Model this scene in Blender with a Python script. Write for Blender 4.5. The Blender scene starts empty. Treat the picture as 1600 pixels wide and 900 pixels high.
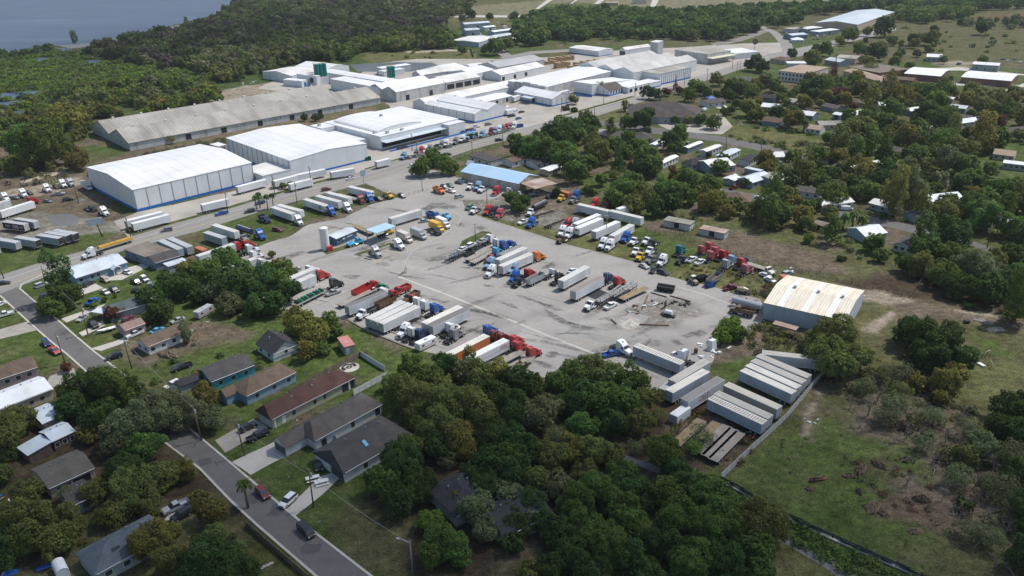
import bpy, bmesh, math, random
import numpy as np
from mathutils import Vector, Matrix
R = math.radians
random.seed(7)
scene = bpy.context.scene
COL = scene.collection

# ------------------------------------------------------------------ camera
FPX, TILT, ROLL, HGT = 1270.0, 0.42572, 0.024443, 119.05      # focal length in photo pixels, tilt, roll, height
fw = np.array([0, math.cos(TILT), -math.sin(TILT)])
rt0 = np.array([1., 0, 0]); dn0 = np.array([0, -math.sin(TILT), -math.cos(TILT)])
rt = math.cos(ROLL)*rt0 + math.sin(ROLL)*dn0
dn = -math.sin(ROLL)*rt0 + math.cos(ROLL)*dn0
cam_d = bpy.data.cameras.new('camera'); cam = bpy.data.objects.new('camera', cam_d); COL.objects.link(cam)
cam_d.sensor_width = 36; cam_d.lens = 36*FPX/1600; cam_d.clip_start = 1; cam_d.clip_end = 9000
m = Matrix.Identity(4)
for i in range(3):
    m[i][0] = rt[i]; m[i][1] = -dn[i]; m[i][2] = -fw[i]
m[2][3] = HGT
cam.matrix_world = m
scene.camera = cam

# ------------------------------------------------------------------ light
SUN_EL, SUN_DIR = R(57), (0.91, 0.41)        # sun stands to the right and a little beyond
az = math.atan2(SUN_DIR[0], SUN_DIR[1])
world = bpy.data.worlds.new('World'); scene.world = world; world.use_nodes = True
nt = world.node_tree; bg = nt.nodes['Background']
sky = nt.nodes.new('ShaderNodeTexSky'); sky.sky_type = 'NISHITA'; sky.sun_disc = False
sky.sun_elevation = SUN_EL; sky.sun_rotation = az; sky.air_density = 1.2; sky.dust_density = 1.5
nt.links.new(sky.outputs[0], bg.inputs[0]); bg.inputs[1].default_value = 0.12
sd = bpy.data.lights.new('sun', 'SUN'); sd.energy = 4.0; sd.angle = R(0.6); sd.color = (1, .955, .89)
sun = bpy.data.objects.new('sun', sd); COL.objects.link(sun)
sv = Vector((SUN_DIR[0]*math.cos(SUN_EL), SUN_DIR[1]*math.cos(SUN_EL), math.sin(SUN_EL))).normalized()
sun.rotation_euler = sv.to_track_quat('Z', 'Y').to_euler(); sun.location = (0, 0, 300)
scene.view_settings.view_transform = 'Standard'; scene.view_settings.look = 'None'
scene.view_settings.exposure = 0.10; scene.view_settings.gamma = 1.0
scene.cycles.max_bounces = 6; scene.cycles.diffuse_bounces = 2; scene.cycles.glossy_bounces = 2
scene.cycles.transparent_max_bounces = 12; scene.cycles.transmission_bounces = 2; scene.cycles.volume_bounces = 0

# ------------------------------------------------------------------ helpers
def G(x, y, z=0.0):
    """Place on the land that the photograph shows at pixel (x, y), for a surface at height z."""
    d = fw*FPX + rt*(x-800) + dn*(y-450)
    k = (z-HGT)/d[2]
    return Vector((k*d[0], k*d[1], z))
def SC(p):
    q = np.array([p[0], p[1], p[2]-HGT]); w = q@fw
    return 800+FPX*(q@rt)/w, 450+FPX*(q@dn)/w

THINGS = []
def tag(o, label, cat, group=None):
    o['label'] = label; o['category'] = cat
    if group: o['group'] = group
    THINGS.append(o); return o
def empty(name, loc, rz=0):
    o = bpy.data.objects.new(name, None); COL.objects.link(o); o.location = loc; o.rotation_euler = (0, 0, rz)
    o.empty_display_size = .5
    return o

MATS = {}
def mat(name, col, rough=.8, var=.12, scale=.5, spec=.3, metal=0, stripe=None, bump=0, dirt=None, dirt_amt=.4, coat=0, fine=None):
    """Procedural material: colour varied by two noises, optional ribs (axis, spacing, strength) and dirt streaks."""
    if name in MATS: return MATS[name]
    M = bpy.data.materials.new(name); M.use_nodes = True; n = M.node_tree; N = n.nodes; L = n.links
    b = N['Principled BSDF']; b.inputs['Roughness'].default_value = rough; b.inputs['Metallic'].default_value = metal
    b.inputs['Specular IOR Level'].default_value = spec
    if coat: b.inputs['Coat Weight'].default_value = coat
    tc = N.new('ShaderNodeTexCoord')
    def noise(s, det=4, ro=.6):
        t = N.new('ShaderNodeTexNoise'); t.inputs['Scale'].default_value = s; t.inputs['Detail'].default_value = det
        t.inputs['Roughness'].default_value = ro; L.new(tc.outputs['Object'], t.inputs['Vector']); return t
    def mixc(fac, a, bcol, mode='MIX'):
        x = N.new('ShaderNodeMix'); x.data_type = 'RGBA'; x.blend_type = mode
        if isinstance(fac, (int, float)): x.inputs[0].default_value = fac
        else: L.new(fac, x.inputs[0])
        for k, v in ((6, a), (7, bcol)):
            if isinstance(v, tuple): x.inputs[k].default_value = (*v, 1)
            else: L.new(v, x.inputs[k])
        return x.outputs[2]
    def ramp(src, lo, hi):
        r = N.new('ShaderNodeMapRange'); L.new(src, r.inputs[0]); r.inputs[1].default_value = lo; r.inputs[2].default_value = hi
        return r.outputs[0]
    c1 = tuple(min(1, v*(1+var)) for v in col); c2 = tuple(v*(1-var) for v in col)
    out = mixc(ramp(noise(scale).outputs[0], .3, .7), c2, c1)
    if fine:
        out = mixc(ramp(noise(fine[0], 3).outputs[0], .3, .7), mixc(fine[1], out, (0, 0, 0)), out)
    if dirt:
        mp = N.new('ShaderNodeMapping'); L.new(tc.outputs['Object'], mp.inputs[0]); mp.inputs['Scale'].default_value = dirt[1]
        t = N.new('ShaderNodeTexNoise'); t.inputs['Scale'].default_value = 1; t.inputs['Detail'].default_value = 5; L.new(mp.outputs[0], t.inputs['Vector'])
        f = N.new('ShaderNodeMath'); f.operation = 'MULTIPLY'; L.new(ramp(t.outputs[0], .48, .72), f.inputs[0]); f.inputs[1].default_value = dirt_amt
        out = mixc(f.outputs[0], out, dirt[0])
    if stripe:
        w = N.new('ShaderNodeTexWave'); w.wave_type = 'BANDS'; w.bands_direction = stripe[0]
        w.inputs['Scale'].default_value = 0.314159/stripe[1]*1.0; w.inputs['Distortion'].default_value = 0
        L.new(tc.outputs['Object'], w.inputs['Vector'])
        if stripe[2]:
            f = N.new('ShaderNodeMath'); f.operation = 'MULTIPLY'; L.new(ramp(w.outputs[1], .85, 1.), f.inputs[0]); f.inputs[1].default_value = stripe[2]
            out = mixc(f.outputs[0], out, (.02, .02, .02))
        bp = N.new('ShaderNodeBump'); bp.inputs['Strength'].default_value = .35; bp.inputs['Distance'].default_value = .04
        L.new(w.outputs[1], bp.inputs['Height']); L.new(bp.outputs[0], b.inputs['Normal'])
    elif bump:
        bp = N.new('ShaderNodeBump'); bp.inputs['Strength'].default_value = bump; bp.inputs['Distance'].default_value = .15
        L.new(noise((fine or (scale*4,))[0]).outputs[0], bp.inputs['Height']); L.new(bp.outputs[0], b.inputs['Normal'])
    L.new(out, b.inputs['Base Color'])
    MATS[name] = M; return M

class MB:
    """collects shapes into one mesh"""
    def __init__(s): s.v = []; s.f = []; s.sm = []
    def add(s, vs, fs, smooth=False):
        o = len(s.v); s.v += [tuple(v) for v in vs]; s.f += [tuple(i+o for i in f) for f in fs]; s.sm += [smooth]*len(fs); return s
    def box(s, x0, x1, y0, y1, z0, z1, tx=0, ty=0):
        vs = [(x0, y0, z0), (x1, y0, z0), (x1, y1, z0), (x0, y1, z0), (x0+tx, y0+ty, z1), (x1-tx, y0+ty, z1), (x1-tx, y1-ty, z1), (x0+tx, y1-ty, z1)]
        return s.add(vs, [(3, 2, 1, 0), (4, 5, 6, 7), (0, 1, 5, 4), (1, 2, 6, 5), (2, 3, 7, 6), (3, 0, 4, 7)])
    def prism(s, prof, y0, y1, inset=None):
        """prof: (x, z) outline counter-clockwise seen from -y; inset per point narrows the width"""
        n = len(prof); ins = inset or [0]*n
        a = [(x, y0+i, z) for (x, z), i in zip(prof, ins)]; b = [(x, y1-i, z) for (x, z), i in zip(prof, ins)]
        fs = [tuple(range(n)), tuple(range(2*n-1, n-1, -1))] + [(i, i+n, (i+1) % n+n, (i+1) % n) for i in range(n)]
        return s.add(a+b, fs)
    def cyl(s, c, r, h, axis='z', n=12, r2=None, smooth=True, cap=True):
        r2 = r if r2 is None else r2; vs = []
        for k, rr in ((0, r), (1, r2)):
            for i in range(n):
                a = 2*math.pi*i/n; p, q = rr*math.cos(a), rr*math.sin(a); t = h*k
                vs.append({'z': (c[0]+p, c[1]+q, c[2]+t), 'y': (c[0]+q, c[1]+t, c[2]+p), 'x': (c[0]+t, c[1]+p, c[2]+q)}[axis])
        s.add(vs, [(i, (i+1) % n, (i+1) % n+n, i+n) for i in range(n)], smooth)
        if cap: s.add(vs, [tuple(range(n-1, -1, -1)), tuple(range(n, 2*n))])
        return s
    def tube(s, pts, r, n=6, r2=None):
        pts = [Vector(p) for p in pts]; vs = []; N = len(pts)
        for i, p in enumerate(pts):
            d = (pts[min(i+1, N-1)]-pts[max(i-1, 0)]).normalized()
            u = d.orthogonal().normalized(); w = d.cross(u); rr = r+((r2 if r2 is not None else r)-r)*i/(N-1)
            for k in range(n):
                a = 2*math.pi*k/n; vs.append(p+u*rr*math.cos(a)+w*rr*math.sin(a))
        fs = [(i*n+k, i*n+(k+1) % n, (i+1)*n+(k+1) % n, (i+1)*n+k) for i in range(N-1) for k in range(n)]
        fs += [tuple(range(n-1, -1, -1)), tuple(range((N-1)*n, N*n))]
        return s.add(vs, fs, True)
    def mesh(s, name):
        me = bpy.data.meshes.new(name); me.from_pydata(s.v, [], s.f)
        me.polygons.foreach_set('use_smooth', s.sm); me.update()
        bm = bmesh.new(); bm.from_mesh(me); bmesh.ops.recalc_face_normals(bm, faces=bm.faces); bm.to_mesh(me); bm.free()
        return me
    def build(s, name, m, parent=None, loc=None):
        me = s.mesh(name); me.materials.append(m); o = bpy.data.objects.new(name, me); COL.objects.link(o)
        if parent: o.parent = parent
        if loc is not None: o.location = loc
        return o
def copy_tree(o, parent=None):
    c = o.copy(); COL.objects.link(c); c.parent = parent
    for ch in o.children: copy_tree(ch, c)
    return c
def struct(o): o['kind'] = 'structure'; return o

# value noise for outlines and ground colour
_tab = np.random.RandomState(3).rand(256, 256)
def vnoise(x, y):
    x = np.asarray(x, float); y = np.asarray(y, float)
    xi = np.floor(x).astype(int); yi = np.floor(y).astype(int); fx = x-xi; fy = y-yi
    fx = fx*fx*(3-2*fx); fy = fy*fy*(3-2*fy)
    a = _tab[xi & 255, yi & 255]; b = _tab[(xi+1) & 255, yi & 255]; c = _tab[xi & 255, (yi+1) & 255]; d = _tab[(xi+1) & 255, (yi+1) & 255]
    return (a*(1-fx)+b*fx)*(1-fy)+(c*(1-fx)+d*fx)*fy
def fbm(x, y, s, o=4):
    r = 0; a = .5; t = 0
    for k in range(o):
        r = r+a*vnoise(x/s*2**k+17*k, y/s*2**k+31*k); t += a; a *= .55
    return r/t

def ring(pts_px, rag=0., step=2., z=0.):
    P = [G(*p) for p in pts_px]; out = []
    for a, b in zip(P, P[1:]+P[:1]):
        n = max(1, int((b-a).length/step)) if rag else 1
        for k in range(n): out.append(a.lerp(b, k/n))
    if rag:
        q = []
        for p in out:
            dx = (float(fbm(p.x+500, p.y, 9))-.5)*2*rag; dy = (float(fbm(p.x, p.y+900, 9))-.5)*2*rag
            q.append((p.x+dx*1.6, p.y+dy*1.6, z))
        out = q
    return [(p[0], p[1], z) for p in out]
def sheet(name, pts_px, z, m, rag=0., step=2., kind='structure'):
    v = ring(pts_px, rag, step, z); me = bpy.data.meshes.new(name); me.from_pydata(v, [], [tuple(range(len(v)))]); me.update()
    if me.polygons[0].normal.z < 0: me.flip_normals()
    me.materials.append(m); o = bpy.data.objects.new(name, me); COL.objects.link(o)
    if kind: o['kind'] = kind
    return o
def strip(name, pts, wid, z0, h, m):
    """band of width wid along world points, h thick"""
    pts = [Vector((p[0], p[1], 0)) for p in pts]; v = []; n = len(pts)
    for i, p in enumerate(pts):
        d = (pts[min(i+1, n-1)]-pts[max(i-1, 0)]).normalized(); q = Vector((-d.y, d.x, 0))*wid/2
        for s_, zz in ((-1, z0), (1, z0), (1, z0+h), (-1, z0+h)): v.append((p.x+q.x*s_, p.y+q.y*s_, zz))
    f = []
    for i in range(n-1):
        a = i*4; b = a+4
        f += [(a+3, a+2, b+2, b+3)]
        if h > .02: f += [(a, a+3, b+3, b), (a+2, a+1, b+1, b+2)]
    me = bpy.data.meshes.new(name); me.from_pydata(v, [], f); me.update(); me.materials.append(m)
    o = bpy.data.objects.new(name, me); COL.objects.link(o); return struct(o)

# ------------------------------------------------------------------ ground
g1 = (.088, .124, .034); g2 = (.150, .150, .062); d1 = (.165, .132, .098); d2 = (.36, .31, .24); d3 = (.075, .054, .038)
gr = (.25, .235, .20); ms = (.065, .105, .024); ol = (.122, .120, .056)
ZONES = [  # (colour, softness m, noise m, photo pixels of the outline)
 (ms, 8, 20, [(-80, 60), (120, 80), (250, 60), (500, -60), (1000, -60), (760, 90), (560, 110), (420, 140), (150, 190), (-80, 260)]),
 (ol, 10, 25, [(560, -20), (1700, -20), (1700, 60), (560, 40)]),
 ((.235, .215, .135), 5, 14, [(700, 12), (860, 0), (1000, -10), (1700, -14), (1700, -4), (1200, 22), (950, 28), (820, 30), (700, 26)]),
 (g2, 4, 8, [(690, 24), (960, 26), (1190, 18), (1230, 24), (1000, 34), (700, 38)]),
 (d2, 3, 5, [(1075, 18), (1200, 8), (1330, 4), (1210, 18), (1190, 24), (1085, 22)]),
 (g1, 4, 6, [(850, 6), (900, 4), (1000, 10), (1060, 16), (1000, 18), (830, 16)]),
 (g2, 4, 10, [(560, 80), (730, 78), (760, 95), (580, 98)]),
 (d2, 2, 6, [(375, 135), (430, 128), (500, 140), (410, 160), (300, 166), (330, 150)]),
 (d1, 4, 8, [(130, 262), (200, 235), (360, 208), (400, 215), (340, 232), (210, 262), (150, 290)]), ((.2,.16,.10), 3, 6, [(205, 232), (400, 196), (590, 165), (600, 178), (480, 200), (360, 215)]),
 (d1, 4, 8, [(-40, 215), (90, 240), (150, 265), (160, 290), (60, 300), (-40, 320)]),
 (d1, 3, 7, [(-40, 290), (110, 270), (215, 340), (200, 372), (-40, 425)]),
 (gr, 2, 5, [(-40, 330), (60, 330), (125, 340), (205, 345), (195, 366), (130, 370), (-40, 392)]),
 (d2, 2, 5, [(0, 300), (110, 276), (140, 286), (60, 305), (-20, 315)]),
 (g1, 2, 5, [(-40, 392), (110, 370), (200, 360), (140, 388), (60, 408), (-40, 430)]),
 (g1, 1.5, 4, [(385, 350), (470, 318), (620, 300), (640, 290), (632, 306), (560, 322), (480, 352), (440, 372), (395, 392), (330, 350)]),
 (d1, 2, 5, [(455, 352), (560, 322), (600, 310), (560, 330), (470, 362)]),
 (g1, 1.5, 3, [(32, 447), (110, 416), (150, 440), (240, 420), (262, 425), (240, 470), (120, 470), (98, 495)]),
 (g1, 1.5, 3, [(-20, 465), (38, 500), (-10, 515)]), (g1, 2, 4, [(-20, 525), (60, 517), (105, 560), (60, 590), (-20, 570)]),
 (g1, 2, 5, [(100, 510), (260, 560), (400, 530), (560, 520), (620, 560), (640, 620), (560, 600), (440, 580), (210, 600)]),
 (d1, 2, 5, [(160, 540), (330, 500), (400, 520), (260, 560), (215, 580)]),
 (g1, 2, 5, [(380, 720), (500, 690), (560, 760), (460, 800), (400, 760)]),
 (g1, 1.5, 3, [(330, 690), (440, 660), (450, 680), (380, 718)]),
 (g1, 1, 2, [(550, 600), (600, 580), (640, 600), (600, 640), (640, 680), (560, 640)]),
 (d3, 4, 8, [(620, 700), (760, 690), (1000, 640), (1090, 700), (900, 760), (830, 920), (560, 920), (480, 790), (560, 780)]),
 (ol, 3, 6, [(460, 800), (560, 780), (640, 820), (640, 920), (590, 920)]),
 (d1, 2, 5, [(780, 860), (830, 830), (860, 810), (850, 850), (780, 920)]),
 (g2, 3, 7, [(200, 595), (330, 690), (290, 690), (180, 600)]),
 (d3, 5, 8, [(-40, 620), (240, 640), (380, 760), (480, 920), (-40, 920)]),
 (ol, 3, 7, [(60, 800), (200, 780), (330, 780), (400, 830), (480, 920), (60, 920)]),
 (g1, 3, 6, [(390, 860), (470, 920), (380, 920)]),
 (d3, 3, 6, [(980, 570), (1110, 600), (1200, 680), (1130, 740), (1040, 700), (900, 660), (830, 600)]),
 (g2, 2, 5, [(690, 300), (850, 330), (1000, 380), (1190, 440), (1190, 470), (1030, 428), (880, 384), (727, 334)]),
 (gr, 2, 6, [(690, 275), (860, 300), (880, 340), (950, 350), (980, 380), (860, 360), (730, 325)]),
 (d1, 2, 5, [(760, 280), (880, 310), (860, 330), (740, 290)]),
 (g1, 2, 4, [(960, 340), (1010, 350), (1070, 380), (1160, 410), (1230, 440), (1190, 430), (1060, 400), (1030, 420), (1000, 400)]),
 (g1, 2, 4, [(1030, 405), (1060, 400), (1060, 415), (1045, 425)]),
 (d1, 2, 4, [(1010, 345), (1065, 345), (1085, 355), (1050, 368), (1020, 362)]),
 (d1, 3, 6, [(1070, 365), (1120, 350), (1200, 375), (1300, 400), (1330, 430), (1250, 425), (1130, 398)]),
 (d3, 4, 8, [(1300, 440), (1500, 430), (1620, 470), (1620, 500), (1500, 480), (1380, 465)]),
 (ol, 3, 8, [(1360, 460), (1480, 480), (1640, 520), (1640, 920), (1500, 920), (1280, 800), (1130, 740), (1240, 660), (1300, 570), (1350, 530)]),
 (g1, 4, 9, [(1140, 730), (1260, 640), (1380, 700), (1400, 800), (1480, 870), (1350, 840)]),
 (g1, 4, 8, [(1500, 700), (1640, 600), (1640, 700), (1550, 740)]),
 (g2, 4, 9, [(1480, 560), (1640, 560), (1640, 640), (1500, 640)]),
 (d1, 3, 8, [(1370, 465), (1480, 470), (1640, 500), (1640, 530), (1480, 500), (1400, 500)]),
 (d2, 1.5, 5, [(1290, 440), (1340, 455), (1440, 470), (1400, 478), (1330, 470)]),
 (d2, 1, 3, [(1350, 515), (1390, 485), (1400, 490), (1365, 520)]),
 (d1, 1, 3, [(1250, 640), (1280, 600), (1300, 605), (1270, 645), (1262, 690), (1250, 680)]),
 (d2, .7, 2, [(1255, 650), (1278, 612), (1288, 614), (1265, 655), (1264, 685), (1256, 680)]),
 (d1, 3, 6, [(1300, 600), (1480, 620), (1560, 720), (1540, 820), (1420, 800), (1370, 720)]),
 (d1, .5, 1, [(1286, 600), (1296, 602), (1280, 640), (1272, 690), (1266, 690), (1272, 640)]), (d2, 1, 4, [(1470, 480), (1540, 486), (1600, 500), (1560, 500), (1500, 492)]), (g1, 2, 6, [(1500, 520), (1560, 530), (1600, 560), (1540, 560)]), (d1, 1, 4, [(1440, 480), (1600, 500), (1620, 512), (1480, 500)]), (g1, 2, 6, [(1340, 690), (1420, 700), (1460, 760), (1400, 740)]),
 ((.15, .108, .075), 1.5, 5, [(1320, 730), (1380, 715), (1400, 735), (1350, 745)]),
 ((.15, .108, .075), 1.5, 5, [(1350, 790), (1400, 775), (1410, 800), (1360, 820)]),
 ((.15, .110, .078), 1.5, 5, [(1420, 770), (1470, 790), (1500, 850), (1450, 820)]),
 (g1, 2, 4, [(1110, 570), (1170, 560), (1200, 545), (1180, 570), (1150, 600), (1130, 610)]),
 (d1, 2, 4, [(1100, 540), (1190, 530), (1190, 550), (1110, 565)]),
 (d1, 2, 5, [(1140, 460), (1200, 470), (1190, 540), (1150, 520), (1120, 540)]),
 (d1, 2, 4, [(1030, 660), (1120, 640), (1180, 690), (1140, 730), (1060, 700)]),
 (g1, 2.5, 5, [(1120, 740), (1240, 790), (1440, 890), (1440, 920), (1380, 920), (1150, 775)]),
 (g2, 3, 6, [(1180, 830), (1300, 880), (1340, 920), (1190, 920)]),
 # right-hand neighbourhood lawns and yards
 (g1, 3, 6, [(1040, 255), (1110, 262), (1105, 275), (1060, 280)]), (g2, 4, 8, [(915, 188), (1000, 165), (1020, 180), (960, 190)]),
 (g1, 3, 6, [(1090, 170), (1150, 162), (1180, 170), (1120, 180)]),
 (g2, 4, 10, [(1130, 195), (1290, 215), (1400, 250), (1390, 262), (1230, 240), (1120, 215)]),
 (g1, 3, 7, [(1480, 245), (1530, 228), (1640, 250), (1640, 290), (1540, 288), (1470, 272)]),
 (g1, 3, 6, [(1310, 372), (1350, 380), (1420, 395), (1440, 415), (1350, 400)]), (g1, 3, 6, [(1500, 340), (1580, 345), (1590, 380), (1530, 372)]),
 (g1, 3, 6, [(1480, 385), (1560, 400), (1530, 425), (1480, 405)]),
 (ol, 6, 16, [(1330, 60), (1420, 40), (1640, 30), (1640, 88), (1500, 85), (1340, 75)]), ((.16, .10, .06), 4, 10, [(1520, 26), (1640, 20), (1640, 32), (1530, 34)]),
 (g1, 4, 8, [(1400, 98), (1640, 110), (1640, 140), (1480, 125), (1400, 112)]), (d2, 2, 5, [(1455, 100), (1480, 92), (1525, 97), (1510, 108)]),
 (g1, 4, 6, [(1225, 62), (1300, 58), (1290, 72), (1240, 78)]), (g1, 4, 6, [(1170, 68), (1215, 60), (1218, 80), (1200, 78)]),
 (g1, 3, 5, [(735, 58), (750, 60), (753, 78), (742, 78)]),
]
def build_ground():
    ys = [60.]
    while ys[-1] < 700: ys.append(ys[-1]+max(1.1, ys[-1]*.0062))
    while ys[-1] < 2600: ys.append(ys[-1]*1.012)
    xs = [0.]
    while xs[-1] < 330: xs.append(xs[-1]+1.5)
    while xs[-1] < 2300: xs.append(xs[-1]*1.02)
    xs = np.array([-x for x in xs[:0:-1]]+xs); ys = np.array([-400., -100.]+ys)
    X, Y = np.meshgrid(xs, ys); nx, ny = len(xs), len(ys); x = X.ravel(); y = Y.ravel()
    wx = x+(fbm(x, y, 30)-.5)*10; wy = y+(fbm(x+300, y, 30)-.5)*10
    n1 = fbm(x, y, 14, 5); n2 = fbm(x+90, y+40, 5, 3); n3 = fbm(x+900, y+40, 60, 3)
    def sm(a, lo, hi): t = np.clip((a-lo)/(hi-lo), 0, 1); return t*t*(3-2*t)
    C = np.array(ol)[None]*(1-sm(n3, .4, .6))[:, None]+np.array(g1)[None]*sm(n3, .4, .6)[:, None]
    k = sm(n1, .58, .7)[:, None]; C = C*(1-k)+np.array(d1)[None]*k
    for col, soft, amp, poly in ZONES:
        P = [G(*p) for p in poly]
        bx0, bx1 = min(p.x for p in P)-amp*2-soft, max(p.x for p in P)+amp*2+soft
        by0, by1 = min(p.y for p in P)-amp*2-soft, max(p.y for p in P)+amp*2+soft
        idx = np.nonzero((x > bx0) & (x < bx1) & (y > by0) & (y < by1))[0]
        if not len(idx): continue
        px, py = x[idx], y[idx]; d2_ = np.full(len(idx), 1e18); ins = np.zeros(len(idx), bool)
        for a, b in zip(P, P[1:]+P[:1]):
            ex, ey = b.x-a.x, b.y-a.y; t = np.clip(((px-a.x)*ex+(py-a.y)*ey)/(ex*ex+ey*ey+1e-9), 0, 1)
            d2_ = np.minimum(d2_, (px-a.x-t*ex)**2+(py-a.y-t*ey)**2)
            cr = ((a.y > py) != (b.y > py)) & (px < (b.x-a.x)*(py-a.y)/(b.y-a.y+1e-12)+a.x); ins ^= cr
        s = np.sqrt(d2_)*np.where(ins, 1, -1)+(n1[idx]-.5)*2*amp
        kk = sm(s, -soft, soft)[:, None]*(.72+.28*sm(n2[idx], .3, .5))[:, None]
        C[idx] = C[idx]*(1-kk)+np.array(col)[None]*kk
    n4 = fbm(x+40, y+700, 2.6, 3)
    k = (sm(n4, .60, .76)*.5)[:, None]; C = C*(1-k)+C*np.array([[1.35, 1.3, 1.25]])*k
    k = (sm(1-n4, .60, .76)*.5)[:, None]; C = C*(1-k)+C*np.array([[.6, .62, .58]])*k
    # mottling: worn soil and lusher patches inside every zone
    k = (sm(n2, .62, .78)*.35)[:, None]; C = C*(1-k)+np.array(d1)[None]*k
    k = (sm(1-n1, .58, .72)*.35)[:, None]; C = C*(1-k)+C*np.array([[.72, .8, .6]])*k
    me = bpy.data.meshes.new('ground')
    v = np.stack([x, y, np.zeros_like(x)], 1)
    i = np.arange(nx*ny).reshape(ny, nx); q = np.stack([i[:-1, :-1], i[:-1, 1:], i[1:, 1:], i[1:, :-1]], -1).reshape(-1, 4)
    me.vertices.add(len(v)); me.vertices.foreach_set('co', v.ravel())
    me.loops.add(q.size); me.loops.foreach_set('vertex_index', q.ravel())
    me.polygons.add(len(q)); me.polygons.foreach_set('loop_start', np.arange(len(q))*4)
    me.update(); me.validate()
    at = me.color_attributes.new('soil', 'FLOAT_COLOR', 'POINT')
    at.data.foreach_set('color', np.concatenate([C, np.ones((len(C), 1))], 1).ravel())
    M = bpy.data.materials.new('ground'); M.use_nodes = True; N = M.node_tree.nodes; L = M.node_tree.links; b = N['Principled BSDF']
    b.inputs['Roughness'].default_value = 1; b.inputs['Specular IOR Level'].default_value = .1
    a = N.new('ShaderNodeAttribute'); a.attribute_name = 'soil'; tc = N.new('ShaderNodeTexCoord')
    cur = a.outputs['Color']
    for sc_, lo, amt in ((.12, .36, .72), (.5, .36, .6), (2.2, .36, .5)):
        t = N.new('ShaderNodeTexNoise'); t.inputs['Scale'].default_value = sc_; t.inputs['Detail'].default_value = 5; t.inputs['Roughness'].default_value = .65
        L.new(tc.outputs['Object'], t.inputs['Vector'])
        r = N.new('ShaderNodeMapRange'); L.new(t.outputs[0], r.inputs[0]); r.inputs[1].default_value = lo; r.inputs[2].default_value = .68
        r.inputs[3].default_value = amt; r.inputs[4].default_value = 1.25
        x_ = N.new('ShaderNodeVectorMath'); x_.operation = 'SCALE'; L.new(cur, x_.inputs[0]); L.new(r.outputs[0], x_.inputs['Scale']); cur = x_.outputs[0]
    L.new(cur, b.inputs['Base Color'])
    bp = N.new('ShaderNodeBump'); bp.inputs['Strength'].default_value = .6; bp.inputs['Distance'].default_value = .3
    L.new(t.outputs[0], bp.inputs['Height']); L.new(bp.outputs[0], b.inputs['Normal'])
    me.materials.append(M); o = bpy.data.objects.new('ground', me); COL.objects.link(o); struct(o)
build_ground()

lake_m = mat('lake_water', (.062, .088, .148), .38, .14, .010, .22, bump=.3, fine=(.12, .12), dirt=((.115, .14, .19), (.004, .03, 1)), dirt_amt=.6)
sheet('lake', [(-300, -60), (-300, 110), (-60, 92), (0, 84), (60, 80), (85, 72), (120, 70), (200, 58), (260, 42), (320, 27), (370, 17), (395, -30)], .05, lake_m, 6, 12)
sheet('sandbank', [(90, 71), (150, 66), (230, 50), (285, 38), (330, 28), (350, 26), (290, 42), (230, 55), (150, 72), (110, 76)], .054, mat('bank', (.2, .21, .2), .7, .3, .05), 3, 8)
for i, e in enumerate([[(84, 74), (100, 75), (118, 80), (104, 82)], [(57, 90), (72, 90), (75, 97), (60, 97)], [(135, 94), (155, 94), (157, 98), (140, 100)], [(15, 174), (32, 174), (33, 181), (20, 182)], [(0, 146), (60, 142), (50, 152), (0, 156)], [(150, 82), (175, 84), (240, 90), (160, 88)], [(-20, 160), (40, 158), (30, 166), (-20, 168)]]):
    sheet('pond', e, .02, lake_m, 2, 5)

asph = mat('lot_asphalt', (.315, .303, .283), .9, .10, .035, .2, fine=(.6, .12), dirt=((.16, .15, .14), (.05, .09, 1)), dirt_amt=.45)
road = mat('road_asphalt', (.25, .24, .225), .9, .08, .05, .2, fine=(.8, .10), dirt=((.17, .165, .16), (.1, .1, 1)), dirt_amt=.4)
street = mat('street_asphalt', (.135, .131, .127), .92, .10, .05, .2, fine=(.8, .12), dirt=((.09, .09, .09), (.15, .15, 1)), dirt_amt=.5)
conc = mat('concrete', (.46, .44, .40), .9, .10, .2, .2, fine=(1.5, .12))
yard = mat('yard_concrete', (.37, .345, .31), .9, .12, .04, .2, fine=(.5, .12), dirt=((.2, .18, .16), (.06, .06, 1)), dirt_amt=.5)
grass = mat('verge_grass', (.075, .10, .03), 1, .35, .3, .1, fine=(3, .4), dirt=(d1, (.15, .15, 1)), dirt_amt=.7, bump=.5)
stain = mat('oil_stain', (.13, .125, .12), .8, .25, .4, .3, fine=(2, .3))
paint = mat('line_paint', (.55, .54, .50), .8, .2, 1.5)
yel = mat('yellow_paint', (.55, .40, .06), .8, .2, 1.5)

sheet('truck_lot', [(385, 393), (400, 386), (450, 370), (482, 351), (537, 340), (575, 321), (632, 306), (600, 300), (572, 287), (650, 262), (690, 268), (720, 280), (760, 290), (800, 300), (770, 312), (722, 312), (727, 330), (760, 342), (830, 364), (880, 381), (932, 394), (995, 411), (1032, 427), (1075, 440), (1127, 451), (1190, 466), (1192, 500), (1165, 528), (1120, 540), (1112, 560), (1085, 600), (1030, 620), (960, 600), (880, 590), (800, 590), (690, 556), (645, 545), (575, 517), (545, 500), (500, 495), (420, 478), (360, 420)], .012, asph, .8, 2.5)
RU = [(-40, 441), (0, 430), (67, 409), (135, 391), (207, 369), (275, 347), (350, 327), (400, 312), (550, 272), (625, 249), (700, 230), (800, 205), (870, 186), (1000, 150), (1100, 117), (1200, 85), (1290, 66), (1400, 40)]
RL = [(-40, 470), (0, 459), (32, 447), (110, 418), (205, 388), (307, 362), (400, 333), (485, 308), (575, 286), (650, 263), (737, 234), (800, 217), (915, 187), (1000, 160), (1100, 127), (1200, 95), (1290, 75), (1400, 48)]
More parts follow.
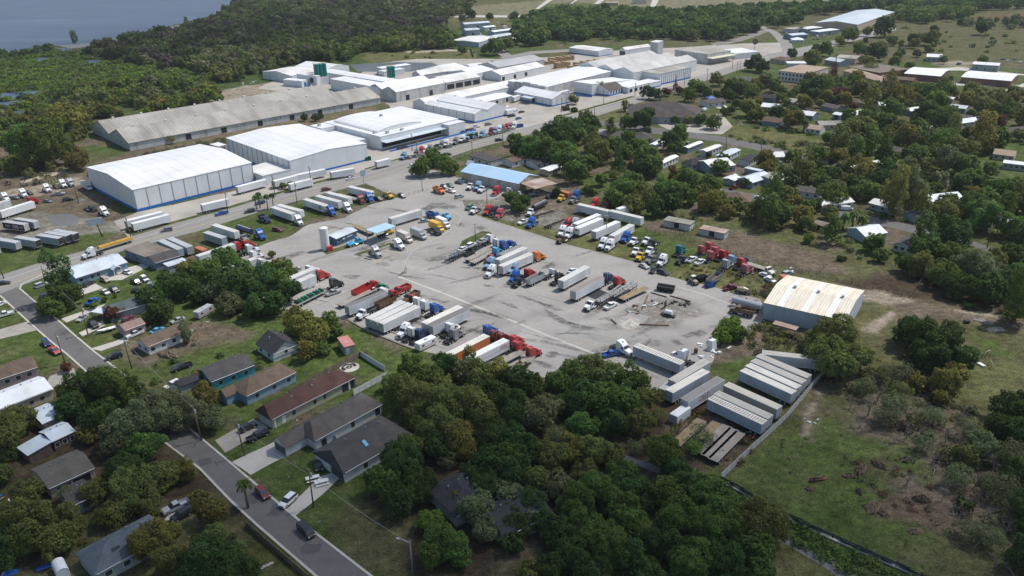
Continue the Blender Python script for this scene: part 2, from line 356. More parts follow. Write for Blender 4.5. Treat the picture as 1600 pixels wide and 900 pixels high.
sheet('industrial_yard', [(200, 372), (275, 349), (400, 314), (550, 274), (700, 231), (870, 187), (1000, 151), (1100, 118), (1215, 84), (1222, 66), (1160, 68), (1030, 76), (940, 80), (880, 88), (800, 92), (760, 92), (650, 92), (590, 99), (560, 118), (430, 126), (400, 138), (470, 145), (600, 160), (625, 178), (490, 205), (570, 235), (400, 290), (215, 332), (180, 345)], .008, yard, 1.5, 4)
sheet('main_road', RU+RL[::-1], .020, road)
sheet('side_street', [(-6, 455), (37, 496), (75, 530), (104, 553), (140, 585), (200, 640), (260, 693), (313, 733), (360, 782), (400, 819), (490, 897), (560, 962), (660, 962), (577, 898), (467, 813), (400, 757), (293, 667), (200, 590), (149, 551), (119, 526), (90, 500), (54, 471), (31, 451), (34, 444)], .016, street)
for pts in ([(0, 462), (37, 496), (75, 530), (104, 553), (140, 585), (200, 640), (260, 693), (313, 733), (360, 782), (400, 819), (490, 897), (560, 962)], [(100, 413), (60, 432), (34, 444), (31, 451), (54, 471), (90, 500), (119, 526), (149, 551), (200, 590), (293, 667), (400, 757), (467, 813), (577, 898), (660, 962)]):
    strip('kerb', [G(*p) for p in pts], .55, 0, .12, conc)
strip('grass_verge', [G(x, y+.5) for x, y in [(205, 367), (275, 346), (350, 326), (400, 311), (470, 291), (550, 270)]], 3.2, 0, .035, grass)
strip('grass_verge', [G(x, y+.5) for x, y in [(570, 264), (625, 247), (700, 229), (790, 206)]], 2.0, 0, .035, grass)
strip('grass_verge', [G(x, y-.5) for x, y in [(880, 181), (950, 162), (990, 151)]], 3.5, 0, .035, grass)
strip('grass_verge', [G(x, y) for x, y in [(307, 367), (400, 338), (485, 312), (570, 290)]], 2.6, 0, .038, grass)
for k in range(1, 3):
    P = [G(*RU[i]).lerp(G(*RL[min(i, len(RL)-1)]), k/3) for i in range(1, 17)]
    strip('lane_line', P, .22, .024, 0, paint if k == 1 else yel)
# concrete seam and curved joints across the lot, kerbs of the parking edge
strip('concrete_seam', [G(*p) for p in [(622, 432), (700, 461), (800, 501), (860, 526), (930, 553)]], .9, .016, 0, conc)
strip('concrete_seam', [G(*p) for p in [(630, 425), (634, 408), (642, 395), (660, 382), (690, 368), (715, 352), (722, 338), (700, 325)]], .35, .0165, 0, mat('joint', (.38, .36, .33), .9, .1, .5))
strip('concrete_seam', [G(*p) for p in [(1060, 448), (1100, 460), (1140, 475), (1180, 492)]], .5, .016, 0, conc)
strip('kerb', [G(*p) for p in [(727, 330), (760, 342), (830, 364), (880, 381), (932, 394), (995, 411), (1032, 427)]], .3, 0, .1, conc)
strip('kerb', [G(*p) for p in [(545, 501), (575, 518), (610, 532), (645, 546)]], .5, 0, .3, mat('old_kerb', (.2, .17, .14), .9, .3, .5))
strip('kerb', [G(*p) for p in [(485, 305), (575, 285), (650, 262)]], .3, 0, .12, conc)
sheet('grass_island', [(717, 386), (721, 377), (735, 369), (752, 361), (765, 362), (770, 366), (757, 374), (745, 381), (730, 386)], .03, grass, .4, 1.5)
sheet('grass_island', [(556, 396), (575, 390), (610, 379), (612, 381), (580, 393), (560, 399)], .03, grass, .3, 1.5)
sheet('grass_island', [(505, 393), (530, 386), (560, 376), (545, 388), (512, 398)], .03, grass, .5, 1.5)
sheet('puddle', [(73, 340), (90, 334), (112, 335), (126, 343), (118, 351), (97, 354), (82, 351)], .02, mat('mud_water', (.14, .135, .125), .18, .1, .3, .5), .7, 1.5)
sheet('puddle', [(118, 312), (130, 309), (136, 312), (124, 317)], .02, MATS['mud_water'], .7, 1.5)
# driveways and lesser roads
for nm, m_, pts in (
 ('driveway', conc, [(122, 448), (150, 443), (162, 450), (128, 461)]), ('driveway', conc, [(160, 430), (225, 411), (232, 417), (190, 437), (172, 438)]),
 ('driveway', conc, [(362, 722), (440, 684), (452, 688), (470, 700), (392, 742)]), ('driveway', conc, [(447, 798), (500, 745), (528, 735), (530, 748), (505, 772), (462, 806)]),
 ('driveway', conc, [(95, 498), (140, 483), (165, 475), (160, 480), (104, 504)]), ('driveway', conc, [(122, 520), (150, 508), (160, 500), (165, 508), (140, 520), (128, 526)]),
 ('driveway', conc, [(142, 545), (180, 533), (235, 508), (238, 512), (190, 537), (158, 548)]), ('driveway', mat('worn_drive', (.3, .28, .25), .9, .2, .3), [(335, 688), (395, 655), (410, 660), (418, 668), (352, 708)]),
 ('driveway', MATS['worn_drive'], [(-20, 520), (40, 503), (75, 505), (62, 515), (0, 530), (-20, 536)]),
 ('driveway', conc, [(265, 800), (300, 785), (305, 792), (270, 812), (258, 812)]), ('driveway', MATS['worn_drive'], [(78, 588), (115, 575), (122, 590), (100, 602), (70, 606)]),
 ('side_road', road, [(740, 50), (757, 70), (790, 92), (810, 92), (790, 80), (765, 67), (748, 48), (725, 40), (735, 47)]),
 ('side_road', road, [(780, 90), (830, 80), (890, 77), (960, 86), (1000, 85), (960, 90), (890, 81), (835, 84), (795, 96)]),
 ('side_road', road, [(1185, 42), (1205, 52), (1222, 72), (1222, 82), (1240, 78), (1236, 66), (1215, 50), (1192, 40)]),
 ('side_road', road, [(1230, 90), (1245, 80), (1290, 68), (1310, 64), (1312, 68), (1290, 74), (1250, 88)]),
 ('car_park', yard, [(1140, 70), (1195, 68), (1225, 74), (1225, 84), (1190, 96), (1120, 112), (1085, 125), (1090, 100)]),
 ('side_road', street, [(915, 186), (965, 191), (1030, 200), (1125, 213), (1200, 228), (1278, 247), (1400, 266), (1530, 288), (1640, 306), (1640, 314), (1530, 296), (1400, 274), (1277, 254), (1197, 238), (1125, 222), (1030, 210), (960, 199), (905, 191)]),
 ('car_park', yard, [(1020, 190), (1105, 196), (1118, 178), (1130, 180), (1145, 198), (1128, 210), (1050, 206)]),
 ('side_road', street, [(1090, 284), (1125, 294), (1190, 305), (1267, 319), (1400, 346), (1500, 370), (1640, 420), (1640, 436), (1500, 382), (1400, 358), (1267, 329), (1190, 314), (1125, 302), (1088, 290)]),
 ('side_road', conc, [(1345, 200), (1380, 203), (1382, 208), (1350, 206)]), ('side_road', conc, [(1400, 108), (1500, 105), (1600, 116), (1640, 118), (1640, 121), (1500, 110), (1400, 112)]),
 ('side_road', conc, [(1480, 130), (1600, 133), (1600, 136), (1480, 133)]), ('side_road', conc, [(1545, 150), (1600, 130), (1605, 132), (1550, 153)]),
 ('far_road', conc, [(690, 24), (800, 24), (980, 22), (1060, 20), (1060, 22), (980, 25), (800, 27), (690, 27)]),
 ('far_road', conc, [(836, 14), (862, -6), (872, -6), (842, 14)]), ('far_road', conc, [(880, 13), (905, -4), (908, -4), (882, 14)]), ('far_road', conc, [(928, 6), (942, -6), (952, -6), (936, 6)]), ('far_road', conc, [(1013, 15), (1022, -6), (1032, -6), (1022, 15)]),
 ('far_road', conc, [(1360, 13), (1410, -2), (1418, -2), (1372, 12)]),
 ('runway', conc, [(1075, 20), (1180, 10), (1340, 2), (1380, -6), (1420, -6), (1330, 6), (1190, 18), (1100, 23)]),
 ('far_road', mat('dirt_track', (.34, .29, .22), .95, .2, .1), [(620, 80), (690, 76), (740, 80), (700, 80), (640, 83)]),
 ('dirt_track', MATS['dirt_track'], [(30, 282), (80, 270), (115, 266), (118, 269), (80, 275), (34, 287)]),
 ('railway_bed', mat('track_ballast', (.2, .18, .16), .95, .25, .1), [(1110, 68), (1150, 60), (1195, 46), (1205, 48), (1160, 64), (1120, 72)]),
 ('ditch_path', mat('path_asphalt', (.15, .15, .155), .9, .15, .2), [(960, 705), (1080, 745), (1200, 820), (1290, 868), (1345, 905), (1325, 912), (1270, 875), (1190, 830), (1070, 755), (955, 712)]),
 ('tank_pad', mat('lagoon', (.09, .10, .105), .5, .2, .05), [(545, 101), (620, 97), (675, 98), (690, 104), (640, 112), (560, 112)]),
): _k = globals().get('_k', 0)+1; sheet(nm, pts, {'side_road': .0215, 'driveway': .009, 'car_park': .013}.get(nm, .010)+(_k % 9)*.0006, m_, .25, 4)

# ------------------------------------------------------------------ haze: one closed box of thin air round the camera and the land
hb = MB().box(-2500, 2500, -480, 2900, -1, 123).build('haze', bpy.data.materials.new('haze_air')); hb['kind'] = 'stuff'
hm = hb.data.materials[0]; hm.use_nodes = True; hn = hm.node_tree; hn.nodes.clear()
hv = hn.nodes.new('ShaderNodeVolumePrincipled'); ho = hn.nodes.new('ShaderNodeOutputMaterial'); hn.links.new(hv.outputs[0], ho.inputs['Volume'])
hv.inputs['Color'].default_value = (.86, .92, 1, 1); hv.inputs['Density'].default_value = .00006; hv.inputs['Anisotropy'].default_value = .2
hb['label'] = 'thin pale haze filling the air over the town'; hb['category'] = 'haze'
# ------------------------------------------------------------------ building materials
WW = mat('white_wall', (.66, .68, .70), .6, .04, .2, .3, stripe=('X', .9, 0), dirt=((.40, .39, .37), (.25, .25, .06)), dirt_amt=.16)
WR = mat('white_roof', (.66, .67, .68), .55, .06, .04, .3, stripe=('X', 6., .10), dirt=((.50, .49, .46), (.05, .25, .05)), dirt_amt=.45)
GRF = mat('weathered_roof', (.36, .345, .31), .85, .20, .05, .2, stripe=('X', 2.2, .22), dirt=((.20, .185, .165), (.16, .03, .1)), dirt_amt=.75, fine=(.6, .15))
LRF = mat('pale_roof', (.62, .62, .61), .7, .08, .1, .3, stripe=('X', .9, .06), dirt=((.36, .34, .3), (.08, .05, .05)), dirt_amt=.6)
DW = mat('dirty_white_wall', (.50, .51, .51), .7, .12, .15, .2, stripe=('X', 1.2, .1), dirt=((.2, .18, .16), (.4, .4, .08)), dirt_amt=.6)
BLUE = mat('blue_band', (.02, .15, .48), .6, .06)
GREY = mat('grey_metal', (.42, .44, .46), .6, .08, .4, .4, stripe=('X', .5, .05))
DK = mat('dark_opening', (.03, .03, .032), .8, .2)
GLS = mat('window_glass', (.035, .045, .055), .12, .15, .6, .6)
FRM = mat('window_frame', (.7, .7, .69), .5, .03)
TRIM = mat('dark_trim', (.20, .22, .25), .6, .05)
def shingle(n, c): return mat(n, c, .92, .24, .28, .15, stripe=('Y', .35, .12), dirt=(tuple(v*.55 for v in c), (.25, .25, .25)), dirt_amt=.5, fine=(3, .25))
def siding(n, c): return mat(n, c, .8, .06, .3, .2, stripe=('Z', .3, .05), dirt=(tuple(v*.6 for v in c), (.5, .5, .1)), dirt_amt=.4)
RB = shingle('brown_shingles', (.155, .115, .088)); RR = shingle('dark_red_shingles', (.105, .060, .052)); RG = shingle('grey_shingles', (.115, .105, .098))
RD = shingle('charcoal_shingles', (.050, .052, .058)); RK = shingle('slate_shingles', (.085, .082, .083)); RT = shingle('teal_grey_shingles', (.10, .125, .13)); RBL = shingle('blue_grey_shingles', (.12, .145, .17))
RTAN = mat('tan_roof', (.33, .26, .20), .9, .12, .15, .1, dirt=((.25, .2, .17), (.1, .1, .1)))
RBR = mat('brown_flat_roof', (.17, .145, .125), .95, .15, .2, .1, dirt=((.28, .25, .22), (.1, .1, .1)))
TIN = mat('tin_roof', (.52, .58, .64), .45, .08, .2, .5, stripe=('X', .6, .1), dirt=((.32, .32, .32), (.2, .1, .1)), dirt_amt=.5)
TINW = mat('white_tin_roof', (.70, .73, .76), .5, .06, .2, .4, stripe=('X', .6, .06), dirt=((.4, .38, .34), (.2, .1, .1)), dirt_amt=.4)
SKYB = mat('sky_blue_roof', (.36, .53, .70), .5, .06, .1, .4, stripe=('X', .7, .06), dirt=((.42, .55, .66), (.1, .05, .05)), dirt_amt=.6)
RUST = mat('rusty_roof', (.66, .62, .53), .75, .07, .12, .3, stripe=('X', 1.22, .0), dirt=((.50, .38, .25), (.9, .10, .3)), dirt_amt=.7)
RUSTB = mat('rusted_tin', (.30, .22, .18), .8, .25, .2, .3, stripe=('X', .7, .15), dirt=((.45, .42, .38), (.12, .12, .1)), dirt_amt=.8)
SW = siding('white_siding', (.55, .57, .57)); SB = siding('blue_siding', (.22, .32, .42)); SY = siding('yellow_siding', (.38, .39, .27)); ST = siding('turquoise_siding', (.06, .30, .38))
SP = siding('pink_siding', (.36, .28, .28)); SG = siding('grey_siding', (.30, .33, .36)); STN = siding('tan_siding', (.42, .37, .28)); SGB = siding('slate_blue_siding', (.16, .21, .27))
BRK = mat('brick_wall', (.22, .12, .09), .9, .2, 1.5, .1); GB = siding('grey_blue_metal', (.38, .43, .48)); SBR = siding('brown_siding', (.13, .095, .08))

_wm = {}
def window(root, x, y, z, w, h, rz, m=None, name='window'):
    k = (round(w, 1), round(h, 1), name, (m or GLS).name)
    if k not in _wm:
        _wm[k] = (MB().box(-w/2, w/2, -.05, .02, -h/2, h/2).mesh(name), MB().box(-w/2-.09, w/2+.09, -.035, .02, -h/2-.09, h/2+.09).mesh('frame'))
        _wm[k][0].materials.append(m or GLS); _wm[k][1].materials.append(FRM)
    o = bpy.data.objects.new(name, _wm[k][0]); COL.objects.link(o); o.parent = root; o.location = (x, y, z); o.rotation_euler = (0, 0, rz)
    f = bpy.data.objects.new('frame', _wm[k][1]); COL.objects.link(f); f.parent = o
    return o

def profile(kind, L, rise, n=1, skew=.5):
    """roof profile points (t, dz) across a span L"""
    if kind == 'flat': return [(0, rise), (L, rise)]
    if kind == 'shed': return [(0, 0), (L, rise)]
    if kind == 'vault': return [(L*(.5-.5*math.cos(math.pi*k/10)), rise*math.sin(math.pi*k/10)) for k in range(11)]
    out = []
    for k in range(n): out += [(L*k/n, 0), (L*(k+skew)/n, rise)]
    return out+[(L, 0)]
def volume(root, x0, x1, y0, y1, h, roof, rise, wm, rm, ov=.35, n=1, zbase=0, ins=(1, 1), skew=.5, wname='wall', rname='roof', open_=False):
    """one box-like part of a building with its roof; roof in gx gy hip flat shedy vaulty"""
    W, D = x1-x0, y1-y0
    if roof == 'hip':
        if not open_: MB().box(x0, x1, y0, y1, zbase, h).build(wname, wm, root)
        b = MB(); e = ov; X0, X1, Y0, Y1 = x0-e, x1+e, y0-e, y1+e
        b.box(X0, X1, Y0, Y1, h-.12, h+.05); z = h+.052; zr = h+rise
        if W >= D: i0, i1 = D/2*ins[0], D/2*ins[1]; r0, r1 = (X0+i0+(e if ins[0] else 0), (Y0+Y1)/2, zr), (X1-i1-(e if ins[1] else 0), (Y0+Y1)/2, zr); fs = [(0, 1, 5, 4), (1, 2, 5), (2, 3, 4, 5), (3, 0, 4)]
        else: i0, i1 = W/2*ins[0], W/2*ins[1]; r0, r1 = ((X0+X1)/2, Y0+i0+(e if ins[0] else 0), zr), ((X0+X1)/2, Y1-i1-(e if ins[1] else 0), zr); fs = [(0, 1, 4), (1, 2, 5, 4), (2, 3, 5), (3, 0, 4, 5)]
        b.add([(X0, Y0, z), (X1, Y0, z), (X1, Y1, z), (X0, Y1, z), r0, r1], fs+[(3, 2, 1, 0)])
        return b.build(rname, rm, root)
    kind = {'gx': 'gable', 'gy': 'gable', 'flat': 'flat', 'shedx': 'shed', 'shedy': 'shed', 'vaulty': 'vault', 'vaultx': 'vault'}[roof]
    along_x = roof in ('gx', 'flat', 'shedy', 'vaultx')                 # profile runs across y
    L = D if along_x else W; P = profile(kind, L, rise, n, skew)
    def put(mb, prof, a0, a1):
        t = MB().prism(prof, a0, a1)
        vs = [(v[1], v[0], v[2]) for v in t.v] if along_x else t.v
        mb.add(vs, t.f)
    s = y0 if along_x else x0; a0, a1 = (x0, x1) if along_x else (y0, y1)
    if not open_:
        w = MB(); put(w, [(s, zbase)]+[(s+L, zbase)]+[(s+t, h+z-.1) for t, z in P[::-1]], a0, a1); w.build(wname, wm, root)
    th = .16 if kind != 'flat' else .3
    top = [(s+t, h+z) for t, z in P]
    def ext(p, q): d = math.hypot(p[0]-q[0], p[1]-q[1]); return (p[0]+(p[0]-q[0])/d*ov, p[1]+(p[1]-q[1])/d*ov)
    top[0], top[-1] = ext(top[0], top[1]), ext(top[-1], top[-2])
    r = MB(); put(r, top+[(t, z-th) for t, z in top[::-1]], a0-ov*.8, a1+ov*.8)
    return r.build(rname, rm, root)

def bld(name, label, cat, A, B, C, h, roof='gx', rise=1.5, wm=None, rm=None, ov=.35, group=None, ground=False, vols=None, wins=(), band=None, pil=None, posts=False, doors=(), base=True, **kw):
    """A, B: pixels of the near eave's left and right ends; C: a pixel on the back eave line, or the depth in metres"""
    z = 0 if ground else h
    a, b = G(*A, z), G(*B, z); ux = (b-a); W = ux.length; rz = math.atan2(ux.y, ux.x); yv = Vector((-math.sin(rz), math.cos(rz), 0))
    D = C if isinstance(C, (int, float)) else abs((G(*C, z)-a).dot(yv))
    r = empty(name, (a.x, a.y, 0), rz); tag(r, label, cat, group); r['dim'] = (W, D)
    del r['dim']
    if base: volume(r, 0, W, 0, D, h, roof, rise, wm, rm, ov, open_=posts, **kw)
    for v in vols or ():
        v = dict(v); f = v.pop('box'); fr = lambda t, S: t*S if abs(t) <= 1.0001 else t
        volume(r, fr(f[0], W), fr(f[1], W), fr(f[2], D), fr(f[3], D), v.pop('h', h), v.pop('roof', roof), v.pop('rise', rise), v.pop('wm', wm), v.pop('rm', rm), v.pop('ov', ov), **v)
    if posts:
        for x in (.15, W-.15):
            for y in (.15, D-.15): MB().box(x-.1, x+.1, y-.1, y+.1, 0, h-.05).build('post', TRIM, r)
    if band:
        for bx in ((0, W, -.06, 0), (-.06, 0, 0, D)): MB().box(*bx, .0, band).build('base_band', BLUE, r)
    if pil:
        nf, nl = pil; me = MB().box(-.1, .1, -.12, 0, 0, h-.25).mesh('pilaster'); me.materials.append(TRIM)
        for k in range(nf+1):
            o = bpy.data.objects.new('pilaster', me); COL.objects.link(o); o.parent = r; o.location = (W*k/nf if 0 < k < nf else (.16 if k == 0 else W-.16), -.003, 0)
        for k in range(nl and nl+1):
            o = bpy.data.objects.new('pilaster', me); COL.objects.link(o); o.parent = r; o.location = (-.003, D*k/nl if 0 < k < nl else (.2 if k == 0 else D-.2), 0); o.rotation_euler.z = -math.pi/2
    for wv in wins:
        face, n_, zc, w_, h_ = wv[:5]; m_ = wv[5] if len(wv) > 5 else None; nm = wv[6] if len(wv) > 6 else 'window'
        pos = n_ if isinstance(n_, (list, tuple)) else [(k+.5)/n_ for k in range(n_)]
        for t in pos:
            if face == 'f': window(r, W*t, 0, zc, w_, h_, 0, m_, nm)
            elif face == 'l': window(r, 0, D*t, zc, w_, h_, -math.pi/2, m_, nm)
            elif face == 'r': window(r, W, D*t, zc, w_, h_, math.pi/2, m_, nm)
    return r, W, D
def vents(r, pts, s=.9, m=None, name='roof_vent'):
    for x, y, z in pts: MB().box(x-s/2, x+s/2, y-s/2, y+s/2, z-.3, z+s*.6).build(name, m or GREY, r)
DOORK = (DK, 'door')
GRL = mat('garage_door', (.42, .44, .45), .6, .05, .5, .3, stripe=('Z', .5, .15))

# ------------------------------------------------------------------ the plant along the highway
FAC = None
r, W, D = bld('warehouse', 'long white metal warehouse with blue base band and ten wall bays, nearest the billboard', 'warehouse', (207.1, 296.6), (393.5, 254), (130.4, 262), 10.6, 'gx', 2.2, WW, WR, .15, band=1.3, pil=(10, 0))
r, W, D = bld('warehouse', 'white metal warehouse right of the bayed warehouse, green dumpster at its corner', 'warehouse', (453, 251), (572.5, 224), (342, 217.5), 9.6, 'gy', 1.5, WW, WR, .15, band=1.0, pil=None, vols=[dict(box=(-16, 0, 0, 14), h=5, roof='flat', rise=.2, rm=LRF)])
me_ = MB().box(-.12, .12, -.16, 0, 0, 9.2).mesh('pilaster'); me_.materials.append(TRIM)
for k in range(13):
    o = bpy.data.objects.new('pilaster', me_); COL.objects.link(o); o.parent = r; o.location = (-.003, 2+k*(D-4)/12, 0); o.rotation_euler.z = -math.pi/2
r, W, D = bld('warehouse', 'low link building with pale flat roof between the two big white warehouses', 'building', (413.5, 273.5), (455, 262.5), 20, 5.2, 'flat', .1, WW, LRF, .1, band=1.2, wins=[('l', [.25, .5, .75], 2.2, 2.4, 3, DK, 'loading_door')])
bld('shed', 'small grey dock shed behind the bayed warehouse', 'shed', (341, 229), (354, 226), 9, 4.5, 'flat', .1, DW, LRF, .1, wins=[('f', 1, 2, 3, 3, DK, 'loading_door')])
r, W, D = bld('cold_store', 'white factory hall with barrel vaulted roof and long front canopy', 'factory', (594, 214), (716, 185.6), (502, 192), 7.4, 'flat', .2, WW, WR, .1,
    vols=[dict(box=(.07, .62, .14, .92), h=8.0, roof='vaulty', rise=2.0), dict(box=(-14, 0, 12, .75), h=4.6, roof='flat', rise=.1), dict(box=(-10, 0, .78, 1), h=7.2, roof='flat', rise=.1), dict(box=(.78, 1, -6, 0), h=6.6, roof='flat', rise=.1)])
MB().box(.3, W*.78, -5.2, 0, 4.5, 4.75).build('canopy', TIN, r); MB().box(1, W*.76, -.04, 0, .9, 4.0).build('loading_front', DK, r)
MB().box(0, W*1.12, -8.2, -7.9, 0, .9).build('dock_barrier', BLUE, r)
vents(r, [(W*.45, D*.6, 10.3), (W*.05, D*.16, 8), (W*.13, D*.06, 8), (W*.3, D*.05, 7.8), (-7, D*.9, 7.8)], 1.6, name='roof_unit')
r, W, D = bld('warehouse', 'white twin gabled workshop with blue base and tall doors, beyond the canopied hall', 'warehouse', (741.9, 178), (791, 166.5), (672, 160), 6, 'gy', 1.7, WW, WR, .12, base=False, band=1.0,
    vols=[dict(box=(0, .4, 0, 1), h=6, roof='gy', rise=1.7), dict(box=(.4, 1, 0, 1), h=6.8, roof='gy', rise=2.8)], wins=[('f', [.86], 2.4, 3.8, 4.6, FRM, 'rolling_door'), ('f', [.56, .7], 2.2, 3.6, 4.4, FRM, 'rolling_door')])
for k in range(7): MB().box(-.16, 0, 2+k*(D-4)/6-.1, 2+k*(D-4)/6+.1, 0, 5.8).build('pilaster', TRIM, r)
vents(r, [(W*.7, D*.3, 9.2), (W*.7, D*.55, 9.2), (W*.7, D*.8, 9.2)], 1.1)
bld('warehouse', 'long narrow white gabled warehouse running behind the twin gabled workshop', 'warehouse', (668, 163.5), (815, 131.9), (642.5, 159.4), 4.6, 'gx', 3.2, WW, LRF, .15)
bld('warehouse', 'low pale roofed store in front of the long narrow warehouse', 'warehouse', (752, 160.5), (800, 149.5), 16, 4.2, 'gx', 1.2, DW, TINW, .15, wins=[('f', 3, 2, 2.5, 2.6, DK, 'loading_door')])
r, W, D = bld('warehouse', 'white gabled warehouse with a side awning by the highway, small tree at its corner', 'warehouse', (862.5, 154.4), (893, 148), (795.6, 144.4), 5.4, 'gy', 2.7, WW, WR, .15, band=.9, pil=(4, 0))
MB().box(-5.5, 0, D*.42, D*.68, 4.0, 4.2).build('canopy', TIN, r); MB().box(-.05, 0, D*.44, D*.52, 0, 3.6).build('loading_door', DK, r)
for y in (D*.43, D*.67): MB().box(-5.4, -5.2, y-.1, y+.1, 0, 4).build('post', TRIM, r)
for k in range(6): MB().box(-.14, 0, 2+k*(D-4)/5-.1, 2+k*(D-4)/5+.1, 0, 5.2).build('pilaster', TRIM, r)
r, W, D = bld('packing_plant', 'largest white roofed factory hall with stepped parapet end', 'factory', (853, 136), (1003, 100), (826, 120.6), 8, 'gx', 1.4, DW, WR, .1, vols=[dict(box=(.02, .12, -10, -.2), h=4.5, roof='flat', rise=.1)])
for k in range(5): MB().box(-.5, .0, k*D/5, (k+1)*D/5-.05, 0, 9.6-abs(k-2)*.5).build('parapet_step', DW, r)
bld('factory_wing', 'tall white wing with sloping parapet behind the bright green tree', 'factory', (925, 131.5), (985, 118.5), (894, 127.5), 8.6, 'shedx', -3., WW, WR, .1, band=.9)
bld('office', 'small factory office with grey shingle roof beside the highway', 'office', (952.5, 141.5), (974, 135.5), 15, 4.2, 'gx', 3.2, WW, RG, .5, band=1, wins=[('f', 5, 2.2, 1.6, 2.2)])
bld('factory_wing', 'low white flat wing with dark recessed entrances, right of the grey roofed office', 'factory', (982, 137), (1013, 129.5), 30, 4.4, 'gx', .9, WW, WR, .1, wins=[('f', 4, 1.8, 3.5, 2.6, DK, 'entrance')])
bld('factory_wing', 'little white entrance block left of the pilastered block', 'factory', (1014, 130), (1033, 126), 12, 4.2, 'flat', .1, WW, WR, .1, band=.8)
r, W, D = bld('factory_hall', 'flat roofed block with closely spaced blue pilasters and weathered grey top', 'factory', (1031, 116), (1080, 105.5), (966, 110.7), 8.4, 'flat', .1, WW, GRF, .05, band=1.2, pil=(16, 0))
MB().box(0, W, -.12, .1, 8.45, 9.1).build('parapet', WW, r)
bld('factory_hall', 'weathered grey hall with three parallel gables behind the pilastered block', 'factory', (990, 113.5), (1089, 93.5), (1018, 80), 9.2, 'gx', 3.2, WW, mat('ash_roof', (.46, .46, .45), .8, .15, .05, .2, stripe=('X', 2.2, .15), dirt=((.3, .295, .285), (.16, .03, .1)), dirt_amt=.6), .12, n=3)
bld('warehouse', 'low pale walled warehouse at the wood edge, left of the white windowed one', 'warehouse', (935.6, 80), (958, 76), (882, 75.5), 5, 'gy', 1.0, WW, LRF, .1, band=.6)
bld('warehouse', 'white gabled warehouse with tall dark windows below the square tower', 'warehouse', (977, 78), (1017, 72.5), (944, 80), 6.4, 'gx', 2., WW, LRF, .1, wins=[('l', 6, 3, 1.4, 3.6)])
bld('block_tower', 'pale grey square tower rising over the factory roofs', 'tower', (1028, 66.3), (1036.5, 64.5), (1020, 64.5), 15, 'shedx', .6, GREY, WR, .1)
r, W, D = bld('factory_hall', 'grey topped flat hall with yellowish loading canopy at the far end of the plant', 'factory', (1106, 85), (1142, 79), (1045, 79.5), 8.2, 'flat', .1, DW, GRF, .1)
MB().box(-1, W, -7, 0, 5, 5.4).build('canopy', mat('cream_canopy', (.55, .55, .42), .7), r)
bld('warehouse', 'low white flat building under the dish mast, farthest right of the plant', 'warehouse', (1150, 84), (1186, 80.5), 26, 4.8, 'flat', .1, WW, WR, .1)
bld('warehouse', 'pale shallow gabled warehouse, leftmost of the group around the green silos', 'warehouse', (455, 118.5), (498, 110.5), (423, 109.5), 6, 'gx', 2.2, WW, LRF, .12, pil=(4, 4))
bld('warehouse', 'white gabled warehouse behind the green silos', 'warehouse', (508, 109.5), (545, 102.3), (472, 101.5), 6, 'gy', 2.6, WW, WR, .12)
bld('silo_house', 'plain white box house left of the green silos', 'building', (494, 119.5), (500, 118.3), (468.7, 114.5), 8, 'flat', .2, WW, WR, .1, wins=[('l', [.25], 4.5, 4, 4, DK, 'opening')])
bld('shed', 'low white shed with blue door edge, left of the white box house', 'shed', (471, 127), (481, 124.6), (447, 123), 5, 'flat', .1, WW, WR, .1, wins=[('f', 1, 2, 2.5, 3.6, BLUE, 'door')])
bld('warehouse', 'long flat white hall ending in a dark open bay behind the old ridged warehouse', 'warehouse', (592.5, 137.5), (616, 133), (520, 122.5), 8, 'flat', .2, WW, WR, .1, wins=[('f', 1, 3.4, 9.5, 5, GREY, 'open_bay')])
bld('warehouse', 'long flat white hall parallel to and behind the dark bay hall', 'warehouse', (616, 130), (636, 126), (516, 108.5), 8, 'gy', .8, WW, WR, .1)
bld('warehouse', 'white twin ridged warehouse with patched wall and two dark doors', 'warehouse', (618.8, 143.8), (695, 129.4), 34, 7.4, 'gx', 3, DW, WR, .15, n=2, wins=[('f', [.22, .7], 2, 3.4, 4, DK, 'door')])
bld('warehouse', 'pale gabled warehouse right of the single green silo', 'warehouse', (657, 117.5), (717, 108.5), (632, 116.3), 6, 'gx', 3, GREY, LRF, .15)
bld('warehouse', 'pale gabled warehouse with shadowed open front, right of the two door warehouse', 'warehouse', (697, 129), (750.6, 119.5), (684, 119), 6, 'gx', 2.8, GREY, LRF, .15, wins=[('f', 4, 2.4, 7, 3.8, DK, 'open_bay')])
bld('warehouse', 'white roofed warehouse with low ridge, behind the open fronted warehouse', 'warehouse', (742, 116), (772, 108), (700, 98.5), 5.6, 'gx', 2.4, WW, WR, .15, n=2)
bld('warehouse', 'streaked pale gabled warehouse between the pallet yard and the long narrow warehouse', 'warehouse', (783, 117.5), (852, 103.5), (759, 112.3), 5, 'gx', 2.8, WW, LRF, .15, wins=[('f', [.05, .3, .55], 1.8, 3, 3.2, DK, 'door')])
bld('warehouse', 'dull grey roofed warehouse left of the wooden pallet stacks', 'warehouse', (778, 105.5), (850, 93), 26, 5, 'gx', 3, GREY, mat('dull_grey_roof', (.36, .37, .38), .8, .1, .1, .2, stripe=('X', .9, .08)), .15)
bld('shed', 'small white roofed shed by the fork of the far road', 'shed', (735, 103.5), (757, 100.5), 12, 4, 'gx', .8, WW, WR, .15)
bld('shed', 'low white canopy shed behind the single green silo', 'shed', (600, 112), (632, 107.5), 10, 4, 'flat', .1, WW, WR, .15)
bld('shed', 'flat roofed grey shed beside the lagoon', 'shed', (596, 107), (642, 101), 9, 5.5, 'flat', .1, GREY, TINW, .15)
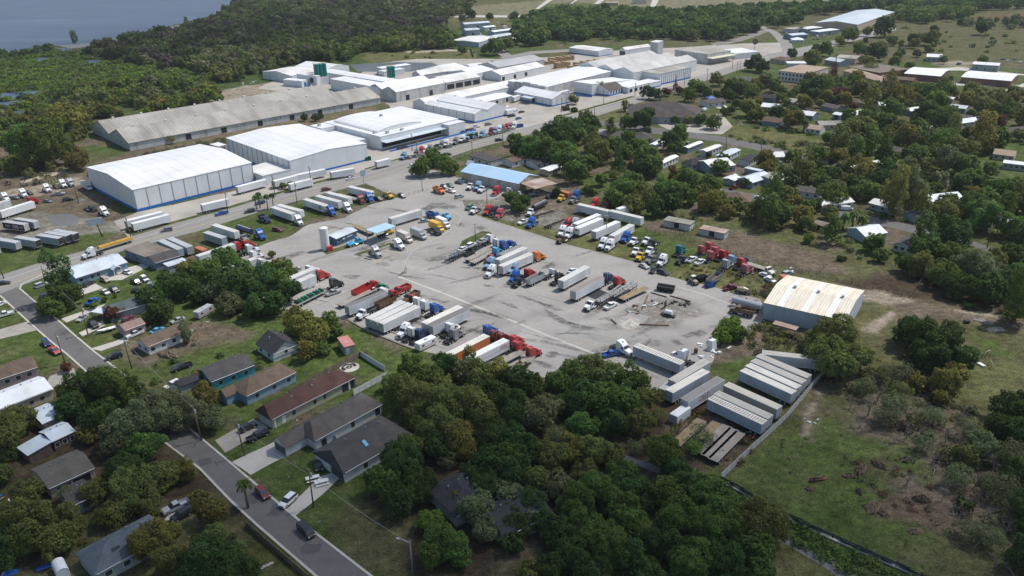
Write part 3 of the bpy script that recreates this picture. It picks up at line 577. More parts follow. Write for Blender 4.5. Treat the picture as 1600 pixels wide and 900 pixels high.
# old ridged warehouse
r, W, D = bld('old_warehouse', 'very long weathered warehouse with two stained grey ridges and gable wall to the woods', 'warehouse', (201.2, 223.2), (593.7, 151.9), (142.5, 196), 4.8, 'gx', 5.2, DW, GRF, .5, base=False,
    vols=[dict(box=(0, 1, 0, .5), roof='gx', rise=5.6), dict(box=(0, .9, .5, 1), roof='gx', rise=5.6)], wins=[('f', [.2, .33, .47, .6, .72, .86], 2, 3.6, 3.4, DK, 'door'), ('l', [.1, .2, .3, .62, .75], 3, .9, 1.6), ('l', [.25], 6.6, .9, 1.4)])
vents(r, [(W*(k+.5)/9, D*.25, 10.4) for k in range(9)]+[(W*.9*(k+.5)/9, D*.75, 10.4) for k in range(9)], 1.3, LRF)
# silos
def silo(px, py, n, rad, z0, h, label):
    g = G(px, py); r = empty('silo_cluster', g, R(35)); tag(r, label, 'silo')
    TEAL = mat('teal_silo', (.0, .17, .15), .5, .08, .3, .4)
    for i in range(n):
        for j in range(2): MB().cyl(((i-(n-1)/2)*rad*2, (j-.5)*rad*2, z0), rad, h, n=16).build('silo', TEAL, r)
    MB().box(-n*rad-.3, n*rad+.3, -2*rad-.3, 2*rad+.3, 0, z0).build('base_block', WW, r)
    Y = mat('yellow_rail', (.6, .42, .05), .6); b = MB()
    for x in (-n*rad, n*rad):
        for y in (-2*rad, 2*rad): b.box(x-.06, x+.06, y-.06, y+.06, z0+h, z0+h+1.2)
    for z in (z0+h+.6, z0+h+1.15):
        b.box(-n*rad, n*rad, -2*rad-.05, -2*rad+.05, z, z+.08).box(-n*rad, n*rad, 2*rad-.05, 2*rad+.05, z, z+.08)
        b.box(-n*rad-.05, -n*rad+.05, -2*rad, 2*rad, z, z+.08).box(n*rad-.05, n*rad+.05, -2*rad, 2*rad, z, z+.08)
    b.build('railing', Y, r)
    lad = MB(); [lad.box(-n*rad-.5+dx, -n*rad-.42+dx, -.5, -.4, z0, z0+h+1) for dx in (0, .5)]; [lad.box(-n*rad-.5, -n*rad, -.5, -.42, z0+k*.7, z0+k*.7+.08) for k in range(int(h/.7))]
    lad.build('ladder', Y, r)
silo(503, 131.5, 3, 1.6, 6.4, 9.8, 'large teal green silo cluster with yellow railings on a white block')
silo(612, 127, 2, 1.45, 3.2, 8.8, 'smaller teal silo pair with yellow ladder, right of the large silo cluster')

# ------------------------------------------------------------------ lot buildings
r, W, D = bld('metal_barn', 'grey metal barn with rust streaked cream roof at the end of the truck lot', 'barn', (1194, 472.7), (1321.3, 500.7), (1245, 432.7), 5.8, 'gx', 1.7, GB, RUST, .12)
for t in (.2, .5, .8):
    b = MB(); x = W*t
    for sgn in (1, -1):
        ya, yb = (0, D/2) if sgn == 1 else (D, D/2); za, zb = 5.8, 7.5
        b.add([(x-.9, ya, za+.02), (x+.9, ya, za+.02), (x+.9, yb, zb+.02), (x-.9, yb, zb+.02)], [(0, 1, 2, 3)])
    b.build('skylight_strip', mat('skylight_sheet', (.72, .74, .76), .4, .05), r)
    MB().cyl((x+1, D/2, 7.4), .45, .7, n=10).cyl((x+1, D/2, 8.1), .6, .15, n=10).build('ridge_vent', GREY, r)
b = MB()
for k in range(29): x = W*(k+.5)/29; b.add([(x-.04, -.1, 5.82), (x+.04, -.1, 5.82), (x+.04, D/2, 7.53), (x-.04, D/2, 7.53)], [(0, 1, 2, 3)]); b.add([(x-.04, D+.1, 5.82), (x+.04, D+.1, 5.82), (x+.04, D/2, 7.53), (x-.04, D/2, 7.53)], [(0, 1, 2, 3)])
b.build('roof_ribs', mat('rust_rib', (.44, .31, .19), .8, .35, 1.), r)
r, W, D = bld('blue_shop', 'long repair shop with sky blue roof, tan walls and roller doors', 'workshop', (720.6, 267.5), (810.6, 286.5), (845, 275), 4.8, 'gx', 2.4, STN, SKYB, .4, wins=[('f', [.24, .42, .58, .75, .9], 2, 3.6, 3.6, GREY, 'roller_door'), ('r', [.3], 4.8, .8, 1.2)], vols=[dict(box=(-7.5, -.1, 1, .8), h=4.4, roof='gx', rise=1.8, rm=TINW, wm=SG)])
bld('carport', 'open lean-to with rust patched roof at the end of the blue shop', 'carport', (813, 286), (836, 295), (843, 277), 4.4, 'flat', .1, STN, RUSTB, .3, posts=True)
r, W, D = bld('office_cabin', 'dark blue cabin with pale metal roof and white lettering beside the white tank', 'cabin', (525, 372.5), (557, 359.5), (516.5, 366), 3.4, 'gx', .5, siding('navy_siding', (.06, .11, .17)), TIN, .4, zbase=.5, wins=[('f', [.12, .9], 2, 1.2, 1.1)])
MB().box(.3, W-.3, .2, D-.2, 0, .5).build('skirting', TRIM, r)
def text(body, size, m, parent, loc, rot, name='lettering', ext=.01):
    cu = bpy.data.curves.new(name, 'FONT'); cu.body = body; cu.size = size; cu.align_x = 'CENTER'; cu.align_y = 'CENTER'; cu.extrude = ext; cu.materials.append(m)
    o = bpy.data.objects.new(name, cu); COL.objects.link(o)
    dg = bpy.context.evaluated_depsgraph_get(); me = bpy.data.meshes.new_from_object(o.evaluated_get(dg)); bpy.data.objects.remove(o)
    o = bpy.data.objects.new(name, me); COL.objects.link(o); o.parent = parent; o.location = loc; o.rotation_euler = rot; return o
LW = mat('white_lettering', (.8, .8, .8), .5, .02); LRED = mat('red_lettering', (.35, .015, .03), .5, .05)
MB().box(W*.3, W*.42, -.04, 0, 1.7, 2.5).box(W*.5, W*.78, -.04, 0, 1.9, 2.5).build('painted_sign', LW, r)
r, W, D = bld('pump_canopy', 'sky blue canopy roof over a yellow truck in the middle of the lot', 'canopy', (588, 364.5), (618.5, 353.5), (577, 357.5), 4.8, 'flat', .1, STN, SKYB, .15, posts=True)
g = G(509.5, 390); r = empty('storage_tank', g); tag(r, 'tall white cylindrical tank standing in the truck lot', 'tank')
MB().cyl((0, 0, 0), 1.62, 9.3, n=32).cyl((0, 0, 9.3), 1.62, .45, n=32, r2=.3).build('tank', mat('tank_white', (.68, .69, .70), .5, .05, .4, .4, dirt=((.4, .38, .35), (.5, .5, .08)), dirt_amt=.5), r)
MB().box(-1.55, -1.45, -.9, -.85, 0, 9.4).box(-1.95, -1.85, -.9, -.85, 0, 9.4).build('ladder', GREY, r)
g = G(515, 391.5); o = MB().box(-1.1, 1.1, -.9, .9, 0, 1.9, .05, .05).box(-1.0, 1.0, -.95, .95, .3, .5).build('pump_box', mat('red_box', (.42, .04, .04), .6, .1), None, g); o.rotation_euler.z = .6; tag(o, 'dark red pump box at the foot of the white tank', 'pump box')
bld('shed', 'yellow garden shed with faded pink roof behind the parked trailers', 'shed', (538, 542.5), (554, 538.5), (520, 530), 3, 'flat', .1, SY, mat('pink_roof', (.42, .19, .17), .8, .15, .4, dirt=((.45, .33, .3), (.4, .4, .4))), .15, wins=[('f', [.3], 1.3, 1, 2, FRM, 'door')])

# ------------------------------------------------------------------ houses of the near streets
def H(*a, **k):
    r, W, D = bld('house', *a, **k); z = a[5]; rs_ = a[7]
    for t, u in ((.3, .62), (.62, .66), (.8, .6)): MB().box(W*t-.16, W*t+.16, D*u-.16, D*u+.16, z+rs_*.45, z+rs_*.95).build('roof_vent', TRIM, r)
    MB().box(W*.7, W*.7+.9, D+.5, D+1.3, 0, .8).build('air_conditioner', GREY, r)
    MB().box(0, W, -.42-.06, -.42+.06, z-.05, z+.08).build('gutter', FRM, r)
    return r, W, D
r, W, D = H('long blue house with pale tin roof facing the parked cars by the corner', 'house', (119, 434), (197.5, 409.5), 13, 3, 'gx', 1.9, SB, TIN, .4, wins=[('f', [.08, .3, .42, .85], 1.6, 1.4, 1.2)])
volume(r, W*.66, W*.82, -2.6, 0, 2.7, 'gy', .9, SG, TIN, .2, wname='porch_wall', rname='porch_roof', open_=True)
for x in (W*.67, W*.81): MB().box(x-.12, x+.12, -2.5, -2.3, 0, 2.7).build('post', FRM, r)
H('blue grey block house with flat brown roof beside the highway', 'house', (233, 404), (270, 391), (200, 388), 3.6, 'flat', .1, SGB, RBR, .15, wins=[('f', 3, 1.6, 1.4, 1.2), ('l', 3, 1.6, 1.4, 1.2)])
H('small dark gabled house attached in front of the flat brown roof', 'house', (242, 411), (281, 399.5), 9, 3.2, 'gx', 1.6, SGB, RK, .3, vols=[dict(box=(.25, 1, -6, -.2), h=2.7, roof='flat', rise=.1, rm=TIN, wm=SG)], wins=[('l', 2, 1.5, 1.2, 1.1)])
H('long teal grey roofed house half hidden by trees', 'house', (172, 491), (232, 474), (163, 478), 3, 'gx', 1.4, SG, RT, .3)
bld('carport', 'tin carport left of the teal grey roofed house', 'carport', (159, 490), (170.5, 483.5), (151.5, 482), 2.6, 'flat', .1, SG, TIN, .1, posts=True)
H('small house with pale cross gabled roof under the oaks', 'house', (238, 468), (262, 462), 8, 3, 'gx', 1.4, SG, TINW, .3)
H('small mauve house with dusty pink roof beside the white pickup', 'house', (195.5, 516), (226, 505), (186, 507), 3, 'gx', 1.1, SP, mat('dusty_pink_roof', (.24, .16, .145), .9, .15, .3, dirt=((.15, .1, .09), (.3, .3, .3))), .3, wins=[('f', [.3, .7], 1.6, 1.3, 1.1)])
H('white house with long brown roof and porch, left of the old uprooted stump', 'house', (231, 541.5), (296, 515.5), (217.5, 529), 3, 'gx', 1.5, SW, RB, .35, wins=[('f', [.1, .35, .6, .85], 1.6, 1.3, 1.2), ('l', 2, 1.6, 1.2, 1.1)])
H('white gabled house with black roof behind the bronze tree', 'house', (426, 553), (467, 537), (398, 537), 2.8, 'gy', 2.8, SW, RD, .4, wins=[('f', [.5], 2.2, 1, 1.3), ('l', 2, 1.4, 1.2, 1.1)])
H('turquoise house with dark roof', 'house', (330, 596), (396, 570.5), 9.5, 3, 'gx', 1.7, ST, RK, .35, wins=[('f', [.2, .5, .8], 1.6, 1.3, 1.2)], vols=[dict(box=(-7, -.1, .5, .9), h=2.6, roof='gx', rise=1, rm=RD, wm=SG)])
r, W, D = H('pale blue house with brown hipped roof left of the dark red roof', 'house', (385, 618.5), (461, 581.5), (358, 604.5), 3, 'hip', 2.4, SB, RB, .4, wins=[('f', [.2, .55, .85], 1.6, 1.3, 1.2)], vols=[dict(box=(-3.5, 0, .55, 1), h=2.9, roof='gx', rise=1.6, ov=.35)])
r, W, D = H('pale yellow house under a long dark red roof with back porch', 'house', (424, 655), (553, 590), (401, 641.5), 3, 'hip', 2.8, SY, RR, .45, ins=(0.12, 1), wins=[('f', [.25, .5, .62], 1.7, 1.1, 1.4), ('f', [.13], 1.1, 1.0, 2.1, FRM, 'door'), ('l', [.5], 1.25, 4.6, 2.3, GRL, 'garage_door')])
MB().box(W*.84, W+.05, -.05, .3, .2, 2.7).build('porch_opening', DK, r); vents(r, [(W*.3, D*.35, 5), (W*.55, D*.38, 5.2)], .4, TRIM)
b = MB(); b.box(W*.02, W*.04, -.1, -.04, 0, 2.9).box(W*.92, W*.94, -.1, -.04, 0, 2.9); b.build('corner_trim', FRM, r)
r, W, D = H('light grey house with long grey hipped roof and open garage, between two similar roofs', 'house', (492, 688), (595, 632), (463, 667), 3, 'hip', 2.8, SW, RG, .45, ins=(.5, 1), wins=[('f', [.12], 1.1, 1.6, 2.1, DK, 'entrance'), ('f', [.55], 1.6, 1.2, 1.5), ('f', [.94], 1.5, 1.7, 2.2, DK, 'porch_opening')], vols=[dict(box=(-6.2, .05, .42, 1.0), h=2.95, roof='gx', rise=1.9)])
window(r, -6.2, D*.71, 1.25, 4.6, 2.3, -math.pi/2, mat('dark_garage', (.09, .095, .105), .6), 'garage_door')
r, W, D = H('grey house with darkest long roof and blue patch, closest of the three grey roofs', 'house', (538, 738), (642, 679), (503, 700), 3, 'hip', 2.9, SW, RK, .45, ins=(.15, 1), wins=[('l', [.25], 1.25, 5, 2.3, mat('garage_dark_door', (.05, .05, .055), .6), 'garage_door'), ('f', [.3, .6], 1.6, 1.2, 1.4)])
MB().add([(W*.42, D*.22, 4.45), (W*.42+.9, D*.22, 4.45), (W*.42+.9, D*.22+1.6, 5.3), (W*.42, D*.22+1.6, 5.3)], [(0, 1, 2, 3)]).build('blue_tarp', mat('blue_tarp', (.1, .35, .6), .5), r)
H('pinkish house with tan brown roof at the left picture edge', 'house', (-12, 596), (57.5, 573.5), 9, 3, 'gx', 1.6, SP, RB, .4, wins=[('f', [.3, .55, .8], 1.6, 1.3, 1.2)])
r, W, D = H('long house with bright white tin roof at left edge, below the tan brown roof', 'house', (-5, 640), (80, 607), 10, 3.4, 'gx', 1.5, STN, TINW, .5, wins=[('f', [.4, .6, .8], 1.6, 1.2, 1.1)])
H('small house with bluish tin roof, right of the white tin roofed house', 'house', (67, 661), (97, 648), (55, 638), 3, 'gx', .9, STN, TIN, .4)
H('brown house with two blue tin roofs below the big dark oak', 'house', (82, 689), (116, 673), (67, 672.5), 3.2, 'gx', 1, SBR, TIN, .3, vols=[dict(box=(-6, -.1, 0, .8), h=2.6, roof='shedx', rise=.6)], wins=[('f', 3, 1.6, 1, 1.2)])
H('tan house with wide faded grey brown roof and dark porch', 'house', (77, 762.5), (146, 731), (52, 732), 3, 'gx', 1.7, STN, shingle('faded_shingles', (.135, .125, .11)), .4, wins=[('f', [.7], 1.3, 4, 2, DK, 'porch_opening'), ('f', [.2, .4], 1.6, 1.2, 1.2)])
r, W, D = H('house with blue grey hipped roof, nearest the bottom left corner', 'house', (150, 896.5), (262, 835), (125, 862), 3, 'hip', 2.6, SG, RBL, .45, wins=[('f', [.15, .4, .6], 1.6, 1.4, 1.2)])
MB().add([(W*.3, D*.22, 4.4), (W*.3+1.6, D*.22, 4.4), (W*.3+1.6, D*.22+.6, 4.72), (W*.3, D*.22+.6, 4.72)], [(0, 1, 2, 3)]).build('skylight', DK, r)
bld('shed', 'small round topped white shed at the bottom edge', 'shed', (88, 899), (108, 890), 4, 1.6, 'vaulty', 1.0, TINW, TINW, .05)
H('house with dark hipped roof hidden under the grove trees', 'house', (712, 806), (770, 778), 12, 3, 'hip', 2.2, SG, RD, .4)
H('house with dark gabled roof and white eave, low in the shaded grove', 'house', (790, 838), (862, 800), 11, 3, 'gx', 2, SW, RD, .4)
H('grey sided house with flat dark roof glimpsed behind the row of bronze trees', 'house', (112, 790), (150, 772), 8, 3, 'gx', 1, SG, RK, .4)

# ------------------------------------------------------------------ buildings of the far neighbourhood
N_ = [
 ('mobile_home', 'white mobile home between the grove and the slate blue hipped house', (1036.5, 254.5), (1060, 243.8), (1030, 251), 3.2, 'gx', .5, SW, TINW),
 ('mobile_home', 'blue grey mobile home with white roof, leftmost of the roadside row', (1075, 231), (1098, 222), (1070, 228.5), 3.2, 'gx', .5, SGB, TINW),
 ('mobile_home', 'cream mobile home, middle of the roadside row', (1104, 236.5), (1128, 227.5), (1096.5, 233.5), 3.2, 'gx', .5, SW, LRF),
 ('mobile_home', 'pale mobile home with grey roof, right of the cream mobile home', (1133, 245.5), (1157, 234), (1122, 241), 3.2, 'gx', .5, SW, TIN),
 ('mobile_home', 'mobile home with dark roof and white awning panels at the end of the row', (1170, 252), (1188, 243), (1160, 246), 3.2, 'gx', .6, SW, RD),
 ('mobile_home', 'small white mobile home beside the dark grey driveway', (1025, 227), (1041, 219), (1018, 224), 3, 'gx', .5, SW, TINW),
 ('house', 'slate blue hipped house on a green lawn', (1080, 258.5), (1110, 252), (1065.6, 253.8), 3, 'hip', 2.4, SG, RD),
 ('house', 'pale grey roofed house with blue tarp patch, right of the slate blue house', (1113, 263), (1149, 257.5), 15, 3.4, 'gx', 2, SG, LRF),
 ('carport', 'bright white metal roofed carport over the red truck', (1147, 282), (1159, 277), (1131, 278), 3, 'gx', .5, SG, WR),
 ('shed', 'shed with white and dark roof behind the bright white carport', (1187, 267.5), (1192, 265.5), (1165, 262), 3, 'flat', .1, SG, TIN),
 ('house', 'grey roofed house beside three white roof panels', (1176, 285), (1206, 275.5), 9, 3.2, 'gx', 1.6, SG, TIN),
 ('house', 'house with worn grey roof left of the striped white roof', (1210, 283), (1230, 276), 11, 3.2, 'gx', 1.2, SG, GRF),
 ('house', 'long low house with striped white roof among trees', (1228, 286), (1248, 279), 12, 3.2, 'gx', 1.2, SG, TINW),
 ('house', 'pale blue cottage with tin roof facing the dirt paddock', (1352, 369), (1386, 363), 10, 3, 'gx', 1.8, siding('pale_blue_siding', (.32, .44, .52)), TIN),
 ('house', 'small white gabled cottage right of the pale blue cottage', (1396, 381), (1426, 388), 10, 2.8, 'gy', 1.6, SW, RG),
 ('shed', 'small teal green shed among the dry palms', (1267, 349), (1290, 354.5), 5, 2.6, 'flat', .1, siding('teal_siding', (.02, .22, .17)), RBR),
 ('mobile_home', 'long white roofed mobile home at the right picture edge', (1568, 254), (1612, 259), 6, 3.2, 'gx', .5, SG, WR),
 ('house', 'tan roofed house behind the lone street tree at right', (1552, 240), (1585, 244), 10, 3, 'gx', 1.6, STN, RTAN),
 ('shed', 'whitish animal shed beside the dirt corral', (1037, 344), (1078, 351.5), 5, 2.8, 'flat', .2, DW, mat('mossy_tin', (.23, .22, .19), .9, .2, .3)),
 ('shed', 'low dark rusted shed at the edge of the dirt paddock', (1093, 357.5), (1132, 365), 4.5, 2.6, 'flat', .2, GREY, RUSTB),
 ('house', 'wide dark hipped hall beside the highway with white dormers', (983, 183), (1098, 184), 32, 4, 'hip', 6.4, SG, shingle('umber_shingles', (.095, .082, .08))),
 ('house', 'grey hipped house, left of two by the highway corner', (950, 216.5), (986, 217), 14, 3, 'hip', 3, SG, RG),
 ('house', 'grey hipped house, right of two by the highway corner', (990, 218), (1020, 217), 13, 3, 'hip', 2.6, SG, RK),
 ('house', 'house with green wall and white roof panel near the highway corner', (926, 208), (948, 212), 12, 3.4, 'gx', 1.4, siding('green_siding', (.10, .2, .15)), GRF),
 ('school_building', 'white two storey school block with tan flat roof', (1216, 110.5), (1260, 115.5), (1233, 99), 7.2, 'flat', .2, mat('white_stucco', (.62, .60, .56), .8, .05), RTAN),
 ('building', 'low building with bright white roof behind the tan roofed school', (1231, 99), (1260, 99), 10, 5, 'flat', .1, SW, WR),
 ('school_wing', 'long slanting school wing with tan roof and windows', (1318, 110), (1376, 128), 13, 4.6, 'gx', 1.4, STN, RTAN),
 ('school_wing', 'flat roofed brick school hall right of the slanting wing', (1326, 105), (1374, 114), (1350, 96), 5, 'flat', .2, BRK, RBR),
 ('school_wing', 'low brown roofed building between the slanting wing and the white roofs', (1374, 121), (1426, 126), 12, 3.8, 'gx', 1.2, BRK, RB),
 ('classroom_block', 'brown walled block with wide cream white roof, left of two', (1413, 114.5), (1470, 119), (1420, 104), 4.6, 'gx', 1.1, BRK, TINW),
 ('classroom_block', 'brown walled block with wide bright white roof, right of two', (1502, 120), (1580, 126.5), (1513, 110), 4.6, 'gx', 1.1, BRK, WR),
 ('warehouse', 'grey green metal shed beside the sandy car park', (1520, 100), (1561, 102.5), 14, 5, 'gx', .8, siding('grey_green_metal', (.28, .34, .32)), WR),
 ('house', 'white roofed open pavilion left of the sandy car park', (1448, 88.5), (1472, 89.5), 16, 4, 'gx', 1.4, SG, WR),
 ('house', 'blue grey roofed house below the round tree clump', (1289, 93), (1312, 97), 12, 4, 'gx', 1.6, SG, TIN),
 ('building', 'flat grey brown roofed hall behind the blue grey roofed house', (1305, 90), (1337, 92), 18, 4.6, 'flat', .1, STN, GRF),
 ('house', 'brown hipped house near the light concrete road', (1203, 92), (1228, 95), 12, 3.4, 'hip', 2, STN, RB),
 ('house', 'small house with pale blue roof near the highway bend', (1158, 125), (1175, 129), 10, 3, 'gx', 1.8, SW, RBL),
 ('house', 'white roofed house left of the olive crowned oaks', (1189, 166), (1214, 168.5), 9, 3, 'gx', 1.6, SG, TINW),
 ('house', 'grey and white roofed house with a palm in front', (1247, 178), (1270, 181), 10, 3, 'gx', 1.6, SGB, TINW),
 ('house', 'dark roofed blue and white house beside a red brown shrub', (1283, 165), (1306, 170), 9, 3, 'gx', 1.4, SGB, RG),
 ('shed', 'tiny shed with glaring white roof behind the pale green tree', (1301, 178), (1313, 180), 7, 3, 'gx', .8, SG, WR),
 ('house', 'cream gabled house with slate roof at the side road end', (1363, 188), (1380, 191), 10, 3, 'gy', 1.8, STN, RD),
 ('house', 'tan roofed house with white gables behind leafless shrubs', (1258, 200), (1282, 203), 9, 3, 'gx', 1.6, SW, RTAN),
 ('house', 'low house with glaring white roof right of the olive oak', (1430, 199), (1452, 202), 9, 3, 'gx', 1.2, SG, WR),
 ('shed', 'tiny white roofed shed behind the spreading green oak', (1478, 154), (1489, 155), 7, 3, 'flat', .1, SG, WR),
 ('house', 'grey roofed bungalow below the tiny white roofed shed', (1483, 167), (1509, 170), 9, 3, 'gx', 1.2, SG, TIN),
 ('house', 'dull grey roofed bungalow behind the orange brown tree', (1497, 184), (1517, 186), 9, 3, 'gx', 1.4, SBR, RG),
 ('house', 'flat dark roofed bungalow left of the orange brown tree', (1482, 200), (1510, 202), 8, 3, 'gx', .8, SBR, RG),
 ('house', 'pale roofed house hidden behind the bronze round tree', (1441, 236), (1466, 240), 9, 3, 'gx', 1.2, SW, TINW),
 ('house', 'dark roofed house at the highway bend with pale trim', (1185, 151), (1210, 154), 9, 3, 'gx', 1.4, SGB, RD),
 ('house', 'tan hipped house behind the roadside bush line', (1240, 134), (1262, 137), 9, 3, 'hip', 1.6, STN, RB),
 ('house', 'faint tan roofed house deep in the oaks', (1325, 158), (1348, 161), 9, 3, 'gx', 1.5, STN, RB),
 ('house', 'white walled bungalow deep in the oaks', (1365, 163), (1388, 166), 9, 3, 'gx', 1.3, SW, TINW),
 ('house', 'brown roofed house behind the dry palms', (1130, 313), (1172, 316), 12, 3, 'hip', 2.4, STN, RB),
 ('house', 'dark flat roofed annex on the fenced lawn, above the blue shop', (733, 243), (766, 252.5), 8, 3.2, 'flat', .1, SW, RK),
 ('house', 'white sided long house behind the grove at the shop side', (800, 253), (840, 243), 8, 3.2, 'gx', .8, SW, RB),
 ('house', 'low house with charcoal roof beside the sandy yard', (838, 257), (864, 252), 10, 2.9, 'gx', 1.1, SW, RD),
 ('mobile_home', 'cream mobile home on the lawn right of the charcoal roof', (858, 267), (880, 259.5), 6, 3, 'gx', .4, STN, TINW),
 ('warehouse', 'very large distant warehouse with blue grey roof and tan side', (1340, 38.5), (1398, 18.5), (1270, 36.5), 7.5, 'gx', 2.6, STN, mat('dusty_blue_roof', (.42, .47, .52), .6, .06, .05, .4, dirt=((.6, .62, .63), (.02, .02, .02)))),
 ('shed', 'dark open shed in front of the large distant warehouse', (1240, 46), (1260, 43.5), 14, 4.5, 'flat', .1, GREY, GRF),
 ('shed', 'white roofed shed in front of the large distant warehouse', (1261, 45.5), (1286, 42.5), 14, 4.5, 'flat', .1, SG, WR),
 ('shed', 'long low pale shed beside the boat yard', (1280, 50), (1312, 46), 12, 4, 'flat', .1, SG, TINW),
 ('shed', 'pale blue shed left of the boat yard', (1238, 55.5), (1262, 53.5), 14, 4.5, 'gx', 1, SGB, TIN),
 ('house', 'small white hipped house left of the boat yard', (1238, 62.5), (1256, 62.5), 12, 3, 'hip', 2, SW, TINW),
 ('shed', 'blue grey metal shed by the far road, front of the yard group', (748, 66), (778, 58), (731, 56.5), 5, 'gx', 1, GB, LRF),
 ('shed', 'blue walled workshop with open door left of the yard group', (728, 47.5), (750, 46), 16, 6, 'gx', 1.2, GB, TIN),
 ('shed', 'long blue roofed shed at the back of the yard group', (726, 38), (766, 35), 14, 6, 'gx', 1.2, GB, TIN),
 ('shed', 'pale long shed at the right of the yard group', (772, 50), (803, 46), 12, 5, 'gx', 1, GB, TINW),
 ('shed', 'second pale shed below the pale long shed', (775, 58), (803, 53.5), 14, 5, 'gx', 1, GB, TIN),
 ('shed', 'small white roofed shed in the middle of the yard group', (758, 43), (775, 41), 10, 4, 'gx', 1, SW, TINW),
 ('shed', 'little blue white shed at the wood edge', (794, 62), (806, 60), 9, 4, 'gx', 1, ST, WR),
 ('house', 'distant house with orange brown roof on the dry field', (946, 4.5), (966, 4.5), 12, 3.5, 'gx', 2, STN, RTAN),
 ('house', 'distant house with grey roof right of the orange brown roof', (990, 2.5), (1010, 2), 12, 3.5, 'gx', 2, SW, RG),
 ('shed', 'white roofed cottage showing through the far wood', (1126, 44), (1136, 43), 8, 3, 'gx', 1, SW, WR),
]
for nm, lb, A, B, C, h, rf, rise, wm_, rm_ in N_:
    cat = nm.replace('_', ' ').replace('classroom block', 'school').replace('school building', 'school').replace('school wing', 'school')
    w_ = [('f', 5 if nm in ('mobile_home', 'school_wing', 'classroom_block') else 3, 1.7, 1.3, 1.2)] if 'house' in nm or 'home' in nm or 'school' in nm or 'class' in nm else [('f', [.5], 1.5, 2.4, 2.6, DK, 'door')]
    if nm == 'school_building': w_ = [('f', 8, 2, 1.6, 1.8), ('f', 8, 5.2, 1.6, 1.8)]
    bld(nm, lb, cat, A, B, C, h, rf, rise, wm_, rm_, .3, wins=w_)
# ------------------------------------------------------------------ vehicles: prototypes made once, then copied
def paintm(n, c, rough=.35): return mat('paint_'+n, c, rough, .06, 1.2, .5, coat=.4, dirt=(tuple(v*.6+.03 for v in c), (.6, .6, .6)), dirt_amt=.35)
PC = {k: paintm(k, v) for k, v in dict(white=(.72, .73, .74), cream=(.60, .56, .46), silver=(.38, .40, .42), grey=(.20, .21, .22), black=(.02, .02, .023), navy=(.015, .03, .10), blue=(.012, .09, .36),
    light_blue=(.08, .38, .62), pale_blue=(.22, .36, .50), red=(.42, .025, .025), faded_red=(.40, .075, .085), dark_red=(.16, .02, .02), pink=(.42, .13, .16), orange=(.65, .17, .02), yellow=(.68, .40, .02), green=(.02, .20, .11), teal=(.0, .17, .22), tan=(.38, .32, .22), brown=(.13, .075, .045)).items()}
def tbox(n, c, rc, amt=.4): return (mat('box_'+n, c, .55, .05, .5, .4, stripe=('X', 1.2, .10), dirt=((.28, .25, .22), (.35, .35, .12)), dirt_amt=amt), mat('boxroof_'+n, rc, .7, .06, .3, .3, stripe=('X', .6, .06), dirt=((.22, .20, .18), (.1, .5, .3)), dirt_amt=.6))
TBX = {'white': tbox('white', (.62, .64, .66), (.52, .52, .50)), 'bright': tbox('bright', (.70, .72, .74), (.66, .67, .67), .15), 'old': tbox('old', (.44, .48, .50), (.42, .40, .36), .8), 'ribbed': tbox('ribbed', (.36, .42, .49), (.60, .58, .52), .7),
       'dark_top': tbox('dark_top', (.56, .60, .64), (.16, .155, .15)), 'grey_top': tbox('grey_top', (.60, .62, .64), (.22, .215, .21), .3), 'orange': tbox('orange', (.55, .17, .035), (.60, .58, .52), .2), 'black': tbox('black', (.02, .02, .024), (.36, .37, .37), .1), 'mould': tbox('mould', (.26, .27, .26), (.50, .47, .40), .9), 'blue_grey': tbox('blue_grey', (.26, .32, .38), (.38, .40, .42)), 'brown_top': tbox('brown_top', (.62, .66, .70), (.23, .20, .18), .2), 'rust': tbox('rust', (.42, .13, .06), (.40, .14, .07), .4)}
TYRE = mat('tyre', (.022, .022, .022), .85, .15); CHR = mat('chrome', (.55, .56, .57), .25, .05, metal=.9); CHS = mat('chassis_black', (.035, .034, .033), .7, .3, 1.)
HLT = mat('headlight_glass', (.7, .7, .68), .15, .02); RIM = mat('wheel_rim', (.42, .42, .42), .4, .05); PLK = mat('deck_planks', (.30, .27, .23), .9, .2, .6, stripe=('Y', .3, .25), dirt=((.15, .11, .08), (.3, .3, .3)))
RDK = mat('rust_deck', (.26, .20, .11), .9, .25, .6, dirt=((.12, .08, .05), (.4, .4, .4))); RST = mat('rust_steel', (.13, .075, .05), .85, .35, .8, dirt=((.25, .12, .06), (.6, .6, .6)))
TLT = mat('tail_light', (.35, .01, .01), .4)
def mesh(mb, n, m=None):
    me = mb.mesh(n); me.materials.append(m or FRM); return me
P_ = {}
def wheel(x, y, r=.52, w=.3):
    k = ('wheel', r, w)
    if k not in P_: P_[k] = (mesh(MB().cyl((0, -w/2, 0), r, w, 'y', 14), 'wheel', TYRE), mesh(MB().cyl((0, -w/2-.02, 0), r*.55, w+.04, 'y', 10), 'rim', RIM))
    return ('wheel', P_[k][0], TYRE, (x, y, r), [('rim', P_[k][1], RIM)])
def part(n, mb, m, subs=()): return (n, mesh(mb, n), m, (0, 0, 0), [(sn, mesh(sm, sn), s_m) for sn, sm, s_m in subs])
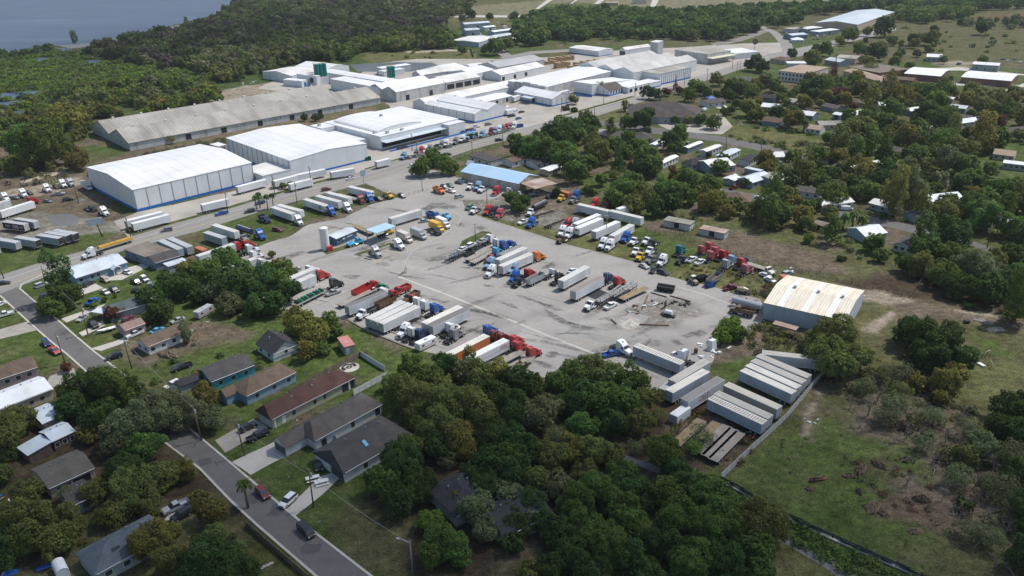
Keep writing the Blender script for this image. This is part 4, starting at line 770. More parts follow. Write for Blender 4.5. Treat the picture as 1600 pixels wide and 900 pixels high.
def tractor(sleeper=True, frame=True):
    b = -1.0 if sleeper else .7; x0 = -4. if sleeper else -3.6
    top = [(2.25, 2.15), (1.72, 2.95), (1.0, 3.6), (.1, 3.95), (b, 3.98)] if sleeper else [(2.25, 2.15), (1.78, 2.85), (1.4, 2.98), (b, 2.98)]
    cab = MB().prism([(b, 1.0), (2.25, 1.0)]+top, -1.22, 1.22, [0, .02, .06, .12, .14, .14, .1][:len(top)+2])
    hood = MB().prism([(2.26, .85), (3.95, .75), (4.02, 1.3), (3.8, 1.68), (2.26, 2.08)], -1.02, 1.02, [0, .22, .22, .2, .02])
    for s in (-1, 1): hood.box(2.42, 3.72, *sorted((s*.84, s*1.2)), .98, 1.32, .22, 0)
    ps = [part('cab', cab, 'body', [('windshield', MB().add([(2.27, -1.0, 2.2), (2.27, 1.0, 2.2), (1.77, .96, 2.93), (1.77, -.96, 2.93)], [(0, 1, 2, 3)]), GLS)]+([('skylight', MB().box(.35, .8, -.25, .25, 3.78, 3.9), GLS)] if sleeper else [])),
          part('hood', hood, 'body', [('grille', MB().box(3.98, 4.03, -.5, .5, .85, 1.5), CHS)]),
          part('chassis', MB().box(x0, 3.4, -.42, .42, .62, .92).box(x0, x0+.1, -1.1, 1.1, .5, .9).box(-1, 3.7, -.8, .8, .5, .8), CHS, [('fifth_wheel', MB().cyl((-2.7, 0, .95), .5, .14, n=12).box(-3.3, -2.6, -.4, .4, .92, 1.02), CHS)]),
          part('bumper', MB().box(3.75, 4.08, -1.15, 1.15, .38, .74), 'bump')]
    for s in (-1, 1):
        ps.append(part('side_window', MB().box(1.0, 1.85, *sorted((s*1.15, s*1.235)), 2.08, 2.72, .12, 0), GLS))
        ps.append(part('headlight', MB().box(3.7, 3.98, *sorted((s*.78, s*1.0)), 1.0, 1.22), HLT))
        ps.append(part('fuel_tank', MB().cyl((-.9 if sleeper else -.6, s*.95, .72), .32, 1.7, 'x', 12), CHR))
        ps.append(part('mirror', MB().box(1.95, 2.1, *sorted((s*1.3, s*1.5)), 1.9, 2.6), CHS))
        if sleeper: ps.append(part('exhaust_stack', MB().cyl((b-.15, s*.95, .9), .09, 3.1, n=8), CHR))
        ps.append(wheel(3.05, s*1.02)); ps += [wheel(x, s*.9, .52, .6) for x in (x0+.75, x0+2.05)]
    return ps
def trailer(L, reefer=False, dark_door=False, marks=False):
    h = L/2; ps = [part('cargo_box', MB().box(-h, h, -1.29, 1.29, 1.15, 4.08), 'body', [('corner_rail', MB().box(-h-.02, h+.02, -1.31, 1.31, 4.0, 4.085).box(-h-.02, h+.02, -1.31, 1.31, 1.13, 1.25), FRM)]),
        part('roof', MB().box(-h+.04, h-.04, -1.24, 1.24, 4.085, 4.115), 'roof'),
        part('underframe', MB().box(-h, h-.4, -.5, .5, .92, 1.14).box(-h+.3, -h+3.6, -.55, .55, .55, .95).box(-h-.03, -h+.07, -1.1, 1.1, .45, .58), CHS)]
    for s in (-1, 1):
        ps.append(part('rear_door', MB().box(-h-.05, -h+.0, *sorted((s*.03, s*1.2)), 1.28, 3.95), DK if dark_door else 'door', [('lock_rod', MB().cyl((-h-.07, s*.5, 1.3), .025, 2.6, n=6), CHR)]))
        ps.append(part('landing_leg', MB().box(h-3.1, h-2.95, *sorted((s*.75, s*.9)), .0, 1.15), CHS))
        ps += [wheel(-h+x, s*.95, .5, .6) for x in (1.5, 2.8)]
    if reefer: ps.append(part('cooling_unit', MB().box(h, h+.45, -.95, .95, 2.0, 3.95, .05, .05), FRM, [('vent', MB().box(h+.42, h+.47, -.6, .6, 2.9, 3.6), DK)]))
    if marks:
        mk = MB()
        for k in range(int(L/.75)): mk.box(-h+.5+k*.75, -h+.78+k*.75, -.85, .85, 4.118, 4.122)
        ps.append(part('roof_marks', mk, mat('roof_rib_mark', (.22, .21, .20), .8, .3, 1.)))
    return ps
def container():
    ps = [part('cargo_box', MB().box(-3.05, 3.05, -1.22, 1.22, .1, 2.6), 'body'), part('roof', MB().box(-3.0, 3.0, -1.18, 1.18, 2.6, 2.64), 'roof')]
    for s in (-1, 1): ps.append(part('door', MB().box(-3.1, -3.05, *sorted((s*.03, s*1.15)), .25, 2.45), 'door'))
    return ps
def flatbed(L=14.6, deck=None):
    h = L/2; ps = [part('deck', MB().box(-h, h, -1.28, 1.28, 1.25, 1.42), deck or PLK), part('side_rail', MB().box(-h, h, -1.31, -1.28, 1.2, 1.46).box(-h, h, 1.28, 1.31, 1.2, 1.46).box(h, h+.06, -1.3, 1.3, 1.2, 1.5), GREY),
        part('underframe', MB().box(-h, h-.3, -.5, -.35, .85, 1.25).box(-h, h-.3, .35, .5, .85, 1.25), CHS)]
    for s in (-1, 1): ps += [wheel(-h+x, s*.95, .5, .6) for x in (1.4, 2.7)]+[part('landing_leg', MB().box(h-3, h-2.86, *sorted((s*.75, s*.88)), 0, 1.2), CHS)]
    return ps
def skeleton(L=12.5):
    h = L/2; b = MB().box(-h, h, -.5, -.36, .85, 1.2).box(-h, h, .36, .5, .85, 1.2)
    for k in range(7): b.box(-h+k*(L-.3)/6, -h+.3+k*(L-.3)/6, -1.2 if k in (0, 3, 6) else -.5, 1.2 if k in (0, 3, 6) else .5, .95, 1.12)
    ps = [part('frame', b, CHS)]
    for s in (-1, 1): ps += [wheel(-h+x, s*.95, .5, .6) for x in (1.4, 2.7)]
    return ps
def carrier(L=14):
    h = L/2; b = MB()
    for s in (-1, 1):
        b.box(-h, h, *sorted((s*1.15, s*1.25)), .75, .95)
        for x in np.linspace(-h+.4, h-.4, 6): b.box(x-.07, x+.07, *sorted((s*1.15, s*1.27)), .9, 2.7)
        y = sorted((s*.55, s*1.1))
        b.add([(-h, y[0], 1.0), (h*.1, y[0], 1.15), (h*.1, y[1], 1.15), (-h, y[1], 1.0)], [(0, 1, 2, 3)]).add([(h*.12, y[0], 1.1), (h, y[0], 1.5), (h, y[1], 1.5), (h*.12, y[1], 1.1)], [(0, 1, 2, 3)])
    u = MB()
    for s in (-1, 1):
        y = sorted((s*.5, s*1.15)); u.box(-h+.3, -.3, *y, 2.35, 2.45); u.prism([(0, 2.5), (h, 3.1), (h, 3.2), (0, 2.6)], *y)
        u.box(-h, h, *sorted((s*1.17, s*1.27)), 2.62, 2.74)
    for x in np.linspace(-h+.4, h-.4, 9): u.box(x-.05, x+.05, -1.2, 1.2, 2.5, 2.58)
    ps = [part('lower_rack', b, CHS), part('upper_rack', u, mat('rack_steel', (.25, .26, .27), .6, .2, 1.))]
    for s in (-1, 1): ps += [wheel(x, s*.95, .45, .5) for x in (-h+3, -h+4.1)]
    return ps
def bed(x0, x1, z0, z1, m='bed'):
    b = MB(); b.box(x0, x1, -1.2, 1.2, z0, z0+.1)
    for s in (-1, 1): b.box(x0, x1, *sorted((s*1.12, s*1.22)), z0, z1); [b.box(x-.06, x+.06, *sorted((s*1.22, s*1.28)), z0, z1) for x in np.linspace(x0+.3, x1-.3, 6)]
    return b.box(x0-.06, x0, -1.22, 1.22, z0, z1-.1).box(x1, x1+.08, -1.22, 1.22, z0, z1+.25)
def dump_truck():
    ps = [p for p in tractor(False)]
    ps.append(part('dump_bed', bed(-3.9, .45, 1.1, 2.5), 'bed')); ps.append(part('load', MB().box(-3.8, .35, -1.1, 1.1, 1.2, 1.75, .4, .25), RST)); return ps
def dump_trailer(L=8):
    ps = [part('dump_bed', bed(-L/2, L/2, 1.1, 2.9), 'bed'), part('underframe', MB().box(-L/2, L/2, -.45, .45, .8, 1.08), CHS), part('load', MB().box(-L/2+.1, L/2-.1, -1.1, 1.1, 1.2, 1.7, .4, .25), RST)]
    for s in (-1, 1): ps += [wheel(-L/2+x, s*.95, .5, .6) for x in (1.2, 2.4)]
    return ps
def box_truck():
    ps = [part('cargo_box', MB().box(-4.2, 2.0, -1.2, 1.2, 1.0, 3.75), 'body'), part('roof', MB().box(-4.16, 1.96, -1.15, 1.15, 3.75, 3.78), 'roof'),
        part('cab', MB().prism([(2.1, .7), (4.3, .65), (4.35, 1.35), (3.5, 1.75), (3.0, 2.45), (2.1, 2.55)], -1.05, 1.05, [0, .08, .08, .02, .1, .1]), 'cab', [('windshield', MB().add([(3.52, -.9, 1.78), (3.52, .9, 1.78), (3.04, .86, 2.42), (3.04, -.86, 2.42)], [(0, 1, 2, 3)]), GLS)]),
        part('chassis', MB().box(-4.2, 4, -.4, .4, .55, .98), CHS)]
    for s in (-1, 1): ps += [wheel(3.4, s*.92, .45, .28), wheel(-2.6, s*.88, .45, .5), part('side_window', MB().box(2.35, 3.0, *sorted((s*.99, s*1.06)), 1.75, 2.3, .08, 0), GLS)]
    ps.append(part('rear_door', MB().box(-4.25, -4.2, -1.05, 1.05, 1.1, 3.55), 'roof')); return ps
def car(kind='sedan'):
    L = dict(sedan=2.35, suv=2.4, pickup=2.95, van=2.6)[kind]; W_ = dict(sedan=.9, suv=.96, pickup=1.0, van=1.0)[kind]; up = dict(sedan=0, suv=.15, pickup=.2, van=.15)[kind]
    z = .95+up
    if kind == 'sedan': bp, cp, rf = [(-L, .3), (L, .3), (L, .62), (L-.2, .78), (.95, .95), (-1.55, .97), (-L, .9)], [(-1.85, .94), (1.15, .94), (.4, 1.42), (-1.05, 1.42)], (-1.0, .35, 1.42)
    elif kind == 'suv': bp, cp, rf = [(-L, .4), (L, .4), (L, .8), (L-.25, 1.0), (1.1, 1.1), (-L, 1.12)], [(-2.32, 1.09), (1.25, 1.09), (.5, 1.74), (-2.05, 1.74)], (-2.0, .45, 1.74)
    elif kind == 'van': bp, cp, rf = [(-L, .4), (L, .4), (L, .85), (L-.3, 1.1), (1.9, 1.2), (-L, 1.25)], [(-2.55, 1.22), (2.0, 1.22), (1.3, 1.95), (-2.4, 1.98)], (-2.35, 1.25, 1.96)
    else: bp, cp, rf = [(-L, .5), (L, .45), (L, .95), (L-.2, 1.1), (1.2, 1.2), (-.95, 1.2), (-.96, .75), (-2.85, .75), (-2.86, 1.15), (-L, 1.15)], [(-.95, 1.17), (1.35, 1.17), (.6, 1.83), (-.75, 1.83)], (-.7, .55, 1.83)
    n = len(bp); body = MB().prism(bp, -W_, W_, [.04]*n)
    if kind == 'pickup': [body.box(-L+.02, -.97, *sorted((s*(W_-.14), s*(W_-.04))), .75, 1.2) for s in (-1, 1)]
    ps = [part('body', body, 'body', [('grille', MB().box(L-.01, L+.02, -.6, .6, .5, .72+up), CHS)]),
          part('glasshouse', MB().prism(cp, -W_+.06, W_-.06, [0, 0, .16, .16]), GLS), part('roof', MB().box(rf[0], rf[1], -W_+.2, W_-.2, rf[2]-.01, rf[2]+.04, .05, .04), 'body')]
    if kind == 'van': ps[1] = part('glasshouse', MB().prism(cp, -W_+.06, W_-.06, [0, 0, .12, .12]), 'body', [('windshield', MB().add([(2.03, -.8, 1.25), (2.03, .8, 1.25), (1.36, .78, 1.93), (1.36, -.78, 1.93)], [(0, 1, 2, 3)]), GLS)])
    r = .33 if kind == 'sedan' else .39
    for s in (-1, 1):
        ps += [wheel(L-.95, s*(W_-.1), r, .24), wheel(-L+.95, s*(W_-.1), r, .24), part('headlight', MB().box(L-.12, L+.015, *sorted((s*.55, s*.84)), .62+up, .76+up), HLT), part('tail_light', MB().box(-L-.01, -L+.05, *sorted((s*.6, s*.86)), .65+up, .85+up), TLT)]
    return ps
def tanker(L=10):
    ps = [part('tank', MB().cyl((-L/2, 0, 2.1), 1.1, L, 'x', 20), 'body'), part('underframe', MB().box(-L/2, L/2, -.45, .45, .85, 1.15), CHS), part('catwalk', MB().box(-L/2+.5, L/2-.5, -.2, .2, 3.2, 3.26), GREY)]
    for s in (-1, 1): ps += [wheel(-L/2+x, s*.95, .5, .6) for x in (1.2, 2.5)]
    return ps
def camper():
    ps = [part('body', MB().prism([(-3.6, .55), (3.3, .55), (3.7, 1.3), (3.3, 2.7), (-3.6, 2.75)], -1.2, 1.2), 'body'), part('roof_unit', MB().box(-.4, .5, -.35, .35, 2.75, 3.0), GREY), part('hitch', MB().box(3.4, 4.6, -.08, .08, .5, .62), CHS)]
    for s in (-1, 1): ps += [wheel(-.5, s*1.05, .35, .22), wheel(.4, s*1.05, .35, .22)]+[part('window', MB().box(x, x+1, *sorted((s*1.18, s*1.22)), 1.5, 2.1), GLS) for x in (-2.6, 1.4)]
    ps.append(part('stripe', MB().box(-3.5, 3.2, -1.215, -1.19, 1.0, 1.15), TLT)); return ps
def loader():
    ps = [part('body', MB().box(-2.4, .8, -.7, .7, .8, 1.7, .1, .05).box(.8, 1.6, -.5, .5, .7, 1.2), 'body'), part('cab', MB().box(-.5, .7, -.6, .6, 1.7, 2.9, .08, .05), GLS, [('cab_roof', MB().box(-.6, .8, -.7, .7, 2.9, 3.0), 'body2')]),
        part('arm', MB().prism([(.9, 1.6), (2.8, .6), (3.0, .8), (1.0, 1.85)], -.6, -.45).prism([(.9, 1.6), (2.8, .6), (3.0, .8), (1.0, 1.85)], .45, .6), 'body'), part('bucket', MB().prism([(2.7, .2), (3.7, .15), (3.1, .6), (2.8, 1.1)], -1.1, 1.1), CHS)]
    ps[1] = (ps[1][0], ps[1][1], ps[1][2], ps[1][3], [(ps[1][4][0][0], ps[1][4][0][1], FRM)])
    for s in (-1, 1): ps += [wheel(1.2, s*.95, .65, .4), wheel(-1.5, s*.95, .65, .4)]
    return ps
def boat():
    h = MB(); sec = [(-2.8, .8, .5), (-1, .95, .5), (1.2, .85, .55), (2.6, .35, .75), (3.1, .02, .95)]
    vs = []
    for x, w, z in sec: vs += [(x, -w, z+.5), (x, 0, z*.6), (x, w, z+.5)]
    fs = []
    for i in range(4): a = i*3; fs += [(a, a+1, a+4, a+3), (a+1, a+2, a+5, a+4)]
    fs.append((0, 1, 2)); h.add(vs, fs).add([(x, y, z-.12) for x, y, z in vs], [(i*3, i*3+3, i*3+5, i*3+2) for i in range(4)])
    return [part('hull', h, 'body'), part('seat', MB().box(-.6, .2, -.5, .5, .7, 1.15), FRM), part('motor', MB().box(-3.2, -2.8, -.2, .2, .5, 1.4), CHS), part('trailer_frame', MB().box(-2.5, 4.2, -.05, .05, .3, .4).box(-1.5, -1.3, -1, 1, .25, .35), GREY), wheel(-1.4, -1.0, .3, .2), wheel(-1.4, 1.0, .3, .2)]
def tow_truck():
    ps = tractor(False); ps.append(part('tow_bed', MB().box(-3.7, .5, -1.15, 1.15, 1.0, 1.6, .1, .1).prism([(-3.4, 1.6), (-2.9, 1.6), (-.5, 2.7), (-.8, 2.8)], -.2, .2), 'bed')); return ps
def mixer():
    return [part('drum', MB().cyl((-2, 0, 1.6), .7, 2.2, 'x', 16, r2=1.05).cyl((.2, 0, 1.6), 1.05, 1.6, 'x', 16, r2=.5), 'body'), part('frame', MB().box(-2.6, 2.6, -.5, .5, .4, .8), CHS), wheel(-1.5, -.9), wheel(-1.5, .9), wheel(1.6, -.9), wheel(1.6, .9)]
# prototype name: (builder, category, length, height of the line the pixels trace, object name)
PR = dict(T=(tractor, 'truck', 8.1, 2.1, 'tractor_truck'), D=(lambda: tractor(False), 'truck', 7.6, 1.8, 'day_cab_truck'), R=(lambda: trailer(16.15), 'trailer', 16, 4.1, 'box_trailer'), RM=(lambda: trailer(16.15, marks=True), 'trailer', 16, 4.1, 'box_trailer'),
    RC=(lambda: trailer(15.8, reefer=True), 'trailer', 16, 4.1, 'refrigerated_trailer'), RD=(lambda: trailer(12.6, dark_door=True), 'trailer', 12.6, 4.1, 'box_trailer'), RS=(lambda: trailer(12.6), 'trailer', 12.6, 4.1, 'box_trailer'), RP=(lambda: trailer(8.6), 'trailer', 8.6, 4.1, 'box_trailer'),
    K=(container, 'container', 6, 2.6, 'shipping_container'), F=(flatbed, 'trailer', 14.6, 1.4, 'flatbed_trailer'), FR=(lambda: flatbed(13.5, RDK), 'trailer', 13.5, 1.4, 'flatbed_trailer'), S=(skeleton, 'trailer', 12.5, 1.1, 'skeletal_trailer'), X=(carrier, 'trailer', 14, 2., 'car_carrier'),
    U=(dump_truck, 'dump truck', 8, 1.9, 'dump_truck'), UT=(dump_trailer, 'trailer', 8, 2.2, 'dump_trailer'), B=(box_truck, 'box truck', 8.6, 2.6, 'box_truck'), c=(car, 'car', 4.7, .9, 'parked_car'), s=(lambda: car('suv'), 'car', 4.8, 1.1, 'suv'), p=(lambda: car('pickup'), 'pickup', 5.9, 1.1, 'pickup_truck'),
    v=(lambda: car('van'), 'van', 5.2, 1.2, 'van'), N=(tanker, 'trailer', 10, 2.2, 'tank_trailer'), C=(camper, 'camper', 7.3, 1.8, 'camper_trailer'), L=(loader, 'loader', 6, 1.6, 'wheel_loader'), b=(boat, 'boat', 6, .8, 'boat_trailer'), W=(tow_truck, 'tow truck', 7.8, 1.8, 'tow_truck'), M=(mixer, 'mixer', 5, 1.5, 'concrete_mixer'))
WORD = dict(T='sleeper cab truck', D='day cab truck', R='box trailer', RM='box trailer with ribbed roof marks', RC='refrigerated trailer', RD='box trailer with dark open end', RS='box trailer', RP='short box trailer', K='shipping container', F='plank deck flatbed trailer', FR='rust brown flatbed trailer', S='bare skeletal trailer', X='car carrier rack', U='dump truck', UT='open dump trailer', B='box truck', c='sedan', s='SUV', p='pickup', v='van', N='tank trailer', C='camper trailer', L='wheel loader', b='small boat on trailer', W='tow truck', M='drum mixer')
PROTO = {}
SDOOR = mat('door_grey', (.40, .42, .43), .6, .08, .6, .3, dirt=((.2, .18, .16), (.8, .8, .2))); 
def spawn(code, x1, y1, x2, y2, col, ctx, look='', zoff=0, tilt=0, over=None):
    fn, cat, L, zr, nm = PR[code]
    if code not in PROTO: PROTO[code] = fn()
    a, b = G(x1, y1, zr+zoff), G(x2, y2, zr+zoff); c = (a+b)/2; d = b-a; rz = math.atan2(d.y, d.x)
    r = empty(nm, (c.x, c.y, zoff), rz); r.rotation_euler.y = tilt
    cw = look or {'old': 'weathered white', 'ribbed': 'rib sided white', 'bright': 'clean white', 'dark_top': 'dark topped white', 'grey_top': 'grey topped white', 'brown_top': 'brown topped white', 'mould': 'mouldy grey', 'blue_grey': 'blue grey', 'rust': 'rust red'}.get(col, col.replace('_', ' '))
    tag(r, f"{cw} {WORD[code]} {ctx}".strip(), cat, GROUPS.get(ctx))
    box = code in ('R', 'RM', 'RC', 'RD', 'RS', 'RP', 'K')
    if box: bm_, rm_ = TBX[col]
    elif code == 'B': bm_, rm_ = (TBX[col] if col in TBX else (PC[col], PC[col]))
    else: bm_ = rm_ = PC[col]
    keys = dict(body=bm_, roof=rm_, door=SDOOR, bed=over or bm_, cab=over or (PC['white'] if col in TBX else bm_), bump=CHR if code == 'T' and random.random() < .5 else CHS, body2=FRM)
    for pn, me, m_, loc, subs in PROTO[code]:
        o = bpy.data.objects.new(pn, me); COL.objects.link(o); o.parent = r; o.location = loc
        o.material_slots[0].link = 'OBJECT'; o.material_slots[0].material = keys.get(m_, m_) if isinstance(m_, str) else m_
        for sn, sme, sm_ in subs:
            q = bpy.data.objects.new(sn, sme); COL.objects.link(q); q.parent = o
            q.material_slots[0].link = 'OBJECT'; q.material_slots[0].material = keys.get(sm_, sm_) if isinstance(sm_, str) else sm_
    return r
GROUPS = {}
def row(ctx, items, group=None):
    if group: GROUPS[ctx] = group
    for it in items:
        it = list(it); kw = it.pop() if isinstance(it[-1], dict) else {}
        spawn(*it[:6], ctx, **kw)

row('in the gravel yard left of the warehouse', [('T', 28, 297, 42, 305, 'white'), ('T', 65, 289, 79, 297, 'white'), ('T', 90, 282, 104, 290, 'white'), ('T', 102, 280, 116, 288, 'silver'), ('T', 0, 303, 14, 311, 'white'),
    ('T', 39, 316, 56, 311, 'red'), ('R', -4, 331, 53, 313.5, 'bright'), ('R', -40, 327, 12, 312.5, 'white'), ('T', 152, 325, 170, 333, 'white'), ('D', 132, 322, 148, 325, 'black'),
    ('p', 80, 303, 101, 301, 'silver'), ('s', 96, 312, 115, 309, 'black'), ('c', 67, 313, 81, 314, 'grey'), ('s', 15, 308, 28, 308, 'grey'), ('s', 40, 299, 51, 302, 'black'), ('s', 82, 289, 93, 293, 'black'), ('B', 128, 285, 141, 291, 'white')], 'trucks in the gravel yard')
r_ = spawn('RS', 44, 350.3, 3, 344.8, 'black', 'parked above the puddle yard trailers', 'black sided pictured')
for x, w_, h_, c_ in ((-4.6, 2.2, 1.2, (.30, .27, .33)), (-1.2, 3.4, 2.0, (.42, .38, .45)), (3.4, 2.6, 1.0, (.45, .45, .5))):
    b_ = MB()
    for k in range(7): b_.box(x-w_/2+k*w_/7, x-w_/2+k*w_/7+w_/10, 1.292, 1.30, 2.7-h_/2+.15*(k % 3), 2.7+h_/2-.12*((k*2) % 3))
    b_.build('side_graphic', mat('graphic_%d' % int(x*10), c_, .5, .3, 2.), r_)
row('above the front trailer row by the puddle', [('RS', 60, 346.5, 20, 340, 'blue_grey')])
row('in the front trailer row below the puddle', [('RS', 30, 378.5, -9, 372, 'blue_grey'), ('RD', 61.5, 375.5, 22, 369, 'blue_grey'), ('RD', 97, 371.8, 56, 365.5, 'blue_grey'), ('RD', 109, 368, 69, 361.5, 'blue_grey'), ('RD', 121, 365, 82, 358.5, 'blue_grey'), ('RS', -2, 386, -42, 379, 'blue_grey')], 'trailers in the front row below the puddle')
row('in the plant frontage along the highway', [('R', 197, 344.5, 251, 331, 'bright'), ('R', 207, 349, 262, 335, 'bright'), ('RS', 311, 320.5, 359, 309.5, 'bright'), ('R', 370, 291.5, 414, 280, 'bright'), ('RS', 430, 282, 459, 274.5, 'bright'), ('RS', 452, 287.5, 486, 279, 'bright'), ('R', 463, 273, 505, 264.5, 'bright'), ('RS', 513, 269.3, 556, 262, 'bright'), ('RP', 584, 253, 611, 246.8, 'bright')], 'white trailers on the plant frontage')
row('driving on the highway', [('s', 270, 356, 250, 359, 'grey'), ('p', 355, 330, 337, 334, 'blue'), ('s', 398, 327, 382, 330, 'black'), ('s', 412, 314, 400, 317, 'navy'), ('s', 502, 296, 517, 293, 'dark_red'), ('c', 541, 279.5, 554, 276, 'white'), ('c', 638, 259, 649, 256.5, 'white'), ('s', 693, 241.5, 705, 239, 'black'), ('s', 773, 218.5, 786, 216.5, 'black'), ('T', 152, 391, 134, 396.5, 'white'), ('c', -2, 442, 12, 440, 'black'), ('s', 983, 164, 989, 162, 'grey'), ('c', 1030, 155, 1037, 153, 'silver')])
r_ = spawn('F', 204, 373.5, 155, 388, 'grey', 'behind the white truck on the highway', 'yellow loaded')
MB().box(-7, 7, -1.1, 1.1, 1.43, 2.2, .2, .15).build('load', mat('load_tarp', (.45, .27, .05), .8, .2, .6), r_)
row('on the grass strip by the highway', [('T', 509, 323, 524, 333, 'blue'), ('R', 496, 305.5, 530, 314.5, 'white'), ('T', 535, 318.5, 548, 327, 'white'), ('R', 511, 300, 546, 309, 'white'), ('F', 528, 303, 557, 311, 'grey'), ('T', 556, 305, 569, 314, 'dark_red'), ('RC', 546, 291, 580, 299, 'white'), ('T', 569, 303, 583, 312, 'blue'),
    ('s', 585, 307.5, 597, 311, 'black'), ('D', 600, 300, 612, 306, 'yellow'), ('s', 622, 302, 634, 307.5, 'black'), ('R', 425, 322.5, 459, 334, 'white'), ('T', 458, 338, 472, 347.5, 'white'), ('R', 436, 320, 469, 328.5, 'white'), ('U', 405, 336, 421, 344, 'navy'), ('s', 427, 356.5, 440, 358.5, 'dark_red'),
    ('T', 398, 361, 412, 369, 'blue'), ('N', 368, 353, 396, 362.5, 'navy'), ('R', 334, 350.5, 369, 361.5, 'white'), ('D', 371, 366, 385, 373.5, 'grey'), ('RS', 320, 361.5, 351, 371.5, 'blue_grey')], 'trucks on the grass strip')
r_ = spawn('RC', 475, 310, 510, 321, 'white', 'joined to blue truck on grass', 'round badge')
MB().cyl((5.2, -1.33, 2.75), 1.05, .04, 'y', 24).build('badge', PC['blue'], r_); MB().cyl((5.2, -1.35, 2.75), .72, .03, 'y', 24).build('badge_centre', mat('badge_yellow_green', (.35, .38, .12), .5), r_)
row('beside the flat brown roofed house', [('R', 249, 374, 283, 389.5, 'blue_grey'), ('R', 264, 371, 297, 385.5, 'blue_grey'), ('K', 302, 383, 326, 393, 'rust'), ('R', 310, 399, 363, 381, 'white')])
row('behind the big oak row at the lot edge', [('T', 363, 387, 379, 382, 'red'), ('T', 378, 384, 391, 380, 'red'), ('T', 381, 391, 397, 387, 'white'), ('T', 388, 402, 404, 396, 'white'), ('T', 364, 417, 379, 411, 'white'), ('T', 401, 414, 417, 408, 'white'), ('T', 424, 416, 440, 410, 'red'), ('R', 440, 440, 489, 419, 'white'), ('T', 477, 425, 491, 419, 'white'), ('T', 491, 433, 509, 426, 'red'), ('R', 437, 452, 488, 429.5, 'white'),
    ('T', 511, 447, 531, 438.5, 'black'), ('p', 510, 459, 531, 452, 'silver'), ('c', 475, 449, 489, 444, 'white'), ('c', 454, 421, 468, 417, 'silver'), ('R', 392, 405, 345, 421, 'white'), ('F', 400, 402, 352, 415, 'grey')], 'trucks behind the oak row')
r_ = spawn('F', 456, 478, 510, 451, 'grey', 'behind the black truck', 'green coil loaded')
for k in range(9): MB().cyl((-5.6+k*1.4, -1, 1.95), .52, 2, 'y', 14).build('coil', PC['green'] if k % 2 else mat('dark_coil', (.02, .07, .05), .6), r_)
row('by the pump canopy in the lot', [('R', 607, 341.5, 658, 326.5, 'white'), ('B', 617, 361, 648, 374, 'cream', dict(look='cream white')), ('T', 612, 376, 630, 384, 'white'), ('T', 577, 386, 595, 397, 'silver'), ('W', 543, 380, 566, 373, 'light_blue'), ('D', 590, 366, 612, 358, 'yellow'), ('B', 642, 358, 666, 367, 'silver'), ('D', 669, 355, 687, 362, 'black'),
    ('B', 667, 345, 697, 357, 'yellow'), ('B', 677, 339, 707, 352, 'bright', dict(look='white')), ('U', 669, 332, 686, 337, 'blue'), ('D', 684, 334, 700, 338, 'light_blue'), ('c', 656, 345, 669, 343, 'silver'), ('FR', 584, 365, 552, 351, 'brown')], 'vehicles by the pump canopy')
row('beside the grass island', [('X', 702, 402, 730, 388, 'grey'), ('X', 732, 388, 762, 373, 'grey'), ('T', 758, 376, 773, 369.5, 'white'), ('c', 727, 398, 741, 393.5, 'black'), ('F', 728, 406.5, 768, 387, 'grey'), ('F', 737, 410, 774, 391.5, 'grey'), ('T', 767, 396.5, 783, 390, 'light_blue'), ('T', 768, 383, 784, 376, 'white'), ('T', 778, 386, 794, 379, 'blue'), ('D', 788, 384, 800, 379, 'blue')], 'vehicles beside the grass island')
row('riding on the car carrier', [('c', 703, 399, 717, 392, 'pale_blue', dict(zoff=1.0)), ('c', 716, 391, 730, 384, 'white', dict(zoff=2.4)), ('s', 729, 384.5, 743, 377.5, 'white', dict(zoff=2.5)), ('s', 733, 389, 746, 382.5, 'black', dict(zoff=1.0)), ('c', 747, 378, 760, 371.5, 'silver', dict(zoff=2.6))])
row('in the centre truck row', [('D', 777, 398, 764, 404, 'faded_red'), ('T', 776, 405, 760, 414, 'pale_blue'), ('T', 778, 416, 761, 427, 'white'), ('R', 782.5, 415.5, 829, 396, 'white'), ('R', 774, 407, 824, 385, 'white'), ('RS', 783, 397, 815, 383, 'grey_top'), ('T', 830, 403, 847, 397, 'orange'), ('T', 811, 412, 796, 422, 'pale_blue'), ('T', 814, 424, 798, 436, 'blue'), ('T', 817, 431, 833, 423, 'red'),
    ('UT', 823, 440, 848, 428, 'silver'), ('D', 851, 430, 868, 422, 'white'), ('T', 864, 438, 881, 428, 'black'), ('R', 875.5, 438.5, 918.5, 415.5, 'white'), ('c', 890, 424, 899, 419, 'white'), ('R', 895, 455, 940, 431.5, 'brown_top'), ('T', 941, 438, 957, 430, 'navy'), ('T', 956, 444, 973, 435, 'red'), ('D', 818, 433, 806, 441, 'black')], 'trucks in the centre row')
row('beside the scrap heap', [('X', 938, 471, 968, 453, 'grey'), ('X', 957, 464, 990, 445, 'grey'), ('D', 934, 469, 918, 478, 'white'), ('FR', 972, 466, 1008, 449.5, 'brown'), ('p', 945, 481, 963, 471, 'white')], 'trailers beside the scrap heap')
